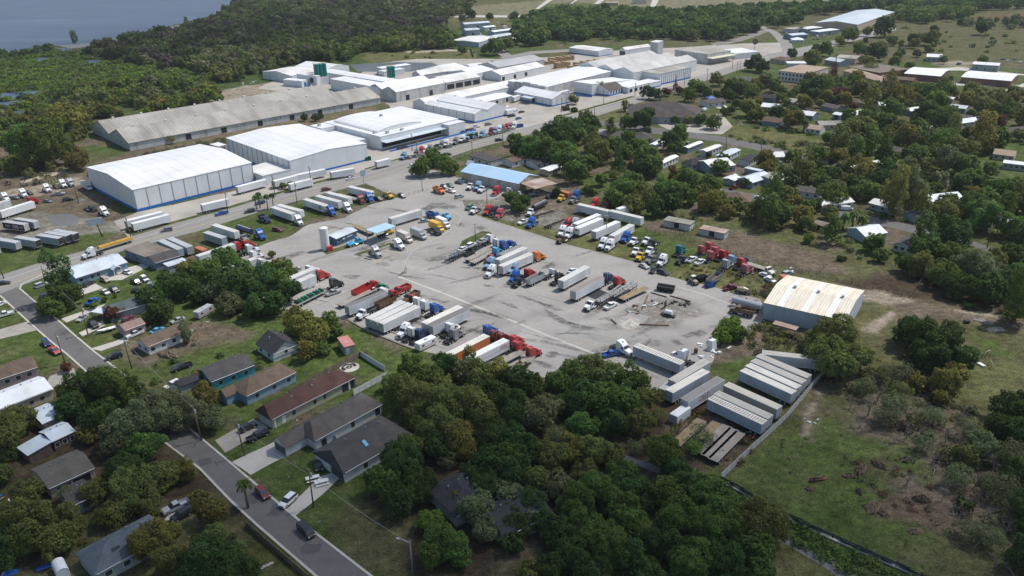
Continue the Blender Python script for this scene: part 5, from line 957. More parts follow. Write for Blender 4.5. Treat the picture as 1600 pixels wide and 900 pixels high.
row('in the roadside truck row below the grove', [('T', 885, 355, 875, 364, 'white'), ('T', 897, 358, 885, 367, 'white'), ('T', 894, 343, 883, 352, 'red'), ('T', 905, 343, 894, 352, 'silver'), ('R', 900, 349, 934, 335, 'bright'), ('RC', 938, 341, 903, 355.5, 'bright'), ('R', 929, 361, 964.5, 346, 'bright'), ('R', 957, 367.5, 986, 351, 'white'), ('T', 951, 373, 937, 384, 'white'), ('T', 962, 375, 947, 387, 'white'), ('T', 986, 363, 973, 374, 'blue'),
    ('D', 999, 370, 987, 378, 'white'), ('D', 1020, 371, 1008, 377, 'white'), ('D', 1028, 374, 1015, 381, 'black'), ('D', 1002, 385, 990, 395, 'white'), ('D', 1009, 392, 996, 403, 'yellow'), ('D', 1025, 384, 1011, 394, 'white'), ('U', 1030, 395, 1008, 409, 'grey'), ('T', 1045, 399, 1028, 411, 'white'), ('T', 1054, 395, 1069, 385, 'teal'), ('c', 999, 411, 1014, 418, 'silver'), ('s', 1024, 415, 1017, 426, 'black'), ('s', 1030, 422, 1043, 426, 'black'),
    ('D', 887, 369, 877, 373, 'brown'), ('R', 904, 318.5, 951, 329, 'white'), ('R', 954, 328.5, 1003, 340, 'white')], 'trucks in the roadside row')
row('in front of the blue roofed shop', [('U', 678, 292, 693, 299, 'orange'), ('s', 688, 289, 700, 293, 'black'), ('p', 698, 286, 708, 291, 'green'), ('p', 696, 294.5, 712, 299.5, 'white'), ('s', 712, 307, 723, 304, 'silver'), ('c', 711, 283, 723, 285.5, 'navy'), ('c', 715, 279.5, 727, 282.5, 'white'), ('D', 742, 286, 732, 292, 'white'), ('T', 754, 285, 742, 294, 'pale_blue'), ('D', 761, 290, 749, 297, 'white'), ('T', 783, 292, 770, 301, 'red'), ('D', 787, 301, 799, 295, 'white'), ('p', 828, 303, 842, 299, 'silver'), ('c', 840, 303, 849, 301, 'grey'), ('c', 808, 299, 816, 303, 'silver')], 'vehicles in front of the blue shop')
row('by the round oak in the gravel', [('s', 737, 321, 729, 325, 'green'), ('D', 749, 322, 737, 330, 'white'), ('T', 770, 321, 757, 332, 'red'), ('T', 780, 323, 766, 334, 'black'), ('T', 789, 327, 774, 338, 'faded_red'), ('D', 836, 325, 826, 333, 'white'), ('S', 808, 335, 834, 329, 'black'), ('N', 834, 324, 853, 315, 'black'), ('S', 834, 338, 862, 330, 'black'), ('p', 824, 343, 811, 348, 'white'), ('T', 839, 341, 824, 351, 'blue'), ('S', 850, 355, 884, 342, 'black')], 'trucks by the round oak')
row('at the grove edge behind the long trailers', [('K', 877, 298, 888, 301, 'rust'), ('D', 886, 304, 874, 310, 'yellow'), ('T', 906, 300, 896, 307, 'blue'), ('D', 904, 307, 893, 313, 'grey'), ('T', 937, 311, 924, 320, 'red'), ('T', 956, 316, 944, 323, 'dark_red'), ('B', 978, 326, 962, 331, 'bright', dict(look='white')), ('D', 867, 300, 858, 304, 'black')])
row('in the overgrown wreck row', [('T', 1101, 388, 1114, 382, 'faded_red'), ('T', 1089, 394, 1103, 387, 'faded_red'), ('T', 1111, 396, 1124, 389, 'faded_red'), ('T', 1102, 403, 1119, 395, 'faded_red'), ('T', 1122, 401, 1137, 394, 'red'), ('T', 1136, 409, 1151, 403, 'pale_blue'), ('T', 1127, 416, 1141, 409, 'silver'), ('T', 1152, 413, 1164, 407, 'red'), ('T', 1156, 424, 1173, 416, 'pink'), ('p', 1074, 408, 1088, 400, 'white'), ('p', 1087, 412, 1101, 404, 'white'),
    ('F', 1163, 409, 1203, 422, 'grey'), ('D', 1188, 416, 1205, 424, 'cream'), ('c', 1191, 427, 1201, 431, 'white'), ('c', 1199, 434, 1208, 438, 'white'), ('K', 1224, 430, 1236, 437, 'rust'), ('s', 1226, 427, 1236, 424, 'silver'), ('c', 1164, 403, 1176, 408, 'black'), ('D', 1073, 401, 1064, 405, 'black')], 'wrecks in the overgrown row')
row('at the right edge of the lot', [('L', 1088, 440, 1079, 433, 'tan'), ('p', 1132, 450, 1152, 445, 'dark_red'), ('M', 1152, 451, 1170, 454, 'tan'), ('UT', 1110, 438, 1121, 430, 'grey'), ('U', 1172, 486, 1148, 481, 'brown'), ('N', 1175, 475, 1160, 471, 'silver')])
row('in the lower truck rows', [('UT', 556, 456, 574, 447, 'red', dict(over=PC['red'])), ('D', 571, 449, 587, 441, 'red'), ('D', 583, 454, 600, 446, 'green'), ('F', 535, 474, 574, 456, 'grey'), ('R', 546, 476.5, 598, 456, 'dark_top'), ('T', 592, 461, 607, 453, 'white'), ('D', 602, 463, 616, 457, 'red'), ('U', 638, 446, 615, 456, 'red'), ('U', 650, 457, 634, 467, 'brown'), ('D', 578, 482, 563, 491, 'white'), ('UT', 588, 477, 616, 463, 'brown'),
    ('R', 574, 498, 631, 470, 'white'), ('R', 584, 501.5, 642, 473.5, 'white'), ('R', 594.5, 505, 653, 477.5, 'white'), ('T', 644, 476, 660, 468, 'white'), ('T', 655, 481, 672, 473, 'white'), ('D', 634, 472, 650, 465, 'red'), ('T', 670, 487, 687, 477, 'blue'), ('T', 644, 507, 625, 520, 'white'), ('T', 635, 524, 652, 514, 'white'), ('T', 647, 528, 664, 517, 'navy'), ('C', 654, 540, 677, 529, 'white'),
    ('R', 663, 504.5, 719, 478.5, 'ribbed'), ('R', 672.5, 509, 730, 482, 'dark_top'), ('T', 695, 530, 723, 514, 'grey'), ('T', 690, 520, 716, 505, 'white'), ('S', 618, 515, 660, 494, 'black')], 'trucks in the lower rows')
row('behind the front oak belt', [('R', 702, 553, 759, 524, 'orange'), ('T', 755, 520, 769, 513, 'blue'), ('T', 764, 529, 780, 520, 'dark_red'), ('T', 776, 533, 792, 525, 'dark_red'), ('T', 795, 537, 811, 528, 'red'), ('T', 800, 546, 816, 537, 'red'), ('T', 820, 555, 838, 546, 'red'), ('F', 768, 573, 808, 552, 'grey'), ('F', 783, 583, 823, 562, 'grey')])
r_ = spawn('R', 732, 559.5, 789, 531, 'bright', 'behind the front oak belt', 'red marked white')
b_ = MB(); b_.box(-7.8, 8, -1.297, -1.291, 2.3, 2.36); b_.build('side_stripe', CHS, r_); b_ = MB()
for k in range(8): b_.box(4.2+k*.36, 4.38+k*.36, -1.30, -1.292, 2.6, 3.1+.3*(k % 3))
b_.build('side_graphic', LRED, r_)
row('at the tip of the lot behind the oaks', [('T', 957, 534, 985, 548, 'white'), ('RM', 1066, 567, 993.5, 538.5, 'ribbed'), ('T', 1082, 562, 1052, 548, 'white'), ('p', 946, 553, 964, 549, 'blue'), ('F', 963, 567, 1000, 582, 'grey')])
row('in the lower storage corner', [('R', 1050, 595, 1105, 562.5, 'old'), ('R', 1045, 611.5, 1104, 578, 'ribbed'), ('K', 1038, 606, 1050, 597, 'blue_grey')])
r_ = spawn('R', 1070, 625, 1126, 590.5, 'grey_top', 'in the lower storage corner', 'red lettered')
text('CRST', 1.9, LRED, r_, (-1.3, -1.30, 2.7), (R(90), 0, 0), ext=.006)
row('in the stored trailer block by the white fence', [('RM', 1197, 661, 1108, 619.5, 'ribbed'), ('R', 1206, 652, 1117, 612, 'old'), ('R', 1220, 637.5, 1133, 598.5, 'mould'), ('R', 1243, 614, 1158, 576, 'ribbed'), ('R', 1251, 606, 1166, 568, 'ribbed'), ('R', 1259, 597.5, 1174, 561, 'old'), ('R', 1267, 589, 1182, 553.5, 'old')], 'stored trailers by the white fence')
row('lying askew beyond the stored trailer block', [('R', 1283, 560, 1192, 550, 'old')])
row('rusting in weeds below the stored trailers', [('F', 1118, 714, 1152, 680, 'grey'), ('F', 1108, 708, 1142, 675, 'grey'), ('F', 1098, 703, 1132, 670, 'grey'), ('FR', 1084, 697, 1118, 663, 'brown'), ('FR', 1060, 690, 1092, 660, 'brown'), ('K', 1058, 645, 1068, 638, 'bright')], 'flatbeds in the weeds')
row('parked on the lawn by the blue house', [('s', 54, 447, 74, 440, 'silver'), ('s', 133, 444, 143, 439, 'black'), ('s', 158, 433, 170, 438, 'tan'), ('c', 192, 422, 205, 426, 'white'), ('c', 158, 452, 170, 458, 'white'), ('s', 172, 449, 184, 454, 'black'), ('s', 206, 437, 218, 441, 'black'), ('s', 220, 430, 231, 438, 'white'), ('s', 210, 455, 212, 445, 'black'), ('s', 233, 448, 236, 438, 'grey'), ('p', 138, 473, 149, 466, 'blue'), ('p', 268, 432, 283, 427, 'blue'), ('s', 66, 463, 76, 458, 'black')], 'cars on the lawn')
row('in the cluttered yards by the street', [('p', 222, 515, 197, 525, 'white'), ('p', 138, 500, 152, 510, 'black'), ('c', 286, 496, 269, 502, 'silver'), ('C', 306, 492, 330, 478, 'silver'), ('p', 300, 566, 267, 577, 'black'), ('s', 276, 596, 262, 603, 'white'), ('v', 290, 595, 277, 601, 'white'), ('s', 185, 553, 170, 557, 'black'), ('b', 176, 512, 158, 517, 'white'), ('s', 195, 500, 205, 494, 'dark_red'), ('c', 133, 492, 123, 499, 'silver'), ('c', 240, 517, 252, 512, 'light_blue')])
row('on the left side of the street', [('s', 67, 528, 76, 540, 'navy'), ('p', 78, 541, 92, 551, 'faded_red'), ('p', 16, 487, -3, 492, 'white'), ('c', 4, 472, -8, 477, 'white')])
row('near the three grey roofed houses', [('s', 378, 669, 395, 661, 'black'), ('p', 391, 684, 414, 673, 'black'), ('s', 403, 761, 417, 775, 'dark_red'), ('s', 461, 770, 438, 790, 'white'), ('c', 495, 716, 499, 733, 'black'), ('v', 468, 817, 488, 836, 'black'), ('p', 290, 782, 257, 797, 'silver'), ('s', 297, 794, 268, 810, 'black')])
tr_ = [('T', 636, 239, 627, 245, 'pale_blue'), ('T', 655, 235, 648, 241, 'grey'), ('T', 663, 231, 655, 237, 'red'), ('T', 668, 230, 660, 235, 'white'), ('T', 676, 228, 668, 234, 'grey'), ('T', 695, 222, 687, 228, 'grey'), ('T', 702, 220, 694, 226, 'white'), ('T', 716, 216, 709, 222, 'grey'), ('T', 727, 213, 719, 219, 'white'), ('T', 737, 208, 729, 214, 'pale_blue'), ('T', 744, 207, 736, 213, 'pale_blue'), ('T', 758, 205, 750, 211, 'pale_blue'), ('T', 772, 201, 764, 207, 'dark_red'), ('T', 779, 200, 771, 205, 'pale_blue'), ('T', 784, 198, 777, 203, 'white'), ('T', 790, 196, 782, 202, 'grey'), ('T', 796, 195, 788, 200, 'red'), ('T', 802, 193, 794, 199, 'grey'), ('T', 808, 192, 800, 198, 'white')]
row('in the truck row across the highway', tr_, 'truck row across the highway')
row('parked among the trucks across the highway', [('s', 668, 239, 680, 236, 'grey'), ('s', 630, 246.5, 642, 245, 'grey'), ('c', 650, 242, 662, 240, 'silver'), ('s', 695, 229, 707, 226, 'grey'), ('s', 721, 221, 732, 219, 'black'), ('c', 753, 213, 764, 211, 'silver'), ('c', 768, 208, 779, 206, 'grey'), ('c', 777, 206.5, 787, 204, 'silver'), ('c', 786, 204, 796, 202, 'grey'), ('c', 795, 201.5, 805, 199.5, 'silver'), ('c', 739, 215, 748, 213, 'grey')])
row('parked against the factory fronts', [('c', 620, 232, 631, 229.5, 'black'), ('c', 627, 230, 638, 228, 'navy'), ('c', 718, 206, 727, 204, 'black'), ('c', 724, 204, 733, 202, 'black'), ('s', 730, 203, 739, 201, 'dark_red'), ('p', 738, 198, 748, 196, 'white'), ('s', 758, 194, 768, 192, 'grey'), ('p', 793, 181, 805, 179, 'navy'), ('c', 810, 175, 820, 173, 'black'), ('B', 783, 171, 800, 166, 'bright', dict(look='white')), ('B', 788, 176, 806, 171, 'bright', dict(look='white')), ('c', 806, 185, 815, 183, 'blue'), ('v', 800, 172, 808, 170, 'white'), ('RP', 800, 152, 812, 148, 'bright'), ('s', 765, 100, 775, 98, 'black'), ('s', 766, 97, 774, 95, 'grey'), ('c', 740, 82, 742, 80, 'black'), ('c', 1045, 142, 1052, 140, 'grey')])
row('in the far neighbourhood', [('v', 1096, 172, 1106, 169, 'white'), ('p', 1140, 294, 1155, 289, 'dark_red'), ('p', 1163, 327, 1175, 315, 'dark_red'), ('s', 1499, 404, 1508, 400, 'silver'), ('p', 1527, 403, 1538, 397, 'silver'), ('b', 1549, 408, 1540, 412, 'white'), ('v', 1330, 362, 1340, 360, 'white'), ('c', 1345, 209, 1351, 204, 'white'), ('p', 1494, 100, 1503, 98, 'navy'), ('c', 1285, 327, 1294, 329, 'silver'), ('c', 981, 195, 987, 194, 'silver'), ('s', 975, 169, 981, 167, 'black'), ('c', 1090, 236, 1095, 233, 'grey'), ('s', 1072, 225, 1079, 221, 'grey'), ('c', 1100, 257, 1104, 260, 'navy'), ('b', 1151, 272, 1144, 276, 'white'), ('c', 1210, 302, 1203, 299, 'black'), ('c', 1300, 208, 1306, 211, 'silver'), ('c', 1183, 307, 1190, 309, 'white'), ('c', 1180, 135, 1186, 133, 'black')])
random.seed(11)
row('in the distant boat yard', [(random.choice('bcbs'), x, y, x+random.choice((5, -5)), y-1.5, random.choice(['white', 'white', 'silver', 'navy', 'grey'])) for x, y in [(1262, 51), (1270, 52), (1278, 53), (1286, 53), (1294, 52), (1302, 51), (1265, 56), (1274, 57), (1283, 57), (1292, 56), (1270, 61), (1280, 61), (1300, 48), (1308, 47), (1232, 52), (1226, 50)]], 'vehicles of the distant boat yard')
row('parked on the far sandy field yard', [('c', 782, 38, 788, 37, 'black'), ('c', 775, 35, 780, 34, 'white'), ('B', 786, 42, 793, 41, 'white'), ('c', 768, 47, 773, 46, 'silver'), ('c', 1572, 95, 1578, 94, 'white'), ('c', 1583, 92, 1589, 91, 'grey'), ('c', 1565, 92, 1570, 91, 'navy'), ('c', 1592, 97, 1597, 96, 'white')])

# ------------------------------------------------------------------ smaller things
def obj(name, mb, m, g, rz, label, cat, group=None):
    o = mb.build(name, m, None, g); o.rotation_euler.z = rz; return tag(o, label, cat, group)
g = G(160, 370); r = empty('billboard', g, R(28)); tag(r, 'small white billboard on a leaning brown post by the highway verge', 'billboard')
MB().tube([(0, 0, 0), (-1.0, .3, 6.2)], .28, 10).build('post', RST, r); MB().box(-4.6, 1.6, -.0, .2, 5.6, 8.6).build('frame', GREY, r); MB().box(-4.5, 1.5, -.03, 0, 5.7, 8.5).build('panel', mat('faded_poster', (.45, .52, .56), .6, .3, 1.5, dirt=((.2, .25, .25), (.8, .8, .8))), r)
g = G(569, 290); r = empty('shop_sign', g, R(35)); tag(r, 'white roadside sign board on a pole at the lot entrance', 'sign')
MB().cyl((0, 0, 0), .15, 6, n=8).build('post', GREY, r); MB().box(-1.4, 1.4, -.12, .12, 5, 8).build('sign_box', mat('sign_face', (.42, .48, .58), .5, .1), r)
GRN = mat('dumpster_green', (.01, .10, .06), .5, .15)
def dumpster(px, py, m, label, L=6):
    g = G(px, py); r = empty('dumpster', g, R(25)); tag(r, label, 'dumpster')
    b = MB()
    for k in range(7): b.box(-L/2+k*L/6.5, -L/2+.12+k*L/6.5, -1.22, 1.22, .1, 1.9)
    bin_ = MB().box(-L/2, L/2, -1.1, -1.05, .2, 2).box(-L/2, L/2, 1.05, 1.1, .2, 2).box(-L/2, -L/2+.06, -1.1, 1.1, .2, 2).box(L/2-.06, L/2, -1.1, 1.1, .2, 2).box(-L/2, L/2, -1.1, 1.1, .1, .25)
    bin_.build('bin', m, r); b.build('ribs', m, r)
dumpster(571, 251, GRN, 'long green roll off dumpster at the corner of the second warehouse'); dumpster(811, 199, PC['blue'], 'blue dumpster at the right end of the highway truck row', 5)
dumpster(1109, 448, PC['blue'], 'short blue metal bin at the lot edge', 3); dumpster(1096, 439, PC['black'], 'dark low metal bin beside the loader', 4)
WD = mat('pallet_wood', (.38, .25, .14), .9, .25, 1.5, stripe=('Z', .28, .35))
for i, (x, y, L, h_, rz) in enumerate([(877, 95, 26, 4, 28), (859, 100, 16, 3.4, 28), (880, 105, 18, 5, 36), (918, 102, 30, 4.2, 36), (897, 107, 12, 3, 36)]):
    b = MB()
    n_ = int(L/2.6)
    for k in range(n_): b.box(-L/2+k*2.6, -L/2+k*2.6+2.3, -2.4, 2.4, 0, h_-.5*((k*7) % 3))
    obj('pallet_stack', b, WD, G(x, y), R(rz), 'long stacked row of brown wooden pallets behind the plant', 'pallets', 'pallet stacks behind the plant')
def junk(px, py, n, spread, size, mats, label, seed, name='scrap_pile'):
    rnd = random.Random(seed); g = G(px, py); r = empty(name, g); tag(r, label, 'scrap')
    nm = {RST: 'rusty_piece', WW: 'white_sheet', CHS: 'black_part', GREY: 'grey_sheet', STN: 'board'}
    for k in range(n):
        m_ = rnd.choice(mats); a, b_, c_ = rnd.uniform(.3, 1)*size, rnd.uniform(.1, .6)*size, rnd.uniform(.05, .35)*size
        o = MB().box(-a, a, -b_, b_, -c_/2, c_, a*.1, 0).build(nm.get(m_, 'piece'), m_, r, (rnd.gauss(0, spread), rnd.gauss(0, spread*.7), c_*.6))
        o.rotation_euler = (rnd.uniform(-.25, .25), rnd.uniform(-.25, .25), rnd.uniform(0, 3.1))
junk(1015, 478, 12, 2.2, 1.0, [WW, GREY, RST], 'heap of pale sheet metal scrap on the gravel patch', 1)
junk(1060, 474, 16, 2.4, .9, [CHS], 'heap of black engine parts on the lot', 2); junk(993, 487, 8, 2, .8, [GREY, RST], 'small scatter of grey and rusty scrap by the pale slab', 3)
junk(1110, 550, 18, 3, 1.1, [WW, WW, GREY], 'splintered white boards dumped at the lot corner', 4); junk(1165, 478, 14, 3, .9, [RST, CHS, GREY], 'pile of rusty truck parts by the barn corner', 5)
junk(812, 440, 8, 1.4, .7, [CHS, BLUE, RST], 'cluster of loose engine parts in the centre row', 6); junk(1190, 425, 10, 6, .9, [WW, GREY, RST], 'scrap strewn in the weeds above the barn', 7)
junk(385, 130, 10, 6, 1.2, [GRN, WW, GREY], 'coloured rubbish along the bank behind the old warehouse', 8); junk(168, 505, 9, 3, .6, [CHS, GREY, WW, RST], 'clutter in the front yard of the mauve house', 9)
junk(345, 455, 14, 6, .8, [RST, WW, GREY, STN], 'yard clutter around the silver camper', 10); junk(290, 510, 9, 4, .7, [RST, CHS, WW], 'yard clutter right of the long brown roof', 11)
junk(1270, 660, 9, 2, .6, [GREY, RST], 'rubble heap beside the dirt track', 12); junk(470, 660, 6, 2, .4, [CHS, WW], 'bins and garden things beside the yellow house', 13); junk(12, 775, 9, 2.5, .6, [WW, BLUE, STN], 'backyard clutter at the left picture edge', 14)
junk(1345, 460, 5, 1.2, .8, [WW, CHS, CHS], 'white and black machine scrap behind the barn', 15); junk(697, 535, 8, 1.5, .6, [CHS], 'loose black chassis parts in the lower rows', 16); junk(640, 530, 9, 3, .6, [CHS, RST], 'dark scrap along the old kerb', 17)
junk(1180, 330, 14, 7, .9, [WW, GREY, RST, CHS], 'scrap filled yard below the bright white carport', 18); junk(900, 297, 12, 5, .8, [RST, CHS, GREY], 'scrap beyond the rust patched lean to', 19)
for (x1, y1), (x2, y2), lb in (((1047, 462), (1079, 471), 'rusty steel beams lying beside the black scrap heap'), ((1017, 457), (1042, 464), 'rusty steel beams lying left of the bare bush'), ((1003, 483), (1012, 462), 'thin rusty pipe lying by the brown flatbed'), ((963, 506), (955, 499), 'dark timber edging the pale slab, left side'), ((999, 507), (1045, 508), 'dark timber edging the gravel patch, right side')):
    a, b_ = G(x1, y1, .2), G(x2, y2, .2); o = MB().tube([a, b_], .22, 6).build('steel_beam', RST); tag(o, lb, 'beam')
g = G(1040, 455); r = empty('pipe_trailer', g, R(-25)); tag(r, 'black trailer stacked with two large black tanks', 'trailer')
for y, z in ((-.6, 1.4), (.6, 1.9)): MB().cyl((-3, y, z), .6, 6, 'x', 14).build('tank', CHS, r)
MB().box(-3, 3, -1.1, 1.1, .6, .8).build('deck', CHS, r)
for s in (-1, 1):
    for x in (-1.5, 0): MB().cyl((x, s*1.0-.15, .45), .45, .3, 'y', 12).build('wheel', TYRE, r)
g = G(1044, 494); r = empty('tank_cart', g, R(-35)); tag(r, 'white oblong tank on a small dark trailer near the scrap', 'tank')
MB().cyl((-1, 0, 1.5), .75, 2.4, 'x', 16).build('tank', PC['white'], r); MB().box(-2.5, 2.5, -.7, .7, .5, .65).build('frame', CHS, r)
for s in (-1, 1): MB().cyl((0, s*.9-.12, .4), .4, .25, 'y', 12).build('wheel', TYRE, r)
g = G(1039, 481); r = empty('panel_stand', g, R(60)); tag(r, 'upright dark framed panel standing on the lot', 'panel'); MB().box(-1, 1, -.06, .06, .1, 2.6).build('panel', GREY, r); MB().box(-1.1, 1.1, -.1, -.05, 0, 2.7).build('frame', CHS, r)
obj('ground_sheet', MB().box(-3.5, 3.5, -3, 3, 0, .06), mat('black_mesh', (.03, .035, .035), .9, .2), G(931, 459), R(40), 'black mesh sheet lying between the trailers', 'ground sheet')
for x, y in ((560, 400), (575, 406)): obj('wheel_stop', MB().box(-1.9, 1.9, -.25, .25, 0, .3, .05, .05), mat('old_kerb2', (.19, .17, .15), .9, .3, .6), G(x, y-1), R(-30), 'dark concrete wheel stop below the silver truck', 'wheel stop')
obj('tank_drum', MB().cyl((0, 0, 0), .6, 1.6, n=14), RST, G(1087, 552), 0, 'rusty upright drum beside the splintered boards', 'drum')
obj('door_cab', MB().box(-1.2, 1.2, -1, 1, 0, 3.1, .25, .3), WW, G(1112, 545), .7, 'white box shell standing beside the bright green bush', 'box shell')
g = G(574, 577); 
# fire pit, picnic table, stones
g = G(546, 574); r = empty('fire_pit', g); tag(r, 'round stone fire pit with curved bench in the walled lawn', 'fire pit')
def ringm(r0, r1, z0, z1, n=24, a0=0, a1=2*math.pi):
    b = MB()
    for k in range(n):
        a, c = a0+(a1-a0)*k/n, a0+(a1-a0)*(k+1)/n; P = [(r0*math.cos(a), r0*math.sin(a)), (r1*math.cos(a), r1*math.sin(a)), (r1*math.cos(c), r1*math.sin(c)), (r0*math.cos(c), r0*math.sin(c))]
        b.add([(x, y, z0) for x, y in P]+[(x, y, z1) for x, y in P], [(4, 5, 6, 7), (0, 1, 5, 4), (2, 3, 7, 6)])
    return b
MB().cyl((0, 0, 0), 2.9, .05, n=28).build('slab', conc, r); ringm(1.6, 2.1, .05, .55, 18, .3, 4.2).build('bench', mat('dark_stone', (.10, .09, .09), .9), r); ringm(.5, .8, .05, .45, 14).build('pit', mat('dark_stone', (.10, .09, .09)), r)
for (x, y), rz in (((489, 750), .4), ((503, 756), .4)):
    g = G(x, y); r = empty('picnic_table', g, rz); tag(r, 'white slatted picnic table on the driveway', 'picnic table', 'picnic tables on the driveway')
    t = MB(); [t.box(-1.6, 1.6, -.5+k*.34, -.2+k*.34, .74, .8) for k in range(3)]; t.build('tabletop', FRM, r)
    for s in (-1, 1): MB().box(-1.6, 1.6, *sorted((s*.85, s*1.15)), .42, .48).build('seat', FRM, r); MB().box(s*1.2-.05, s*1.2+.05, -1.1, 1.1, .36, .42).box(s*1.2-.05, s*1.2+.05, -.3, .3, 0, .74).build('leg', FRM, r)
for k, (x, y) in enumerate([(398, 893), (403, 891), (408, 888), (413, 885), (418, 883), (424, 880)]):
    obj('stepping_stone', MB().box(-.42, .42, -.3, .3, 0, .06), conc, G(x, y), .4, 'square pale stepping stone in the garden by the wooden fence', 'paving stone', 'stepping stones')
obj('trampoline', MB().cyl((0, 0, .75), 2.0, .08, n=24).cyl((0, 0, 0), .05, .8, n=6), mat('trampoline_rim', (.35, .36, .37), .6), G(6, 703), 0, 'round pale trampoline under the left edge trees', 'trampoline')
obj('tarpaulin', MB().box(-2.2, 2.2, -.6, .6, 0, .25, .4, .2).box(-.5, 1.5, -.9, .2, .2, .4, .3, .1), PC['blue'], G(75, 884), .5, 'crumpled blue tarpaulin on the grass at the bottom left', 'tarpaulin')
obj('tarpaulin', MB().box(-1.8, 1.2, -.9, .6, 0, .3, .5, .2), PC['blue'], G(18, 894), .3, 'blue tarpaulin at the extreme bottom left corner', 'tarpaulin')
obj('tent_canopy', MB().add([(-3, -3, 2.4), (3, -3, 2.4), (3, 3, 2.4), (-3, 3, 2.4), (0, 0, 3.8)], [(0, 1, 4), (1, 2, 4), (2, 3, 4), (3, 0, 4)]).box(-3, -2.9, -3, -2.9, 0, 2.4).box(2.9, 3, -3, -2.9, 0, 2.4), PC['blue'], G(1110, 158), .2, 'bright blue canopy tent in a backyard near the highway', 'tent')
obj('log_pile', MB().tube([(-2, 0, .3), (2, .3, .35)], .3, 8).tube([(-1.5, .6, .3), (2.2, .5, .3)], .26, 8).tube([(-1, .2, .8), (1.5, .4, .75)], .22, 8), RST, G(1277, 752), .1, 'dark cut logs lying alone on the big meadow', 'logs')
obj('hay_bale', MB().cyl((-.8, 0, .6), .6, 1.6, 'x', 12), CHS, G(1510, 505), .1, 'dark tyre roll lying in the meadow beyond the dark oak', 'bale')
# the swing frames of the far meadow: two little pale play frames
for x, y, rz, lb in ((1541, 556, .5, 'small weathered wooden frame standing in the right meadow'), (1548, 573, 1.3, 'dark bent frame beside the white tub in the meadow')):
    g = G(x, y); r = empty('play_frame', g, rz); tag(r, lb, 'frame')
    for k in (-1.2, 1.2): MB().tube([(k, -.6, 0), (k, 0, 1.5)], .08, 5).tube([(k, .6, 0), (k, 0, 1.5)], .08, 5).build('leg', STN, r)
    MB().tube([(-1.3, 0, 1.5), (1.3, 0, 1.5)], .09, 5).build('top_bar', STN, r)
obj('tub', MB().box(-.5, .5, -1, 1, 0, .45, -.05, -.05), PC['white'], G(1533, 571), .3, 'white bath tub lying in the right meadow', 'tub')

# poles, wires, lights
POLE = mat('pole_wood', (.14, .11, .085), .9, .25, 1.)
def pole(px, py, h=10.5, lean=0, kind='u', label='dark wooden utility pole', arm=0):
    g = G(px, py); r = empty('utility_pole' if kind == 'u' else 'light_pole', g, arm)
    tag(r, label, 'utility pole' if kind == 'u' else 'light pole')
    MB().tube([(0, 0, 0), (lean, 0, h)], .2, 8, r2=.13).build('pole', POLE if kind == 'u' else mat('steel_pole', (.2, .2, .21), .5, .1), r)
    if kind == 'u':
        MB().box(lean-.07, lean+.07, -1.2, 1.2, h-.9, h-.72).build('crossarm', POLE, r)
        MB().cyl((lean+.35, .1, h-2.4), .25, 1.0, n=10).build('transformer', GREY, r)
        for y in (-1.1, 0, 1.1): MB().cyl((lean, y, h-.72), .06, .25, n=6).build('insulator', GREY, r)
    elif kind == 'l': MB().box(-.9, .9, -.15, .15, h-.1, h+.12).build('lamp_head', GREY, r)
    elif kind == 's': MB().tube([(lean, 0, h-.5), (lean+2.2, 0, h+.2)], .05, 5).build('lamp_arm', GREY, r); MB().box(lean+2.1, lean+2.8, -.15, .15, h+.1, h+.26).build('lamp_head', GREY, r)
    return g
ctxp = {'dark wooden utility pole along the highway': [(205, 373), (356, 331), (430, 307), (464, 318), (487, 292), (644, 236), (652, 246), (739, 248), (786, 226), (877, 176), (943, 163), (992, 151), (1069, 133), (1105, 127)],
    'utility pole at the far bend of the highway': [(1144, 107), (1151, 115), (1156, 114), (929, 188), (969, 201)],
    'utility pole beside the residential street': [(74, 457), (137.5, 523), (102, 568), (206, 576), (315, 688), (382, 712), (490, 793)],
    'utility pole by the far neighbourhood road': [(1134, 236), (1189, 240), (1280, 252), (1439, 280), (1555, 376), (1542, 388)], 'utility pole near the left yard': [(123, 318), (6, 435)]}
for lb, L_ in ctxp.items():
    for x, y in L_: pole(x, y, 10.5 if y > 250 else 10, random.uniform(-.5, .4), 'u', lb, .6)
pole(645, 897, 8.5, 0, 's', 'wooden pole with white street lamp arm at the bottom edge', 2.9)
for x, y, h_, lb in ((743, 377, 7.5, 'light pole on the grass island'), (947.5, 370, 9, 'tall light pole rising between the roadside trucks'), (761, 318, 7, 'light pole above the parked red trucks'), (660, 298, 5, 'thin light pole by the lot entrance'), (1163, 104, 7, 'light pole with curved arm in the plant car park')): pole(x, y, h_, 0, 'l', lb)
g = G(1178, 86); r = empty('antenna_mast', g); tag(r, 'mast carrying a round dark dish at the far end of the plant', 'antenna'); MB().tube([(0, 0, 0), (0, 0, 12)], .3, 8).build('mast', GREY, r); MB().cyl((0, -.4, 12), 2.6, .4, 'y', 20).build('dish', mat('dish_dark', (.12, .10, .09), .7), r)
def wire(a, b, ha, hb, sag, lb):
    A, B = G(*a), G(*b); A.z, B.z = ha, hb; pts = [A.lerp(B, t/14)-Vector((0, 0, sag*4*(t/14)*(1-t/14))) for t in range(15)]
    tag(MB().tube(pts, .035, 4).build('overhead_wire', mat('wire', (.3, .3, .3), .5)), lb, 'wire')
wire((382, 712), (490, 793), 9.3, 9.3, .8, 'overhead wire crossing the front lawns of the grey roofed houses'); wire((490, 793), (645, 897), 9.3, 8, .8, 'overhead wire running over the bottom lawn to the street lamp'); wire((206, 576), (315, 688), 9.3, 9.3, .8, 'overhead wire through the grey crowned oaks by the street')
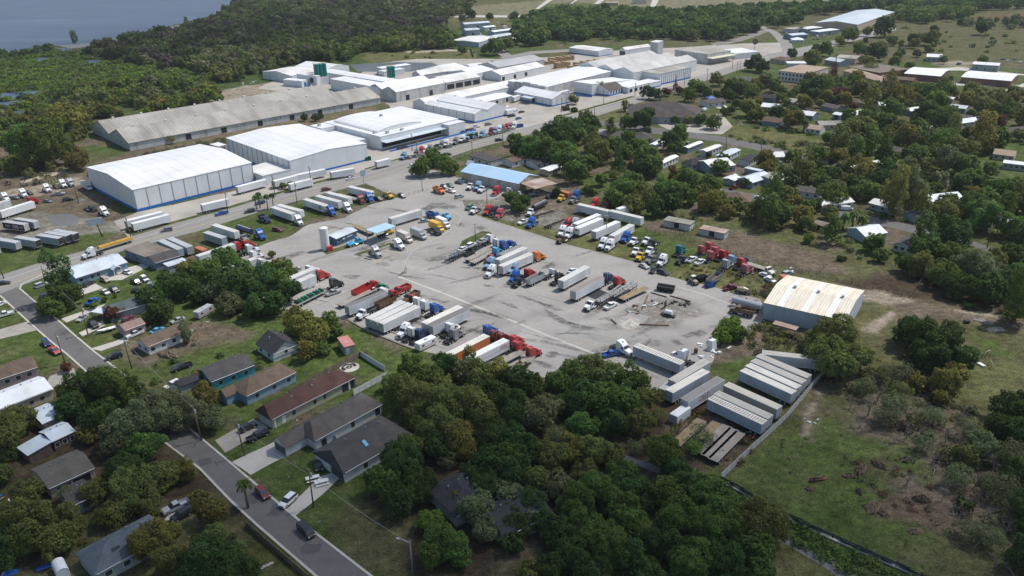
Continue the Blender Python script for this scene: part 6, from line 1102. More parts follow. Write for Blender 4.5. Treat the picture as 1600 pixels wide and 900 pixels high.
wire((206, 576), (262, 550), 9.3, 3, .5, 'service wire falling to the turquoise house side'); wire((74, 457), (137, 523), 9.3, 9.3, .7, 'overhead wire above the top of the residential street')

# fences and hedges
MESHF = mat('mesh_fence', (.06, .075, .09), .7, .2); _n = MESHF.node_tree; _w = _n.nodes.new('ShaderNodeTexNoise'); _w.inputs['Scale'].default_value = 9; _r = _n.nodes.new('ShaderNodeMapRange')
_n.links.new(_w.outputs[0], _r.inputs[0]); _r.inputs[1].default_value = .42; _r.inputs[2].default_value = .5; _n.links.new(_r.outputs[0], _n.nodes['Principled BSDF'].inputs['Alpha'])
def fence(pts, h, m, label, post=2.4, kind='panel', cat='fence', rail=None, base=None):
    P = [G(*p) for p in pts]; r = empty('fence', P[0]); tag(r, label, cat); b = MB(); o0 = P[0]; posts = []
    for a, c in zip(P, P[1:]):
        n = max(1, round((c-a).length/post)); d = (c-a)/n; u = d.normalized(); q = Vector((-u.y, u.x, 0))
        for k in range(n):
            s, e = a+d*k-o0, a+d*(k+1)-o0; posts.append(s)
            if kind == 'panel':
                t = .03; hh = h*random.uniform(.97, 1.02); vs = [s-q*t, e-q*t, e+q*t, s+q*t]
                b.add([(v.x, v.y, .04) for v in vs]+[(v.x, v.y, hh) for v in vs], [(4, 5, 6, 7), (0, 1, 5, 4), (1, 2, 6, 5), (2, 3, 7, 6), (3, 0, 4, 7)])
            elif kind == 'rails':
                for z in (h*.35, h*.65, h*.95): b.tube([s+Vector((0, 0, z)), e+Vector((0, 0, z))], .025 if rail is None else rail, 4)
        posts.append(c-o0)
    b.build('panel' if kind == 'panel' else 'rails', m, r)
    pm = MB().box(-.06, .06, -.06, .06, 0, h*1.06).mesh('post'); pm.materials.append(m if kind == 'panel' else POLE)
    step = max(1, math.ceil(len(posts)/95))
    for p in posts[::step]: o = bpy.data.objects.new('post', pm); COL.objects.link(o); o.parent = r; o.location = p
    if base:
        bb = MB()
        for a, c in zip(P, P[1:]):
            u = (c-a).normalized(); q = Vector((-u.y, u.x, 0))*.3; A, C_ = a-o0, c-o0
            vs = [A-q*1.2, C_-q*1.2, C_+q*.8, A+q*.8]; bb.add([(v.x, v.y, 0) for v in vs]+[(v.x, v.y, base) for v in vs], [(4, 5, 6, 7), (0, 1, 5, 4), (2, 3, 7, 6), (1, 2, 6, 5), (3, 0, 4, 7)])
        bb.build('base_wall', conc, r)
VIN = mat('vinyl_white', (.62, .64, .65), .5, .05, .4, dirt=((.4, .4, .38), (.5, .5, .3)))
fence([(1126, 750), (1166, 712), (1228, 655), (1292, 578)], 1.9, mat('pale_tin_fence', (.46, .47, .47), .6, .15, .5, stripe=('X', .4, .1), dirt=((.3, .28, .26), (.5, .5, .5))), 'long pale sheet metal fence along the stored trailers')
fence([(1126, 752), (1160, 770), (1210, 800), (1300, 843), (1380, 878), (1460, 912)], 1.5, MESHF, 'black mesh fence on a pale concrete base along the ditch', base=.3)
fence([(562, 556), (581, 568), (601, 580)], 1.9, VIN, 'white vinyl fence behind the walled lawn'); fence([(553, 618), (580, 603), (606, 590)], 1.9, VIN, 'white vinyl fence below the fire pit lawn'); 
fence([(452, 617), (500, 590), (563, 557)], 1.8, mat('board_fence', (.17, .135, .10), .9, .3, .6), 'weathered board fence behind the dark red roof')
fence([(405, 578), (350, 596), (300, 612)], 1.6, mat('board_fence', (.17, .135, .10)), 'dark board fence above the turquoise house')
fence([(535, 740), (527, 690), (520, 686)], 1.7, VIN, 'short white side fence between the grey roofed houses')
fence([(385, 823), (430, 862), (480, 905)], 1.5, mat('board_fence', (.17, .135, .10)), 'brown wooden fence on the left side of the lower street')
WIR = mat('wire_rail', (.16, .14, .12), .8)
fence([(1003, 356), (1030, 366), (1048, 364), (1082, 355)], 1.3, WIR, 'post and wire fence round the small dirt corral', kind='rails'); fence([(1056, 371), (1080, 362), (1086, 356)], 1.3, WIR, 'wire fence between the two dirt paddocks', kind='rails')
fence([(1056, 371), (1100, 385), (1150, 398), (1200, 415), (1275, 430), (1290, 418)], 1.4, WIR, 'post and wire fence above the wreck row', kind='rails'); fence([(1275, 430), (1330, 444), (1420, 466), (1440, 440)], 1.3, WIR, 'wire fence round the shaded dirt paddock', kind='rails')
fence([(675, 305), (720, 314)], 1.2, mat('yellow_post', (.5, .35, .05), .6), 'low yellow post rail at the lot entrance', kind='rails', post=6); fence([(600, 300), (632, 307), (668, 298)], 1.3, WIR, 'wire fence by the lot entrance', kind='rails')
fence([(1470, 245), (1512, 222)], 1.8, mat('board_fence', (.17, .135, .10)), 'dark fence crossing the far green lawn'); fence([(900, 150), (925, 152)], .8, BLUE, 'blue low barrier before the white wing')
fence([(735, 76), (740, 90)], 2, TRIM, 'dark fence beside the far road fork'); fence([(752, 58), (772, 75)], 2, TRIM, 'dark fence along the blue grey shed'); fence([(705, 252), (738, 240), (760, 236)], 1.6, GREY, 'chain fence beside the white shop roof', kind='rails')

for x, y in ((452, 752), (350, 668), (475, 803), (128, 548), (305, 697), (500, 822)):
    g = G(x, y); r = empty('mailbox', g, .8); tag(r, 'roadside mailbox on a short post by the kerb', 'mailbox', 'mailboxes along the street'); MB().box(-.05, .05, -.05, .05, 0, 1.05).build('post', POLE, r); MB().prism([(-.28, 1.05), (.28, 1.05), (.28, 1.22), (0, 1.32), (-.28, 1.22)], -.1, .1).build('box', TRIM, r)
for i, (x, y) in enumerate([(395, 778), (320, 722), (485, 858), (100, 520), (160, 575), (430, 800)]):
    g = G(x, y); rr = random.Random(i); P = [(g.x+rr.uniform(1.2, 2.6)*math.cos(k*.785+.6), g.y+rr.uniform(1.2, 3.)*math.sin(k*.785+.6)) for k in range(8)]
    me = bpy.data.meshes.new('asphalt_patch'); me.from_pydata([(p, q, .0185+.0003*i) for p, q in P], [], [tuple(range(8))]); me.materials.append(mat('patch_asphalt', (.085, .083, .085), .9, .15, .8)); o = bpy.data.objects.new('asphalt_patch', me); COL.objects.link(o); struct(o)

rh = random.Random(21)
for i, (x, y) in enumerate([(1205, 190), (1240, 160), (1300, 195), (1330, 215), (1345, 178), (1400, 236), (1440, 172), (1520, 190), (1560, 150), (1590, 205), (1262, 300), (1310, 318), (1380, 322), (1460, 335), (1300, 275), (1360, 262), (1480, 312), (1585, 350), (1210, 245), (1120, 160)]):
    w = rh.uniform(11, 16)*(521+.91*(y-450))/HGT/1.0; dy = rh.uniform(-.25, .3)*w
    rm_ = rh.choice([TINW, TIN, GRF, RG, RB, LRF, RK, RG]); wm_ = rh.choice([SW, STN, SG, SGB])
    bld('house', 'small %s roofed house half hidden by neighbourhood trees' % {TINW: 'white tin', TIN: 'pale tin', LRF: 'dull white', RG: 'grey', RB: 'brown', GRF: 'weathered', RK: 'slate'}[rm_], 'house', (x-w/2, y-dy/2), (x+w/2, y+dy/2), rh.uniform(7, 9), 3, 'gx', rh.uniform(1, 1.7), wm_, rm_, .35, wins=[('f', 3, 1.6, 1.2, 1.1)])
    sheet('driveway', [(x-3, y+5), (x+5, y+6), (x+9, y+10), (x, y+9)], .0091+.0003*(i % 7), conc, .3, 3)
row('by the half hidden neighbourhood houses', [(rh.choice('cspcv'), x+rh.uniform(5, 12), y+rh.uniform(5, 8), x+rh.uniform(13, 18), y+rh.uniform(4, 9), rh.choice(['white', 'silver', 'black', 'white', 'grey', 'dark_red', 'navy'])) for x, y in [(1205, 190), (1240, 160), (1300, 195), (1330, 215), (1345, 178), (1400, 236), (1440, 172), (1520, 190), (1560, 150), (1590, 205), (1225, 298), (1310, 318), (1380, 322), (1460, 335), (1360, 262), (1480, 312), (1210, 245), (1120, 160)]])
# ------------------------------------------------------------------ data for clouds, stains and vegetation
CLOUDS = [(430, 960, 330, 130, .38, 0), (960, 940, 190, 95, .20, 0), (330, 60, 360, 240, .30, 0)]
STAINS = [[(660, 325), (676, 317), (696, 317), (715, 323), (700, 327), (680, 325), (664, 331)], [(656, 327), (668, 320), (678, 324), (664, 331)], [(803, 460), (815, 461), (834, 469), (822, 469)], [(820, 465), (840, 469), (862, 478), (845, 476)], [(845, 472), (865, 477), (882, 486), (866, 486), (850, 480)], [(1045, 529), (1060, 530), (1072, 538), (1060, 540)], [(1080, 520), (1095, 514), (1108, 522), (1090, 527)], [(1062, 524), (1080, 518), (1090, 522), (1074, 528)],
    [(530, 432), (548, 429), (564, 430), (550, 437)], [(620, 433), (632, 421), (636, 413), (634, 428)], [(850, 416), (868, 407), (868, 413), (848, 422)], [(755, 444), (770, 446), (774, 449), (757, 448)], [(606, 406), (618, 403), (612, 410)], [(545, 394), (566, 386), (585, 382), (570, 391)], [(570, 388), (600, 377), (612, 376), (590, 387)], [(713, 351), (722, 348), (726, 354), (716, 355)], [(820, 559), (850, 565), (872, 578), (845, 574)], [(740, 482), (765, 489), (792, 500), (765, 493)], [(740, 356), (752, 352), (760, 356), (748, 360)], [(850, 418), (862, 412), (872, 414), (860, 421)], [(496, 392), (511, 388), (509, 393)], [(430, 405), (470, 392), (478, 396), (440, 408)], [(660, 405), (690, 398), (700, 404), (670, 410)], [(930, 500), (950, 495), (955, 503)], [(885, 470), (900, 463), (905, 468), (892, 474)], [(880, 330), (905, 325), (912, 332), (892, 338)], [(780, 470), (800, 474), (815, 484), (795, 480)]]
P_ALM = 'palm'
TREES = [
 # left and bottom
 (92, 430, 27, 'D', 'tall'), (100, 465, 30, 'D'), (78, 482, 24, 'M'), (70, 232, 46, 'M'), (40, 222, 34, 'M'), (105, 185, 32, 'B'), (120, 252, 22, 'B'), (20, 262, 18, 'O'),
 (26, 662, 36, 'O'), (8, 690, 30, 'O'), (130, 612, 44, 'D'), (175, 610, 46, 'M'), (205, 615, 30, 'D'), (110, 640, 30, 'D'), (160, 655, 34, 'D'), (205, 668, 44, 'G'), (245, 650, 44, 'G'), (290, 645, 36, 'G'), (180, 690, 34, 'G'), (225, 700, 34, 'M'), (258, 622, 28, 'G', 'bare'), (320, 622, 22, 'B'), (330, 655, 26, 'G'),
 (205, 770, 42, 'O'), (175, 800, 30, 'O'), (235, 755, 32, 'O'), (258, 742, 28, 'O'), (290, 735, 22, 'B'), (150, 770, 28, 'O'), (40, 830, 52, 'O'), (95, 815, 42, 'O'), (15, 855, 40, 'D'), (85, 850, 34, 'O'), (110, 775, 22, 'O', 'bare'), (235, 848, 40, 'B'), (270, 880, 40, 'O'), (262, 835, 26, 'B'), (330, 800, 30, 'B'), (335, 835, 22, 'O'), (310, 780, 18, 'B'), (330, 885, 52, 'D'), (370, 900, 40, 'D'), (45, 770, 26, 'O'), (15, 715, 18, 'D', 'shrub'), (380, 754, 13, 'M', 'palm', dict(label='single tall palm on the verge of the lower street')), (302, 893, 34, 'D'),
 (103, 575, 11, 'R'), (175, 492, 15, 'R'), (190, 488, 12, 'R'), (125, 578, 8, 'D', 'palm'), (146, 478, 8, 'M'), (163, 468, 6, 'M'), (180, 462, 5, 'M'), (235, 468, 24, 'D'), (262, 450, 28, 'D'), (250, 490, 26, 'D'), (225, 500, 14, 'G'), (285, 450, 26, 'D'), (300, 415, 14, 'B'), (290, 425, 18, 'O'), (325, 425, 26, 'M'), (350, 405, 22, 'M'), (345, 445, 30, 'D'), (375, 425, 26, 'M'), (385, 455, 34, 'D'), (415, 435, 30, 'D'), (440, 425, 24, 'M'), (450, 455, 26, 'D'), (428, 475, 26, 'D'), (400, 480, 26, 'D'), (360, 475, 24, 'G'), (330, 455, 22, 'G'), (280, 520, 14, 'G', 'bare'), (310, 465, 18, 'D'), (425, 398, 8, 'O'), (443, 445, 18, 'M', 'tall'), (470, 505, 27, 'B'), (490, 525, 28, 'B'), (480, 550, 20, 'B'), (515, 500, 16, 'M'), (525, 520, 16, 'M'), (505, 545, 14, 'M'), (310, 590, 14, 'B'), (318, 605, 12, 'B'),
 (465, 262, 9, 'G', 'bare'), (430, 288, 7, 'M'), (442, 291, 7, 'M'), (455, 290, 8, 'M'), (403, 302, 6, 'D', 'palm'), (415, 305, 5, 'D', 'palm'), (424, 303, 5, 'D', 'palm'), (398, 306, 5, 'M', 'palm'), (205, 360, 8, 'M', 'shrub'), (220, 222, 10, 'M', 'shrub'), (475, 184, 8, 'D'), (493, 184, 8, 'D'), (465, 188, 8, 'T', 'bare'), (502, 182, 5, 'D'), (268, 218, 9, 'B', 'bare'), (683, 228, 5, 'M', 'shrub'), (692, 230, 4, 'B', 'shrub'), (735, 213, 6, 'D'), (742, 211, 6, 'D'), (700, 250, 8, 'T', 'bare'),
 # middle
 (660, 262, 20, 'M'), (690, 258, 22, 'M'), (676, 248, 18, 'M'), (707, 264, 14, 'M'), (650, 268, 12, 'M'), (800, 312, 16, 'M'), (818, 318, 15, 'D'), (808, 322, 14, 'M'), (897, 156, 10, 'O'), (884, 170, 7, 'T', 'shrub'), (897, 172, 7, 'D', 'shrub'), (936, 137, 12, 'Y'), (930, 140, 8, 'Y'), (977, 158, 7, 'B', 'palm'),
 (1140, 512, 22, 'Y'), (1128, 525, 17, 'Y'), (1155, 522, 16, 'M'), (1310, 525, 38, 'O'), (1290, 555, 34, 'O'), (1330, 560, 32, 'O'), (1310, 575, 34, 'O'), (1280, 535, 24, 'O'), (1440, 525, 36, 'D'), (1470, 540, 38, 'D'), (1425, 520, 26, 'D'), (1500, 560, 28, 'D'), (1450, 555, 34, 'D'), (1480, 600, 28, 'B'), (1495, 585, 22, 'B'), (1430, 598, 18, 'B'), (1470, 625, 18, 'B'),
 (1400, 585, 26, 'G', 'bare'), (1375, 610, 24, 'T', 'bare'), (1360, 630, 30, 'T', 'bare'), (1400, 635, 30, 'G', 'bare'), (1345, 655, 20, 'T', 'bare'), (1500, 650, 24, 'T', 'bare'), (1460, 650, 22, 'G', 'bare'), (1590, 640, 34, 'D'), (1560, 670, 24, 'D'), (1600, 680, 32, 'D'), (1530, 700, 30, 'G'), (1555, 720, 30, 'T', 'bare'), (1510, 715, 22, 'O'), (1560, 760, 30, 'G', 'bare'), (1590, 740, 30, 'D'), (1600, 800, 36, 'D'), (1575, 820, 30, 'T', 'bare'), (1540, 800, 26, 'T', 'bare'), (1600, 870, 34, 'D'), (1560, 870, 26, 'T', 'bare'), (1460, 710, 22, 'T', 'bare'), (1420, 745, 20, 'T', 'bare'), (1475, 770, 20, 'T', 'bare'),
 # front belt and grove
 (640, 575, 24, 'M'), (665, 590, 26, 'M'), (610, 600, 18, 'M'), (700, 572, 24, 'D'), (725, 580, 22, 'G'), (750, 585, 26, 'O'), (775, 580, 24, 'B'), (800, 590, 24, 'D'), (825, 600, 26, 'D'), (690, 600, 20, 'O'), (735, 560, 14, 'O', 'tall'), (815, 572, 10, 'B', 'shrub'), (630, 612, 34, 'O'), (660, 630, 40, 'O'), (700, 640, 44, 'O'), (740, 640, 40, 'O'), (770, 620, 34, 'D'), (800, 640, 36, 'D'), (680, 670, 38, 'O'), (720, 690, 36, 'B'), (760, 680, 38, 'D'), (800, 690, 34, 'D'), (840, 650, 34, 'G'), (860, 640, 26, 'G'), (650, 700, 24, 'O'), (765, 725, 32, 'D'), (805, 740, 32, 'D'), (735, 740, 22, 'D'),
 (870, 600, 24, 'M'), (895, 585, 28, 'M'), (925, 575, 26, 'O'), (950, 590, 30, 'O'), (985, 600, 32, 'M'), (1010, 625, 28, 'O'), (975, 630, 34, 'M'), (940, 625, 34, 'M'), (905, 625, 34, 'D'), (1000, 660, 28, 'O'), (960, 665, 26, 'D'), (870, 640, 22, 'D'), (1030, 650, 14, 'O', 'bare'),
 (860, 720, 32, 'O'), (890, 705, 32, 'B'), (925, 705, 32, 'O'), (955, 715, 24, 'O'), (840, 750, 28, 'O'), (870, 760, 28, 'G'), (915, 745, 28, 'O'), (1017, 735, 17, 'T', 'bare'), (985, 690, 14, 'T', 'bare'), (1097, 682, 24, 'G', 'bare'), (1085, 700, 18, 'Y', 'bare'),
 (712, 782, 22, 'O'), (742, 752, 24, 'D'), (800, 800, 24, 'D'), (822, 812, 22, 'G'),
 (1350, 605, 22, 'G', 'bare'), (1385, 650, 24, 'G', 'bare'), (1420, 670, 24, 'T', 'bare'), (1445, 690, 22, 'G', 'bare'), (1480, 675, 24, 'T', 'bare'), (1515, 670, 22, 'G', 'bare'), (1500, 745, 26, 'G', 'bare'), (1530, 745, 24, 'T', 'bare'), (1580, 710, 28, 'G', 'bare'), (1520, 830, 24, 'G', 'bare'), (1550, 840, 26, 'G', 'bare'), (1590, 780, 28, 'G', 'bare'), (1330, 625, 20, 'T', 'bare'), (1410, 612, 22, 'O', 'bare'), (870, 680, 22, 'G', 'bare'), (1000, 700, 18, 'G', 'bare'), (790, 665, 20, 'G', 'bare'), (700, 720, 18, 'G', 'bare'),
 (760, 765, 30, 'D'), (790, 775, 26, 'G'), (830, 785, 28, 'D'), (850, 815, 24, 'D'), (715, 765, 22, 'O'),
 (625, 725, 44, 'D'), (600, 755, 34, 'M'), (655, 760, 36, 'D'), (625, 780, 34, 'D'), (640, 700, 26, 'M'), (670, 815, 24, 'Y'), (690, 850, 40, 'M'), (715, 865, 26, 'M'), (675, 870, 26, 'M'), (740, 770, 24, 'G', 'bare'), (745, 800, 34, 'G'), (760, 830, 26, 'G'), (725, 790, 20, 'O', 'bare'), (800, 850, 22, 'D'), (810, 820, 26, 'D'),
 (900, 790, 36, 'M'), (935, 770, 38, 'M'), (965, 790, 36, 'M'), (985, 820, 34, 'M'), (910, 830, 40, 'M'), (870, 830, 32, 'D'), (950, 850, 42, 'M'), (895, 870, 38, 'D'), (985, 870, 34, 'D'), (1040, 770, 34, 'M'), (1070, 760, 34, 'D'), (1105, 775, 34, 'M'), (1130, 800, 34, 'M'), (1060, 810, 40, 'M'), (1100, 830, 40, 'M'), (1150, 835, 36, 'M'), (1180, 860, 34, 'M'), (1040, 850, 36, 'D'), (1080, 880, 42, 'M'), (1130, 880, 38, 'D'), (1190, 893, 26, 'M'), (1010, 895, 32, 'D'), (930, 900, 36, 'D'), (860, 890, 28, 'D'), (830, 895, 22, 'O'), (1010, 790, 18, 'D'),
 # grove right of the shop, neighbours
 (866, 210, 26, 'D'), (890, 206, 24, 'D'), (845, 222, 20, 'D'), (830, 235, 24, 'M'), (812, 232, 22, 'D'), (860, 238, 26, 'M'), (885, 242, 26, 'M'), (805, 218, 14, 'M'), (880, 226, 22, 'D'), (915, 258, 22, 'M'), (900, 272, 22, 'M'), (935, 240, 24, 'O'), (925, 225, 20, 'O'), (955, 228, 20, 'M'), (895, 258, 22, 'M'), (967, 250, 13, 'D', 'cone'), (985, 255, 6, 'R', 'cone'), (950, 215, 6, 'R', 'cone'), (994, 255, 9, 'D', 'cone'), (940, 282, 13, 'M'), (960, 275, 10, 'O'), (1012, 205, 8, 'D'), (1003, 190, 18, 'D'), (1040, 205, 8, 'T', 'bare'), (1048, 222, 18, 'D'), (1062, 210, 17, 'M'), (1055, 232, 14, 'D'),
 (1010, 245, 22, 'M'), (1022, 262, 20, 'M'), (975, 300, 24, 'M'), (1005, 305, 24, 'O'), (1035, 300, 24, 'M'), (1060, 305, 22, 'M'), (1050, 320, 22, 'D'), (1080, 310, 16, 'M'), (960, 312, 20, 'M'), (990, 320, 18, 'O'), (1022, 325, 20, 'D'), (1050, 272, 10, 'R', 'tall'), (1065, 280, 13, 'D'), (1080, 278, 12, 'D'), (1110, 290, 20, 'M'), (1100, 300, 16, 'O'), (1125, 262, 16, 'M'), (1130, 250, 12, 'D'), (1107, 243, 7, 'D'), (1165, 285, 10, 'O'), (870, 302, 10, 'D'), (920, 300, 12, 'D', 'shrub'),
 (1012, 146, 12, 'D'), (1025, 148, 12, 'D'), (1042, 144, 9, 'R'), (1056, 132, 6, 'R', 'cone'), (1062, 142, 8, 'R'), (1088, 137, 16, 'M'), (1100, 141, 12, 'M'), (1120, 125, 13, 'O'), (1147, 138, 18, 'D'), (1160, 142, 15, 'D'), (1140, 150, 12, 'D'), (1182, 100, 15, 'D'), (1192, 105, 12, 'D'), (1170, 103, 10, 'D'), (1150, 190, 15, 'T', 'bare'), (1170, 170, 18, 'O'), (1185, 180, 15, 'O'), (1012, 182, 15, 'D'), (1055, 188, 8, 'M'), (1040, 186, 8, 'M'), (1075, 190, 10, 'O'), (1095, 188, 12, 'M'), (1115, 192, 14, 'M'), (1028, 184, 7, 'O'),
 (1348, 200, 22, 'O'), (1395, 172, 20, 'M'), (1465, 160, 20, 'Y'), (1420, 215, 24, 'B'), (1405, 205, 18, 'O'), (1535, 210, 19, 'B', 'tall'), (1520, 215, 12, 'B', 'tall'), (1560, 220, 22, 'M'), (1545, 232, 12, 'M'), (1480, 222, 26, 'M'), (1450, 180, 22, 'D'), (1470, 185, 24, 'M'), (1365, 380, 20, 'M'), (1375, 400, 14, 'M'), (1300, 305, 24, 'M'), (1262, 172, 14, 'T', 'bare'), (1257, 188, 7, 'D', 'palm'), (1320, 335, 9, 'M', 'palm'), (1335, 332, 8, 'M', 'palm'), (1350, 338, 9, 'M', 'palm'), (1290, 362, 12, 'O', 'bare'), (1263, 373, 10, 'Y'), (1480, 400, 26, 'M'), (1448, 390, 26, 'D'), (1440, 410, 20, 'O'), (1500, 420, 22, 'G'), (1580, 400, 26, 'D'), (1590, 440, 30, 'D'), (1560, 430, 20, 'G'), (1455, 60, 14, 'O'), (1430, 62, 12, 'D'), (1382, 44, 17, 'D'), (1328, 55, 14, 'M'), (1355, 50, 9, 'O'), (1372, 82, 17, 'D'), (1345, 78, 14, 'M'), (1290, 78, 13, 'M'), (1270, 92, 14, 'O'), (1238, 85, 10, 'D'), (1312, 63, 8, 'O'), (1304, 110, 9, 'R', 'cone'), (1360, 105, 12, 'O', 'bare'), (1408, 82, 7, 'D'), (1433, 84, 7, 'D'), (1460, 47, 8, 'D'), (1535, 45, 12, 'D'), (1315, 405, 8, 'D', 'shrub'),
 (115, 58, 7, 'D', 'tall'), (290, 32, 4, 'D', 'tall'), (203, 55, 3, 'D', 'tall'), (365, 3, 6, 'D', 'tall'), (803, 26, 9, 'D'), (765, 26, 7, 'D'), (735, 24, 10, 'D'), (722, 30, 7, 'D'), (925, 15, 8, 'D'), (945, 14, 9, 'D'), (722, 79, 9, 'M'), (985, 22, 7, 'T', 'bare'), (775, 74, 17, 'M'), (790, 70, 15, 'O'), (760, 78, 10, 'M'), (1262, 14, 9, 'D'), (1275, 12, 9, 'D'), (1295, 15, 10, 'D'), (1320, 12, 9, 'D'), (1355, 10, 9, 'D'),
]
HED = 'ssb'
SCATTER = [
 ([(1150, 130), (1330, 135), (1480, 150), (1620, 150), (1620, 235), (1470, 225), (1300, 215), (1180, 195)], 125, 3.6, 9, 'DDMMMOOOGBR', 1),
 ([(1290, 222), (1460, 225), (1560, 285), (1500, 285), (1300, 255)], 30, 4, 9, 'DMMOOG', 2),
 ([(1190, 265), (1290, 262), (1400, 282), (1530, 300), (1620, 318), (1620, 400), (1500, 362), (1380, 335), (1260, 312), (1190, 298)], 95, 4.5, 9.5, 'DDMMMOOGGB', 3),
 ([(1120, 308), (1250, 328), (1330, 345), (1300, 375), (1200, 355), (1130, 345), (1090, 335)], 18, 4, 8, 'DMOGB', 4),
 ([(1440, 370), (1500, 395), (1560, 440), (1620, 450), (1620, 470), (1500, 450), (1420, 420)], 8, 5, 9, 'DMOG', 5),
 ([(870, 205), (930, 195), (1040, 215), (1100, 270), (1110, 330), (1000, 335), (900, 300), (850, 245)], 18, 4, 8, 'DMMMO', 6),
 ([(1040, 165), (1130, 150), (1200, 150), (1190, 200), (1130, 190)], 8, 3.5, 7, 'DMMO', 9), ([(1200, 85), (1420, 60), (1620, 130), (1600, 150), (1200, 125)], 22, 3.5, 7, 'DMMO', 10), ([(1400, 425), (1640, 455), (1640, 500), (1500, 470)], 14, 4, 8, 'DDMO', 12),
 ([(-20, 640), (60, 620), (200, 700), (330, 790), (420, 900), (-20, 900)], 8, 3, 6, 'DOOB', 7),
 ([(620, 640), (840, 650), (960, 690), (1040, 730), (1200, 850), (1200, 900), (820, 900), (700, 760)], 12, 4, 6.5, 'DMMO', 8, dict(gap=.5, shapes='o')),
]
DG, MG = 'DDMM', 'MMOY'
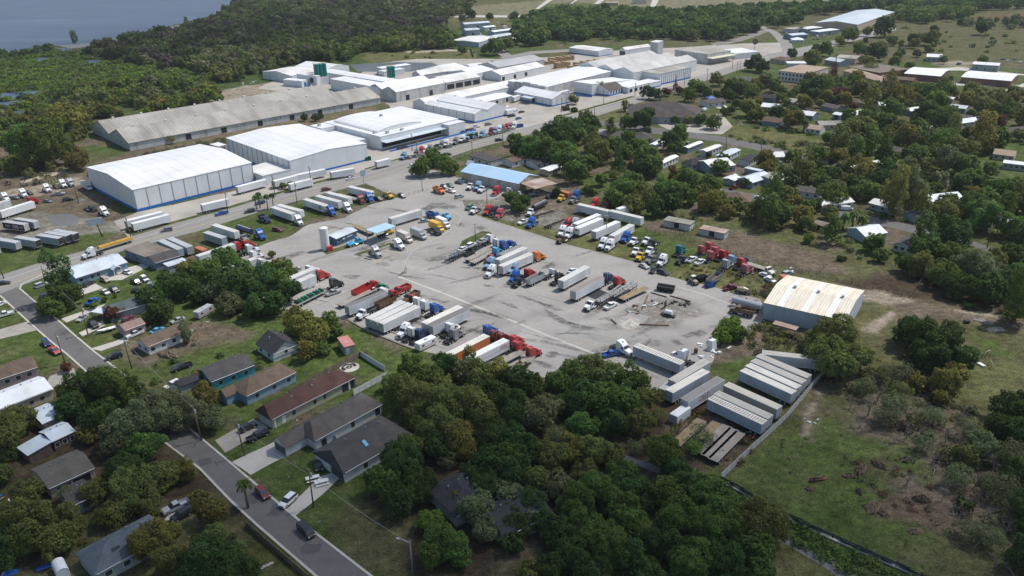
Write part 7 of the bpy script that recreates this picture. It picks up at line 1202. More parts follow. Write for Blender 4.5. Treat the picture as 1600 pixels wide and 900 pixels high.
MASSES = [
 ('far_wood', 'dense dark wood stretching from the lake to the factory', 'woods', [
   ([(120, 80), (240, 58), (330, 35), (380, 0), (600, -40), (760, -40), (735, 20), (700, 30), (690, 60), (600, 70), (560, 86), (440, 105), (380, 115), (260, 110), (130, 85)], .011, 3.2, 8.5, 'DDDGMDTG', .65),
   ([(560, 70), (690, 58), (715, 62), (720, 76), (640, 80), (580, 84)], .012, 5, 9, 'MMODMY', .7),
   ([(420, 70), (560, 76), (556, 96), (430, 103)], .010, 6, 9, 'DMMO', .7),
   ([(300, 84), (420, 90), (430, 118), (340, 132), (300, 110)], .012, 4, 8, 'DMOOG', .7),
   ([(-60, 185), (90, 180), (215, 182), (330, 140), (350, 160), (250, 178), (160, 186), (150, 205), (120, 230), (20, 225), (-60, 245)], .016, 2.5, 6.5, 'MMOOBGYY', .65),
   ([(80, 150), (230, 130), (330, 128), (320, 155), (180, 178), (90, 175)], .014, 2.5, 6, 'DMMOYG', .65),
   ([(-60, 250), (40, 245), (90, 262), (60, 280), (-60, 290)], .006, 2.5, 4, 'DMGO', .6)], 5, 'oak', (200, .21)),
 ('marsh_thicket', 'low bright green thicket covering the marsh below the lake', 'thicket', [
   ([(-60, 92), (60, 86), (110, 80), (200, 90), (320, 96), (330, 126), (200, 134), (80, 152), (-60, 150)], .040, 1.4, 3., 'MYYOYMYG', .35), ([(-60, 88), (50, 82), (80, 74), (82, 82), (20, 94), (-60, 98)], .014, 3, 5, 'DDM', .6),
   ([(-60, 150), (80, 152), (230, 130), (240, 150), (100, 180), (-60, 200)], .020, 2, 4.2, 'DMMOYG', .4)], 6, 'shrub', (75, .30)),
 ('far_woods_beyond_plant', 'broad belt of dark wood behind the factories and pallet yard', 'woods', [
   ([(806, 42), (830, 30), (880, 20), (960, 22), (1060, 24), (1100, 20), (1180, 16), (1200, 40), (1180, 62), (1110, 66), (1060, 62), (1000, 66), (940, 62), (880, 68), (820, 74), (800, 70), (800, 52)], .0115, 5, 8, 'DDDMMDMO', .7),
   ([(1180, 16), (1230, 12), (1340, 8), (1400, 6), (1390, 14), (1300, 22), (1240, 26), (1250, 40), (1210, 44), (1190, 34)], .009, 5, 8, 'DDMM', .7),
   ([(1395, 2), (1640, -4), (1640, 12), (1520, 20), (1440, 22), (1400, 14)], .009, 5, 8.5, 'DDDM', .7), ([(1390, 22), (1500, 18), (1520, 26), (1490, 36), (1400, 32)], .010, 5, 8, 'DMMO', .7), ([(1500, 34), (1640, 30), (1640, 48), (1500, 46)], .007, 3, 6, 'DGG', .6), ([(1385, 20), (1470, 24), (1450, 38), (1390, 34)], .010, 4, 8, 'DMMO', .7)], 8, 'oak', (230, .20)),
 ('meadow_brush', 'brown and grey brush tangled over the right meadow', 'brush', [
   ([(1340, 590), (1420, 570), (1500, 620), (1560, 680), (1540, 740), (1440, 720), (1360, 660), (1310, 640)], .20, .8, 2.6, 'TTGTGTOD', .3), ([(1480, 700), (1640, 660), (1640, 920), (1560, 900), (1500, 800)], .20, .9, 2.9, 'TTGGDTOD', .3), ([(1330, 715), (1440, 720), (1500, 800), (1500, 850), (1420, 810), (1340, 760)], .12, .4, 1.4, 'TTRGT', .25), ([(1370, 560), (1500, 620), (1400, 640), (1340, 620)], .12, .6, 1.8, 'GGTO', .3), ([(1130, 745), (1260, 650), (1350, 700), (1380, 800), (1480, 880), (1440, 895), (1300, 840)], .05, .2, .6, 'MGTOM', .2)], 9, 'shrub', (110, .16)),
 ('weeds', 'dry weeds growing round the wrecks and stored trailers', 'weeds', [
   ([(1060, 415), (1110, 415), (1190, 425), (1235, 445), (1220, 470), (1160, 462), (1090, 445), (1062, 436)], .16, .35, 1.1, 'BBTOGG', .3), ([(1190, 440), (1235, 440), (1210, 480), (1190, 470)], .15, .6, 1.8, 'BGTR', .3), ([(1030, 655), (1110, 640), (1185, 685), (1150, 735), (1050, 700)], .3, .5, 1.5, 'BBTR', .3), ([(1160, 588), (1240, 622), (1225, 640), (1150, 606)], .2, .4, 1., 'BBT', .3), ([(1190, 500), (1290, 540), (1270, 560), (1170, 560), (1160, 530)], .2, .7, 1.8, 'TTGBO', .3), ([(920, 620), (1040, 640), (1120, 745), (1040, 740), (940, 700)], .14, .7, 1.9, 'GTOD', .3), ([(960, 298), (1100, 330), (1100, 350), (1000, 335)], .03, .8, 2, 'GODT', .3), ([(870, 295), (960, 300), (1000, 320), (960, 325), (890, 310)], .04, .6, 1.6, 'GTOB', .3), ([(130, 268), (230, 240), (360, 215), (380, 222), (240, 262), (150, 290)], .09, .8, 2.2, 'TGBTGO', .3), ([(-40, 225), (60, 250), (140, 270), (120, 285), (-40, 300)], .03, 1, 2.6, 'TTGO', .3)], 10, 'shrub', (60, .22)),
 ('ditch_plants', 'green weeds filling the ditch along the black mesh fence', 'plants', [
   ([(1110, 745), (1200, 800), (1300, 850), (1430, 905), (1430, 925), (1350, 925), (1290, 880), (1200, 828), (1130, 775)], .5, .5, 1.5, 'MMDMO', .3), ([(1020, 700), (1110, 745), (1140, 780), (1060, 740)], .25, .7, 1.8, 'MDGO', .3)], 11, 'shrub', (80, .22)),
 ('garden_shrubs', 'loose low shrubs between the houses of the neighbourhood', 'shrubs', [
   ([(1170, 215), (1280, 225), (1290, 245), (1180, 228)], .030, 1.5, 3.2, 'YMOGT', .4), ([(1140, 130), (1620, 140), (1620, 240), (1180, 205)], .008, 1.2, 2.8, 'DMOGRT', .4), ([(1190, 262), (1620, 318), (1620, 400), (1190, 300)], .010, 1.2, 2.8, 'DMOG', .4), ([(200, 560), (400, 490), (520, 520), (600, 600), (420, 590), (230, 610)], .004, .6, 1.5, 'DMG', .4), ([(300, 575), (400, 545), (410, 560), (310, 600)], .03, .5, 1.2, 'DGM', .4), ([(470, 690), (500, 710), (530, 770), (500, 760)], .05, .5, 1.3, 'DM', .4), ([(-20, 640), (200, 700), (380, 830), (420, 900), (-20, 900)], .008, .8, 2, 'DODB', .4), ([(560, 60), (680, 74), (740, 86), (690, 92), (580, 90)], .002, 1.5, 3, 'MOG', .4), ([(1340, 40), (1640, 60), (1640, 90), (1400, 80)], .0012, 1.5, 3.5, 'DGO', .4), ([(1300, 380), (1340, 372), (1400, 400), (1340, 410)], .03, .8, 2, 'GTO', .4), ([(1420, 410), (1640, 460), (1640, 510), (1480, 480)], .012, 1.2, 3, 'DDGT', .4), ([(1070, 205), (1170, 212), (1280, 246), (1200, 230), (1120, 214)], .012, .8, 1.8, 'GBT', .4)], 12, 'shrub', (90, .24)),
]
# ------------------------------------------------------------------ clouds whose shade lies over parts of the land
def cloud(px, py, rx, ry, dens, rot=0, alt=620):
    g = G(px, py); c = (g.x+sv.x/sv.z*alt, g.y+sv.y/sv.z*alt, alt)
    bm = bmesh.new(); bmesh.ops.create_icosphere(bm, subdivisions=5, radius=1)
    for v in bm.verts:
        n = float(fbm(v.co.x*3+7, v.co.y*3+v.co.z*2+3, 1.)); v.co *= .8+.4*n
        if v.co.z < 0: v.co.z *= .3
    me = bpy.data.meshes.new('cloud'); bm.to_mesh(me); bm.free(); me.polygons.foreach_set('use_smooth', [True]*len(me.polygons))
    M = bpy.data.materials.new('cloud_%d' % len(bpy.data.materials)); M.use_nodes = True; N = M.node_tree.nodes; L = M.node_tree.links
    for n in list(N): N.remove(n)
    out = N.new('ShaderNodeOutputMaterial'); tr = N.new('ShaderNodeBsdfTransparent'); df = N.new('ShaderNodeBsdfTranslucent'); df.inputs[0].default_value = (.9, .9, .9, 1)
    mx = N.new('ShaderNodeMixShader'); tc = N.new('ShaderNodeTexCoord'); sp = N.new('ShaderNodeSeparateXYZ'); L.new(tc.outputs['Object'], sp.inputs[0])
    cb = N.new('ShaderNodeCombineXYZ'); L.new(sp.outputs[0], cb.inputs[0]); L.new(sp.outputs[1], cb.inputs[1])
    ln = N.new('ShaderNodeVectorMath'); ln.operation = 'LENGTH'; L.new(cb.outputs[0], ln.inputs[0])
    nz = N.new('ShaderNodeTexNoise'); nz.inputs['Scale'].default_value = 2.2; nz.inputs['Detail'].default_value = 3; L.new(cb.outputs[0], nz.inputs['Vector'])
    ad = N.new('ShaderNodeMath'); ad.operation = 'MULTIPLY_ADD'; L.new(nz.outputs[0], ad.inputs[0]); ad.inputs[1].default_value = .9; L.new(ln.outputs['Value'], ad.inputs[2])
    mr = N.new('ShaderNodeMapRange'); mr.interpolation_type = 'SMOOTHSTEP'; L.new(ad.outputs[0], mr.inputs[0]); mr.inputs[1].default_value = 1.35; mr.inputs[2].default_value = .75; mr.inputs[3].default_value = 0; mr.inputs[4].default_value = dens
    L.new(mr.outputs[0], mx.inputs[0]); L.new(tr.outputs[0], mx.inputs[1]); L.new(df.outputs[0], mx.inputs[2]); L.new(mx.outputs[0], out.inputs[0])
    me.materials.append(M); o = bpy.data.objects.new('cloud', me); COL.objects.link(o); o.location = c; o.scale = (rx, ry, 60); o.rotation_euler.z = rot; struct(o)
for a_ in CLOUDS: cloud(*a_)

# ------------------------------------------------------------------ soft stains and tyre wear on the lot
def stain_m(n, c, a):
    M = bpy.data.materials.new(n); M.use_nodes = True; N = M.node_tree.nodes; L = M.node_tree.links; b = N['Principled BSDF']
    b.inputs['Base Color'].default_value = (*c, 1); b.inputs['Roughness'].default_value = .85; b.inputs['Specular IOR Level'].default_value = .2
    at = N.new('ShaderNodeAttribute'); at.attribute_name = 'a'; tc = N.new('ShaderNodeTexCoord'); nz = N.new('ShaderNodeTexNoise'); nz.inputs['Scale'].default_value = .45; nz.inputs['Detail'].default_value = 6; nz.inputs['Roughness'].default_value = .7
    L.new(tc.outputs['Object'], nz.inputs['Vector']); r = N.new('ShaderNodeMapRange'); L.new(nz.outputs[0], r.inputs[0]); r.inputs[1].default_value = .35; r.inputs[2].default_value = .62
    k = N.new('ShaderNodeMath'); k.operation = 'MULTIPLY'; L.new(at.outputs['Fac'], k.inputs[0]); L.new(r.outputs[0], k.inputs[1])
    k2 = N.new('ShaderNodeMath'); k2.operation = 'MULTIPLY'; L.new(k.outputs[0], k2.inputs[0]); k2.inputs[1].default_value = a; L.new(k2.outputs[0], b.inputs['Alpha']); return M
SM = stain_m('oil_film', (.11, .106, .10), .62); SL = stain_m('worn_film', (.17, .162, .15), .5); SG_ = stain_m('grit_film', (.20, .175, .145), .8); SD = stain_m('dust_film', (.45, .42, .37), .6)
def blob(pts, z, m_, name='oil_stain'):
    """pts: world outline points; alpha falls off to the rim"""
    n = len(pts); cx = sum(p[0] for p in pts)/n; cy = sum(p[1] for p in pts)/n; v = [(cx, cy, z)]; al = [1.]
    for k, t in enumerate((.45, .75, 1.)):
        for p in pts: v.append((cx+(p[0]-cx)*t, cy+(p[1]-cy)*t, z)); al.append((1, .75, 0)[k])
    f = [(0, 1+i, 1+(i+1) % n) for i in range(n)]
    for k in range(2): f += [(1+k*n+i, 1+(k+1)*n+i, 1+(k+1)*n+(i+1) % n, 1+k*n+(i+1) % n) for i in range(n)]
    me = bpy.data.meshes.new(name); me.from_pydata(v, [], f); me.update(); a = me.attributes.new('a', 'FLOAT', 'POINT'); a.data.foreach_set('value', al)
    if me.polygons[0].normal.z < 0: me.flip_normals()
    me.materials.append(m_); o = bpy.data.objects.new(name, me); COL.objects.link(o); struct(o)
def pblob(px, z, m_, grow=1.15):
    P = ring(px, .8, 1.2); n = len(P); cx = sum(p[0] for p in P)/n; cy = sum(p[1] for p in P)/n
    blob([(cx+(p[0]-cx)*grow, cy+(p[1]-cy)*grow) for p in P], z, m_)
for i, e in enumerate(STAINS): pblob(e, .0152+.0005*(i % 5), SM)
pblob([(1030, 470), (1060, 465), (1085, 478), (1100, 490), (1060, 500), (1050, 510), (1010, 512), (960, 512), (950, 505), (975, 490), (1000, 475)], .0145, SG_, 1.25)
pblob([(961, 501), (975, 494), (988, 495), (1000, 503), (998, 511), (975, 515), (964, 508)], .0175, stain_m('pale_dust', (.60, .56, .50), .95), 1.2)
rs = random.Random(5)
lot_px = [(400, 386), (482, 351), (575, 321), (640, 300), (700, 325), (740, 345), (880, 385), (1030, 430), (1180, 470), (1150, 520), (1080, 560), (960, 580), (800, 570), (640, 535), (560, 490), (430, 465), (375, 410)]
def in_poly(x, y, P):
    c = False
    for (x1, y1), (x2, y2) in zip(P, P[1:]+P[:1]):
        if (y1 > y) != (y2 > y) and x < (x2-x1)*(y-y1)/(y2-y1)+x1: c = not c
    return c
k = 0
while k < 75:
    x, y = rs.uniform(370, 1190), rs.uniform(300, 575)
    if not in_poly(x, y, lot_px): continue
    k += 1; g = G(x, y); L_ = rs.uniform(2, 16); w_ = rs.uniform(.3, 1.6) if L_ > 6 else rs.uniform(.8, 2.5); th = R(rs.choice([-28, -30, 42, 35, rs.uniform(0, 180)])); cu = rs.uniform(-.02, .02)
    pts = [(math.cos(a)*L_, math.sin(a)*w_+cu*(math.cos(a)*L_)**2) for a in np.linspace(0, 2*math.pi, 20)[:-1]]
    blob([(g.x+p*math.cos(th)-q*math.sin(th), g.y+p*math.sin(th)+q*math.cos(th)) for p, q in pts], .0185+.0002*(k % 20), rs.choice([SL, SL, SL, SM, SD]), 'tyre_wear')

crk = mat('crack_filler', (.15, .145, .14), .9, .2, 1.)
k = 0
while k < 34:
    x, y = rs.uniform(400, 1150), rs.uniform(320, 560)
    if not in_poly(x, y, lot_px): continue
    k += 1; g = G(x, y); th = R(rs.choice([-32, 50, -32, rs.uniform(0, 180)])); P = []
    for i in range(rs.randint(8, 26)): P.append((g.x, g.y)); th += rs.uniform(-.16, .16); g = g+Vector((math.cos(th)*1.3, math.sin(th)*1.3, 0))
    strip('crack', P, rs.choice((.10, .14, .2)), .0235+.00015*k, 0, crk)
for i in range(16):
    x, y = rs.uniform(450, 1100), rs.uniform(350, 540)
    if not in_poly(x, y, lot_px): continue
    g = G(x, y); w_, l_, th = rs.uniform(1.5, 4), rs.uniform(2, 8), R(-32); c_, s_ = math.cos(th), math.sin(th); P = [(g.x+p*c_-q*s_, g.y+p*s_+q*c_, .0136+.0001*i) for p, q in ((-l_, -w_), (l_, -w_), (l_, w_), (-l_, w_))]
    me = bpy.data.meshes.new('repair_patch'); me.from_pydata(P, [], [(0, 1, 2, 3)]); me.materials.append(mat('repair_patch_%d' % (i % 2), ((.27, .26, .245), (.36, .345, .32))[i % 2], .9, .1, .3, fine=(1.5, .15))); o = bpy.data.objects.new('repair_patch', me); COL.objects.link(o); struct(o)
for x1, y1, x2, y2 in ((568, 402, 590, 410), (580, 398, 602, 406), (592, 393, 614, 402), (604, 389, 626, 397), (618, 384, 640, 392), (632, 379, 654, 386), (646, 374, 668, 381), (660, 369, 682, 376), (560, 397, 612, 380), (676, 362, 698, 369), (1000, 389, 1010, 398)):
    strip('parking_line', [G(x1, y1), G(x2, y2)], .16, .0295, 0, yel)

# ------------------------------------------------------------------ foliage
KIND = dict(D=((.062, .106, .032), 'dark green'), M=((.106, .168, .042), 'mid green'), O=((.150, .178, .054), 'olive green'), B=((.190, .180, .050), 'bronze tinged'), G=((.160, .192, .092), 'grey green mossy'),
            Y=((.150, .245, .040), 'bright yellow green'), R=((.150, .070, .050), 'reddish brown'), T=((.125, .105, .088), 'leafless grey'))
def leafmat(name, col=None):
    M = bpy.data.materials.new(name); M.use_nodes = True; N = M.node_tree.nodes; L = M.node_tree.links
    b = N['Principled BSDF']; b.inputs['Roughness'].default_value = .7; b.inputs['Specular IOR Level'].default_value = .08
    at = N.new('ShaderNodeAttribute'); at.attribute_name = 'v'; oi = N.new('ShaderNodeObjectInfo')
    if col is None: c = N.new('ShaderNodeAttribute'); c.attribute_name = 'tint'; csrc = c.outputs['Color']
    else: c = N.new('ShaderNodeRGB'); c.outputs[0].default_value = (*col, 1); csrc = c.outputs[0]
    r = N.new('ShaderNodeMapRange'); L.new(at.outputs['Fac'], r.inputs[0]); r.inputs[3].default_value = .42; r.inputs[4].default_value = 1.7
    s = N.new('ShaderNodeVectorMath'); s.operation = 'SCALE'; L.new(csrc, s.inputs[0]); L.new(r.outputs[0], s.inputs['Scale'])
    h = N.new('ShaderNodeHueSaturation'); L.new(s.outputs[0], h.inputs['Color'])
    hr = N.new('ShaderNodeMapRange'); L.new(oi.outputs['Random'], hr.inputs[0]); hr.inputs[3].default_value = .475; hr.inputs[4].default_value = .52; L.new(hr.outputs[0], h.inputs['Hue'])
    vr = N.new('ShaderNodeMapRange'); L.new(oi.outputs['Random'], vr.inputs[0]); vr.inputs[3].default_value = .85; vr.inputs[4].default_value = 1.15; L.new(vr.outputs[0], h.inputs['Value'])
    L.new(h.outputs[0], b.inputs['Base Color'])
    t = N.new('ShaderNodeBsdfTranslucent'); L.new(h.outputs[0], t.inputs[0]); m_ = N.new('ShaderNodeMixShader'); m_.inputs[0].default_value = .42
    L.new(b.outputs[0], m_.inputs[1]); L.new(t.outputs[0], m_.inputs[2]); L.new(m_.outputs[0], N['Material Output'].inputs[0]); return M
LM = {k: leafmat('leaves_'+k, v[0]) for k, v in KIND.items()}
BARK = mat('bark', (.16, .135, .11), .95, .25, 1.5, .1); TWIG = mat('twig_grey', (.24, .215, .19), .9, .2, 1.)
def crown_pts(rng, n, shape='oak', nl=13):
    """leaf centres, normals and tone of a crown of radius 1, centred at the origin"""
    if shape == 'oak':
        C, Rr = [], []
        for i in range(nl):
            a = 2*math.pi*(i*.618+rng.uniform(-.08, .08)); ph = math.asin(rng.uniform(-.45, .95)); rr = rng.uniform(.42, .68)
            C.append((rr*math.cos(a)*math.cos(ph), rr*math.sin(a)*math.cos(ph), .62*math.sin(ph))); Rr.append(rng.uniform(.24, .40))
        C.append((0, 0, .1)); Rr.append(.5)
    elif shape == 'tall':
        C = [(rng.uniform(-.35, .35), rng.uniform(-.35, .35), z) for z in np.linspace(-1.1, 1.3, nl)]; Rr = [rng.uniform(.35, .6)*(1.15-.35*abs(z[2]-.1)) for z in C]
    elif shape == 'cone':
        C = [(rng.uniform(-.1, .1), rng.uniform(-.1, .1), z) for z in np.linspace(-1.2, 2.2, nl)]; Rr = [max(.14, .75-.24*(z[2]+1.2)) for z in C]
    else:
        C = [(rng.uniform(-.6, .6), rng.uniform(-.6, .6), rng.uniform(-.1, .25)) for z in range(nl)]; Rr = [rng.uniform(.3, .5) for _ in C]
    C = np.array(C); Rr = np.array(Rr)
    # every lobe carries small twig clumps, so that the outline stays uneven
    m_ = 9; dd = rng.normal(size=(len(C), m_, 3)); dd /= np.linalg.norm(dd, axis=2)[..., None]
    C2 = (C[:, None]+dd*(Rr[:, None, None]*rng.uniform(.6, 1.12, (len(C), m_, 1)))).reshape(-1, 3); R2 = (Rr[:, None]*rng.uniform(.28, .5, (len(C), m_))).ravel()
    C = np.concatenate([C, C2]); T = np.concatenate([rng.rand(len(Rr)), np.repeat(rng.rand(len(Rr)), m_)*.5+.5*rng.rand(len(R2))]); w = np.concatenate([Rr**2*.7, R2**2*1.3]); Rr = np.concatenate([Rr, R2])
    w /= w.sum(); idx = rng.choice(len(C), n*3, p=w)
    d = rng.normal(size=(n*3, 3)); d /= np.linalg.norm(d, axis=1)[:, None]
    p = C[idx]+d*(Rr[idx]*rng.uniform(.7, 1.08, n*3))[:, None]
    dist = np.full(n*3, 9.)
    for j in range(0, len(C)):
        q = np.linalg.norm(p-C[j], axis=1)/Rr[j]; q[idx == j] = 9; dist = np.minimum(dist, q)
    keep = (dist > .66) & ((shape != 'oak') | (p[:, 2] > -.52+.25*rng.rand(n*3))); p = p[keep][:n]; dd = d[keep][:n]; ii = idx[keep][:n]
    out = p/(np.linalg.norm(p, axis=1)[:, None]+1e-6)
    nn = dd*.5+out*.5+rng.normal(size=dd.shape)*.55; nn[:, 2] += .3; nn /= np.linalg.norm(nn, axis=1)[:, None]
    v = np.clip(.5*T[ii]+.5*rng.rand(len(p)), 0, 1); return p, nn, v
def quads(p, nn, size, rng):
    t = np.cross(nn, rng.normal(size=nn.shape)); t /= np.linalg.norm(t, axis=1)[:, None]+1e-9; b = np.cross(nn, t); s = (size*rng.uniform(.6, 1.35, len(p)))[:, None]
    return np.stack([p-t*s, p-b*s*.62+nn*s*.15, p+t*s, p+b*s*.62+nn*s*.15], 1)
def leaf_mesh(name, Q, v, tint=None):
    me = bpy.data.meshes.new(name); n = len(Q); me.vertices.add(n*4); me.vertices.foreach_set('co', Q.reshape(-1).astype(np.float32)); me.loops.add(n*4); me.loops.foreach_set('vertex_index', np.arange(n*4)); me.polygons.add(n); me.polygons.foreach_set('loop_start', np.arange(n)*4)
    me.update(); a = me.attributes.new('v', 'FLOAT', 'FACE'); a.data.foreach_set('value', v.astype(np.float32))
    if tint is not None: a = me.attributes.new('tint', 'FLOAT_COLOR', 'FACE'); a.data.foreach_set('color', np.concatenate([tint, np.ones((n, 1))], 1).reshape(-1).astype(np.float32))
    return me
def trunk_mesh(rng, base, n=6, spread=.5, top=.1):
    b = MB(); b.tube([(0, 0, base), (rng.uniform(-.04, .04), rng.uniform(-.04, .04), -.2), (0, 0, .1)], .075, 8, r2=.045)
    for i in range(n):
        a = i*2*math.pi/n+rng.uniform(-.3, .3); q = (spread*.5*math.cos(a), spread*.5*math.sin(a), -.02); e = (spread*1.2*math.cos(a), spread*1.2*math.sin(a), top+rng.uniform(0, .25)); b.tube([(0, 0, -.25+.03*i), q, e], .038, 5, r2=.01)
    return b.mesh('trunk')
def bare_mesh(seed, dens=1.):
    rng = random.Random(seed); b = MB()
    def br(p, d, L_, r, lev):
        q = p+d*L_; mid = p+d*L_*.5+Vector((rng.uniform(-.1, .1), rng.uniform(-.1, .1), rng.uniform(-.03, .1)))*L_; b.tube([p, mid, q], r, 4 if lev < 2 else 3, r2=r*.55)
        if lev < 4:
            for _ in range(rng.choice((2, 3, 3)) if lev else 5):
                nd = (d+Vector((rng.uniform(-1, 1), rng.uniform(-1, 1), rng.uniform(-.25, .6)))*.85).normalized(); br(p.lerp(q, rng.uniform(.5, 1)), nd, L_*rng.uniform(.55, .8), r*.55, lev+1)
    br(Vector((0, 0, -.75)), Vector((0, 0, 1)), .5, .04, 0); return b.mesh('trunk')
rng = np.random.RandomState(42); TREE = {}
def variant(shape, cls):
    n, s = {'near': (12500, .034), 'mid': (5200, .052), 'far': (1700, .088)}[cls]
    if shape == 'cone': n, s = int(n*.8), s*1.0
    p, nn, v = crown_pts(rng, n, shape, {'oak': 15, 'tall': 9, 'cone': 12, 'shrub': 8}[shape]); me = leaf_mesh('crown', quads(p, nn, s, rng), v)
    tm = trunk_mesh(rng, {'oak': -.66, 'tall': -1.5, 'cone': -1.5, 'shrub': -.3}[shape]); tm.materials.append(BARK); me.materials.append(LM['M']); return me, tm
for sh, cl, n in (('oak', 'near', 7), ('oak', 'mid', 8), ('oak', 'far', 7), ('tall', 'near', 2), ('tall', 'mid', 3), ('tall', 'far', 3), ('cone', 'mid', 2), ('shrub', 'near', 2), ('shrub', 'mid', 3)):
    TREE[sh, cl] = [variant(sh, cl) for _ in range(n)]
BARE = [bare_mesh(s) for s in (1, 2, 3, 4)]
for b_ in BARE: b_.materials.append(TWIG)
def thin_crown(seed, n=2600):
    r2 = np.random.RandomState(seed); p, nn, v = crown_pts(r2, n, 'oak', 12); me = leaf_mesh('crown', quads(p*np.array([.95, .95, 1.1]), nn, .042, r2), v); me.materials.append(LM['G']); return me
THIN = [thin_crown(s) for s in (5, 6, 7)]
# palms
def palm_meshes(seed):
    rg = random.Random(seed); t = MB().tube([(0, 0, 0), (.1, .05, 2.5), (.05, 0, 6)], .22, 8, r2=.16).mesh('trunk'); t.materials.append(BARK); Q, V = [], []
    for k in range(58):
        a = rg.uniform(0, 6.28); up = rg.uniform(-.9, 1.0); L_ = rg.uniform(1.1, 1.5); w = .26; prev = Vector((.05, 0, 6))
        for j in range(5):
            t0, t1 = j/5, (j+1)/5
            def P(t): return Vector((.05+math.cos(a)*L_*t*(1-.2*abs(up)), math.sin(a)*L_*t*(1-.2*abs(up)), 6+up*L_*t*.8-1.1*t*t))
            p0, p1 = P(t0), P(t1); s_ = Vector((-math.sin(a), math.cos(a), 0)); w0, w1 = w*(1-t0*.6)+.06, w*(1-t1*.6)
            Q.append([p0-s_*w0, p0+s_*w0*.2, p1, p1-s_*w1]); Q.append([p0+s_*w0, p1+s_*w1, p1, p0-s_*w0*.2]); V += [rg.random()]*2
    me = leaf_mesh('fronds', np.array([[list(v) for v in q] for q in Q]), np.array(V)); me.materials.append(LM['M']); return me, t
PALM = [palm_meshes(s) for s in (1, 2, 3)]

LAND = [('white bayed warehouse', 290, 290), ('second white warehouse', 480, 240), ('old ridged warehouse', 330, 190), ('large silo cluster', 503, 115), ('vaulted factory hall', 610, 195), ('teal silo pair', 612, 115), ('pallet stacks', 890, 100), ('pilastered factory block', 1055, 118),
    ('dish mast', 1178, 80), ('wide umber hipped hall', 1040, 172), ('grey hipped house pair', 980, 210), ('roadside mobile homes', 1120, 235), ('slate blue hipped house', 1088, 252), ('bright white carport', 1145, 280), ('striped white roof', 1235, 280), ('blue roofed shop', 770, 270),
    ('rust patched lean to', 840, 285), ('long end to end trailers', 950, 330), ('small dirt corral', 1045, 355), ('wreck row', 1140, 405), ('metal barn', 1275, 470), ('stored trailers', 1190, 600), ('black mesh fence', 1290, 840), ('dirt paddock', 1220, 385), ('teal green shed', 1280, 350),
    ('pale blue cottage', 1368, 365), ('white gabled cottage', 1410, 380), ('corner blue house', 160, 420), ('flat brown roof', 235, 395), ('teal grey long roof', 200, 478), ('silver camper', 318, 484), ('long brown roof', 265, 525), ('black roofed gabled house', 430, 535), ('turquoise house', 360, 585),
    ('dark red roof', 490, 615), ('fire pit', 546, 574), ('darkest grey roof', 590, 705), ('picnic tables', 495, 752), ('white tin roof', 35, 610), ('blue tin roofed brown house', 92, 670), ('faded grey brown roof', 100, 735), ('blue grey hipped roof', 195, 845), ('silver pickup', 272, 790),
    ('grove hidden house', 740, 785), ('white eaved grove house', 825, 815), ('orange trailer', 740, 540), ('white trailer tip', 1030, 555), ('highway entrance sign', 569, 280), ('puddle yard', 100, 340), ('tan roofed school', 1240, 115), ('slanting school wing', 1350, 118), ('white roofed blocks', 1480, 118),
    ('sandy car park', 1490, 98), ('cream gabled cottage', 1370, 185), ('white oak shaded roof', 1440, 198), ('tiny white roofed shed', 1483, 155), ('far green lawn', 1540, 265), ('right edge mobile home', 1590, 255), ('distant boat yard', 1280, 52), ('great distant warehouse', 1340, 30), ('blue yard sheds', 765, 48),
    ('forked far road', 740, 85), ('lone white hut', 66, 92), ('right meadow frame', 1541, 560), ('rubble heap', 1270, 660), ('left edge tan house', 30, 578), ('tall bronze pair', 1450, 240), ('hidden pale roof', 1455, 230), ('round oak shop yard', 808, 316), ('olive crowned homes', 1200, 163), ('palm fronted house', 1258, 175), ('second street bend', 1500, 372)]
placed0 = []
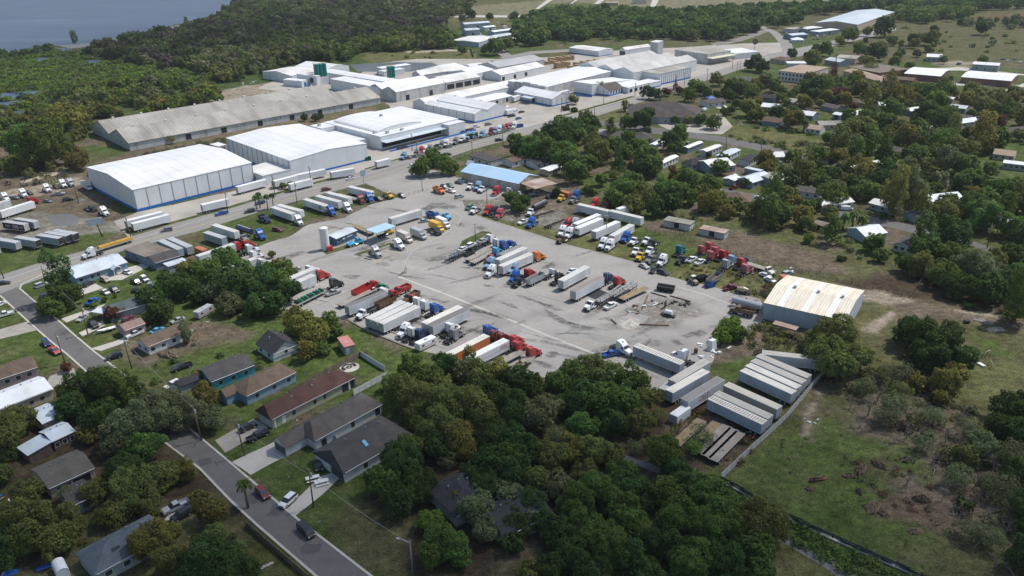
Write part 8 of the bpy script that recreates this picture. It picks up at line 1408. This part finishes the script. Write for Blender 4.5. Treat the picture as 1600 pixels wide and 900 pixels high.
def tree(x, y, rpx, kind, shape='oak', label=None, group=None, hk=1.0):
    """(x, y): pixel of the crown's middle; rpx: its half width in photo pixels"""
    s0 = (521+.91*(y-450))/HGT; rm = rpx/s0; zc = {'oak': .66, 'tall': 1.5, 'cone': 1.3, 'shrub': .3, 'bare': .75, 'palm': 0}[shape]*rm*hk
    s0 = (521+.91*(y-450))/(HGT-zc); rm = rpx/s0; g = G(x, y, zc)
    if shape == 'palm': g = G(x, y, 7)
    cls = 'near' if rpx > 34 else ('mid' if rpx > 15 else 'far')
    r = empty('palm_tree' if shape == 'palm' else ('shrub' if shape == 'shrub' else ('bare_tree' if shape == 'bare' else 'tree')), (g.x, g.y, 0), random.uniform(0, 6.28))
    if label is None:
        nm, lx, ly = min(LAND, key=lambda l: (l[1]-x)**2+((l[2]-y)*1.4)**2)
        dx, dy = x-lx, (y-ly)*1.5; rel = ('left of' if dx < 0 else 'right of') if abs(dx) > abs(dy) else ('behind' if dy < 0 else 'in front of')
        size = 'large' if rm > 7.5 else ('medium' if rm > 4.5 else 'small'); noun = {'oak': 'spreading tree', 'tall': 'upright tree', 'cone': 'conical conifer', 'shrub': 'shrub', 'bare': 'tree', 'palm': 'palm'}[shape]
        label = f"{size} {KIND[kind][1]} {noun} {rel} the {nm}"
    tag(r, label, {'shrub': 'shrub', 'palm': 'palm'}.get(shape, 'tree'), group)
    def add(me, sc, z, m_=None):
        o = bpy.data.objects.new(me.name.split('.')[0], me); COL.objects.link(o); o.parent = r; o.location = (0, 0, z); o.scale = sc
        if m_: o.material_slots[0].link = 'OBJECT'; o.material_slots[0].material = m_
        return o
    if shape == 'palm':
        c, t = random.choice(PALM); k_ = rpx/s0/1.35; add(t, (k_, k_, (7+.0)/6.), 0); add(c, (k_, k_, k_), 7-6*k_, LM[kind]); return r
    if shape == 'bare':
        add(random.choice(BARE), (rm*1.1, rm*1.1, rm*1.1*hk), zc)
        if kind != 'T': add(random.choice(THIN), (rm, rm, rm*.8), zc, LM[kind])
        return r
    if cls == 'near' and shape == 'oak' and random.random() < .45: q_ = add(random.choice(BARE), (rm*.98, rm*.98, rm*1.02), zc); q_.name = 'limbs'
    me, tm = random.choice(TREE[shape, cls if (shape, cls) in TREE else 'mid'])
    j = random.uniform(.9, 1.1); add(tm, (rm, rm, rm*hk), zc); add(me, (rm*j, rm/j, rm*random.uniform(.95, 1.15)), zc, LM[kind]); return r
ALLT = []
for t in TREES:
    t = list(t); kw = t.pop() if isinstance(t[-1], dict) else {}
    ALLT.append((t, kw)); g_ = G(t[0], t[1], 4); placed0.append((g_.x, g_.y, 3.5))

# scattered neighbourhood trees
BRC = []
OCC = [(a, b_, c, False) for a, b_, c in placed0]
for o in THINGS:
    c = o.get('category'); p = o.location
    if c in ('house', 'shed', 'school', 'mobile home', 'building', 'warehouse', 'factory', 'workshop', 'carport', 'classroom block', 'office', 'barn', 'cabin', 'tower', 'canopy'):
        bb = [Vector(b_)+ch.location for ch in o.children if ch.type == 'MESH' for b_ in ch.bound_box]; x0, x1, y0, y1 = min(b_.x for b_ in bb), max(b_.x for b_ in bb), min(b_.y for b_ in bb), max(b_.y for b_ in bb); rz = o.rotation_euler.z
        cx, cy = (x0+x1)/2, (y0+y1)/2; BRC.append((p.x+cx*math.cos(rz)-cy*math.sin(rz), p.y+cx*math.sin(rz)+cy*math.cos(rz), (x1-x0)/2, (y1-y0)/2, math.cos(rz), math.sin(rz)))
    elif c and c not in ('tree', 'wire', 'fence'): OCC.append((p.x, p.y, 2.5, False))
    elif c == 'tree': OCC.append((p.x, p.y, 3.5, False))
OCC += [(G(x, y).x, G(x, y).y, r_, False) for x, y, r_ in ((64, 93, 16), (57, 93, 14), (72, 93, 14), (146, 96, 18), (156, 96, 14), (138, 96, 12), (24, 178, 12), (10, 149, 14), (35, 147, 14), (50, 147, 10), (5, 131, 8), (100, 78, 16), (170, 84, 12), (195, 86, 10), (150, 83, 10), (10, 163, 10), (30, 162, 8))]
OCC = np.array(OCC, float); BRC = np.array(BRC); OS = np.array([SC((a[0], a[1], 2)) for a in BRC])
def blocked(x, y, mb, ms_):
    dx, dy = x-BRC[:, 0], y-BRC[:, 1]; u = np.abs(dx*BRC[:, 4]+dy*BRC[:, 5])-BRC[:, 2]; v = np.abs(-dx*BRC[:, 5]+dy*BRC[:, 4])-BRC[:, 3]
    return bool((np.hypot(np.maximum(u, 0), np.maximum(v, 0)) < mb).any()) or bool((np.hypot(OCC[:, 0]-x, OCC[:, 1]-y) < OCC[:, 2]*.9+ms_).any())
RDS = [[G(*p) for p in L_] for L_ in ([(915, 188), (1030, 205), (1125, 217), (1277, 250), (1400, 270), (1530, 292), (1640, 310)], [(1090, 287), (1190, 309), (1267, 324), (1400, 352), (1500, 376), (1640, 428)], RU[::2], RL[::2], [(740, 50), (757, 70), (790, 92)], [(780, 93), (890, 79), (990, 87)], [(1185, 42), (1222, 72)], [(1230, 88), (1310, 66)], [(1130, 72), (1205, 47)])]
def road_d(x, y):
    m_ = 1e9
    for P in RDS:
        for a, b_ in zip(P, P[1:]):
            ex, ey = b_.x-a.x, b_.y-a.y; t = max(0, min(1, ((x-a.x)*ex+(y-a.y)*ey)/(ex*ex+ey*ey))); m_ = min(m_, math.hypot(x-a.x-t*ex, y-a.y-t*ey))
    return m_
placed = []
def scatter(poly, n, rmin, rmax, kinds, seed, shapes='oooooooooot', gap=.62, tries=60, clear=1.0):
    rg = random.Random(seed); P = [G(*p) for p in poly]; W_ = [(p.x, p.y) for p in P]; x0, x1 = min(p[0] for p in W_), max(p[0] for p in W_); y0, y1 = min(p[1] for p in W_), max(p[1] for p in W_); out = []
    for _ in range(n*tries):
        if len(out) >= n: break
        x, y = rg.uniform(x0, x1), rg.uniform(y0, y1)
        if not in_poly(x, y, W_): continue
        r = rg.uniform(rmin, rmax)
        if any((x-a)**2+(y-b_)**2 < (gap*(r+c))**2 for a, b_, c in placed): continue
        if blocked(x, y, r*.6, r*.5): continue
        if road_d(x, y) < r*.45+3.5: continue
        sx, sy = SC((x, y, .78*r)); rp = r*(521+.91*(sy-450))/HGT
        if clear and ((np.abs(OS[:, 0]-sx) < rp*clear) & (OS[:, 1]-sy < rp*.5) & (OS[:, 1]-sy > -rp*1.0*clear)).any() and rg.random() < .55: continue
        out.append((sx, sy, rp, rg.choice(kinds), {'o': 'oak', 't': 'tall', 's': 'shrub', 'b': 'bare'}[rg.choice(shapes)])); placed.append((x, y, r))
    return out
for a_ in SCATTER:
    for t in scatter(*a_[:6], **(a_[6] if len(a_) > 6 else {})): ALLT.append((list(t), {}))
ALLT.sort(key=lambda q: -q[0][2]-(99 if len(q[0]) > 4 and q[0][4] in ('bare', 'palm', 'cone') else 0)-(99 if q[1] else 0))
k = 0; REST = []
for t, kw in ALLT:
    if len(t) > 4 and t[4] == 'shrub': tree(*t, **kw)
    elif k < 296: tree(*t, **kw); k += 1
    else: REST.append(t)
if REST:
    rg = np.random.RandomState(3); bank = {s: [crown_pts(rg, 1300, s, 12) for _ in range(4)] for s in ('oak', 'tall')}; Qs, Vs, Ts = [], [], []
    for t in REST:
        s_ = t[4] if len(t) > 4 and t[4] in bank else 'oak'; s0 = (521+.91*(t[1]-450))/HGT; rm = t[2]/s0; zc = (.66 if s_ == 'oak' else 1.4)*rm; rm = t[2]/((521+.91*(t[1]-450))/(HGT-zc)); g = G(t[0], t[1], zc); p, nn, v = bank[s_][rg.randint(4)]
        a = rg.uniform(0, 6.28); M_ = np.array([[math.cos(a), -math.sin(a), 0], [math.sin(a), math.cos(a), 0], [0, 0, 1]]); base = np.array(KIND[t[3]][0])*rg.uniform(.85, 1.15)
        Qs.append(quads((p*rm)@M_.T+np.array(g), nn@M_.T, .1*rm, rg)); Vs.append(v); Ts.append(np.repeat(base[None], len(p), 0))
    me = leaf_mesh('distant_trees', np.concatenate(Qs), np.concatenate(Vs), np.concatenate(Ts)); me.materials.append(leafmat('distant_leaves')); o = bpy.data.objects.new('distant_trees', me); COL.objects.link(o); o['kind'] = 'stuff'; o['label'] = 'small distant trees dotted among the far houses and plant'; o['category'] = 'trees'
print('TREES', len([o for o in THINGS if o['category'] == 'tree']))

# woods and undergrowth that read as one mass
def mass(name, specs, seed, shape='oak', leaf=(230, .2)):
    rg = np.random.RandomState(seed); bank = [crown_pts(rg, leaf[0], shape, 9) for _ in range(8)]; Qs, Vs, Ts = [], [], []
    for poly, dens, rmin, rmax, kinds, zk in specs:
        P = [G(*p) for p in poly]; W_ = [(p.x, p.y) for p in P]; x0, x1 = min(p[0] for p in W_), max(p[0] for p in W_); y0, y1 = min(p[1] for p in W_), max(p[1] for p in W_)
        n = int((x1-x0)*(y1-y0)*dens)
        for _ in range(n):
            x, y = rg.uniform(x0, x1), rg.uniform(y0, y1)
            if not in_poly(x, y, W_) or (road_d(x, y) < 5): continue
            if blocked(x, y, 1.2 if rmax < 3.3 else 4.5, .4 if rmax < 3.3 else 3): continue
            r = rg.uniform(rmin, rmax); p, nn, v = bank[rg.randint(8)]; a = rg.uniform(0, 6.28); M_ = np.array([[math.cos(a), -math.sin(a), 0], [math.sin(a), math.cos(a), 0], [0, 0, 1]])
            kk = kinds[rg.randint(len(kinds))]; m_ = float(fbm(x, y, 40, 2)); base = np.array(KIND[kk][0])*(0.72+.6*m_)*rg.uniform(.85, 1.15)
            Qs.append(quads((p*r)@M_.T+np.array([x, y, zk*r]), nn@M_.T, leaf[1]*r, rg)); Vs.append(v); Ts.append(np.repeat(base[None], len(p), 0))
    me = leaf_mesh(name, np.concatenate(Qs), np.concatenate(Vs), np.concatenate(Ts)); me.materials.append(leafmat(name+'_leaves')); o = bpy.data.objects.new(name, me); COL.objects.link(o); o['kind'] = 'stuff'
    print(name, len(Qs)); return o
for nm_, lb_, cat_, specs, seed, shape, leaf in MASSES:
    o = mass(nm_, specs, seed, shape, leaf); o['label'] = lb_; o['category'] = cat_

# fallen trees, root plates and earth heaps of the cleared meadow
def fallen(px, py, rpx, rz, label, kind='T'):
    s0 = (521+.91*(py-450))/HGT; rm = rpx/s0; g = G(px, py); r = empty('fallen_tree', (g.x, g.y, rm*.30), rz); r.rotation_euler = (0, R(78), rz); tag(r, label, 'fallen tree', 'fallen trees in the meadow')
    o = bpy.data.objects.new('branches', random.choice(BARE)); COL.objects.link(o); o.parent = r; o.scale = (rm*.9, rm, rm*1.2)
rf = random.Random(9)
for x, y, rp in [(1400, 692, 26), (1432, 704, 24), (1462, 735, 26), (1490, 760, 26), (1418, 722, 20), (1448, 795, 20), (1500, 800, 24), (1535, 850, 28), (1470, 668, 20), (1382, 700, 16), (1560, 800, 26), (1590, 850, 28), (1520, 735, 24), (1480, 700, 22), (1350, 675, 18), (1430, 660, 18), (1575, 890, 26), (1545, 770, 22), (1410, 770, 14), (1510, 690, 18)]:
    fallen(x, y, rp*.8, rf.uniform(0, 6.28), 'leafless grey tree lying in the cleared meadow')
EARTH = mat('red_earth', (.16, .118, .082), 1, .35, 1.2, .1, fine=(4, .4), bump=.8)
def mound(px, py, rx, ry, h, m_, label, seed, name='earth_heap'):
    bm = bmesh.new(); bmesh.ops.create_icosphere(bm, subdivisions=4, radius=1); g = G(px, py)
    for v in bm.verts:
        n = float(fbm(v.co.x*2.4+seed*3, v.co.y*2.4+seed, .8)); v.co = Vector((v.co.x*rx*(.6+.8*n), v.co.y*ry*(.6+.8*n), max(0, v.co.z)*h*(.3+1.4*float(fbm(v.co.x*4+9, v.co.y*4+seed, .7)))))
    me = bpy.data.meshes.new(name); bm.to_mesh(me); bm.free(); me.materials.append(m_); o = bpy.data.objects.new(name, me); COL.objects.link(o); o.location = (g.x, g.y, -.02); o.rotation_euler.z = seed; tag(o, label, 'heap')
for i, (x, y, a_, b_, h_) in enumerate([(1345, 735, 3.5, 1.6, 1.1), (1372, 727, 3, 1.2, .9), (1328, 745, 2, 1.2, .8), (1364, 795, 3.4, 2, .9), (1380, 803, 2, 1.3, .7), (1440, 782, 2.4, 1.2, 1.2), (1452, 795, 2.2, 1, .9), (1342, 770, 1.3, .6, .9), (1352, 792, 1, .8, .5), (1467, 815, 2.8, 1.2, .6), (1490, 835, 2.4, 1.2, .6), (1265, 765, 1.3, .9, .5), (1430, 830, 2.2, 1.4, .5)]):
    mound(x, y, a_*.75, b_*.75, h_, EARTH, 'heap of reddish brown earth and roots in the meadow', i+1)
mound(262, 557, 3.6, 1.4, 1.3, mat('root_earth', (.20, .15, .11), 1, .3, 2., .1, bump=.8), 'long pale heap of earth beside the long brown roof', 31, 'earth_heap'); mound(307, 527, 3, 1.2, .7, EARTH, 'reddish earth patch heap right of the long brown roof', 33)
tree(290, 520, 13, 'G', 'tall', 'ivy clad stump tree beside the long brown roof')
for i, (x, y) in enumerate([(1535, 507, ), (1575, 520)]): mound(x-20*i, y-5, 3, 1.5, .5, TWIG, 'grey heap of cut branches in the far meadow', 40+i, 'branch_heap')
g = G(1218, 503.5, 2.4); bld('carport', 'small rusty topped awning leaning before the barn wall', 'carport', (1207, 506), (1243, 516), 2.6, 2.5, 'flat', .1, STN, RUSTB, .1, posts=True)
# ------------------------------------------------------------------ labels: number what repeats, from the left of the photograph
def finish():
    bpy.context.view_layer.update()
    by = {}
    for o in THINGS: by.setdefault(o['label'], []).append(o)
    ords = ['leftmost', 'second', 'third', 'fourth', 'fifth', 'sixth', 'seventh', 'eighth', 'ninth', 'tenth', 'eleventh', 'twelfth', 'thirteenth', 'fourteenth', 'fifteenth', 'sixteenth', 'seventeenth', 'eighteenth', 'nineteenth', 'twentieth']
    for lab, L in by.items():
        if len(L) < 2: continue
        if len(L) > 20: print('MANY', len(L), lab)
        L.sort(key=lambda o: SC(o.matrix_world.translation)[0])
        for i, o in enumerate(L):
            s = 'leftmost' if i == 0 else ('rightmost' if i == len(L)-1 else ords[min(i, 19)]+' from the left')
            if len(L) == 2: s = ('left', 'right')[i]+' one'
            o['label'] = lab+', '+s
    for o in THINGS:
        w = o['label'].split()
        for drop in ('the', 'a', 'and', 'by', 'in'):
            while len(w) > 16 and drop in w[1:]: w.pop(len(w)-1-w[::-1].index(drop))
        o['label'] = ' '.join(w); n = len(o['label'].split())
        if n > 16 or n < 4: print('WORDS', n, o['label'])
finish()
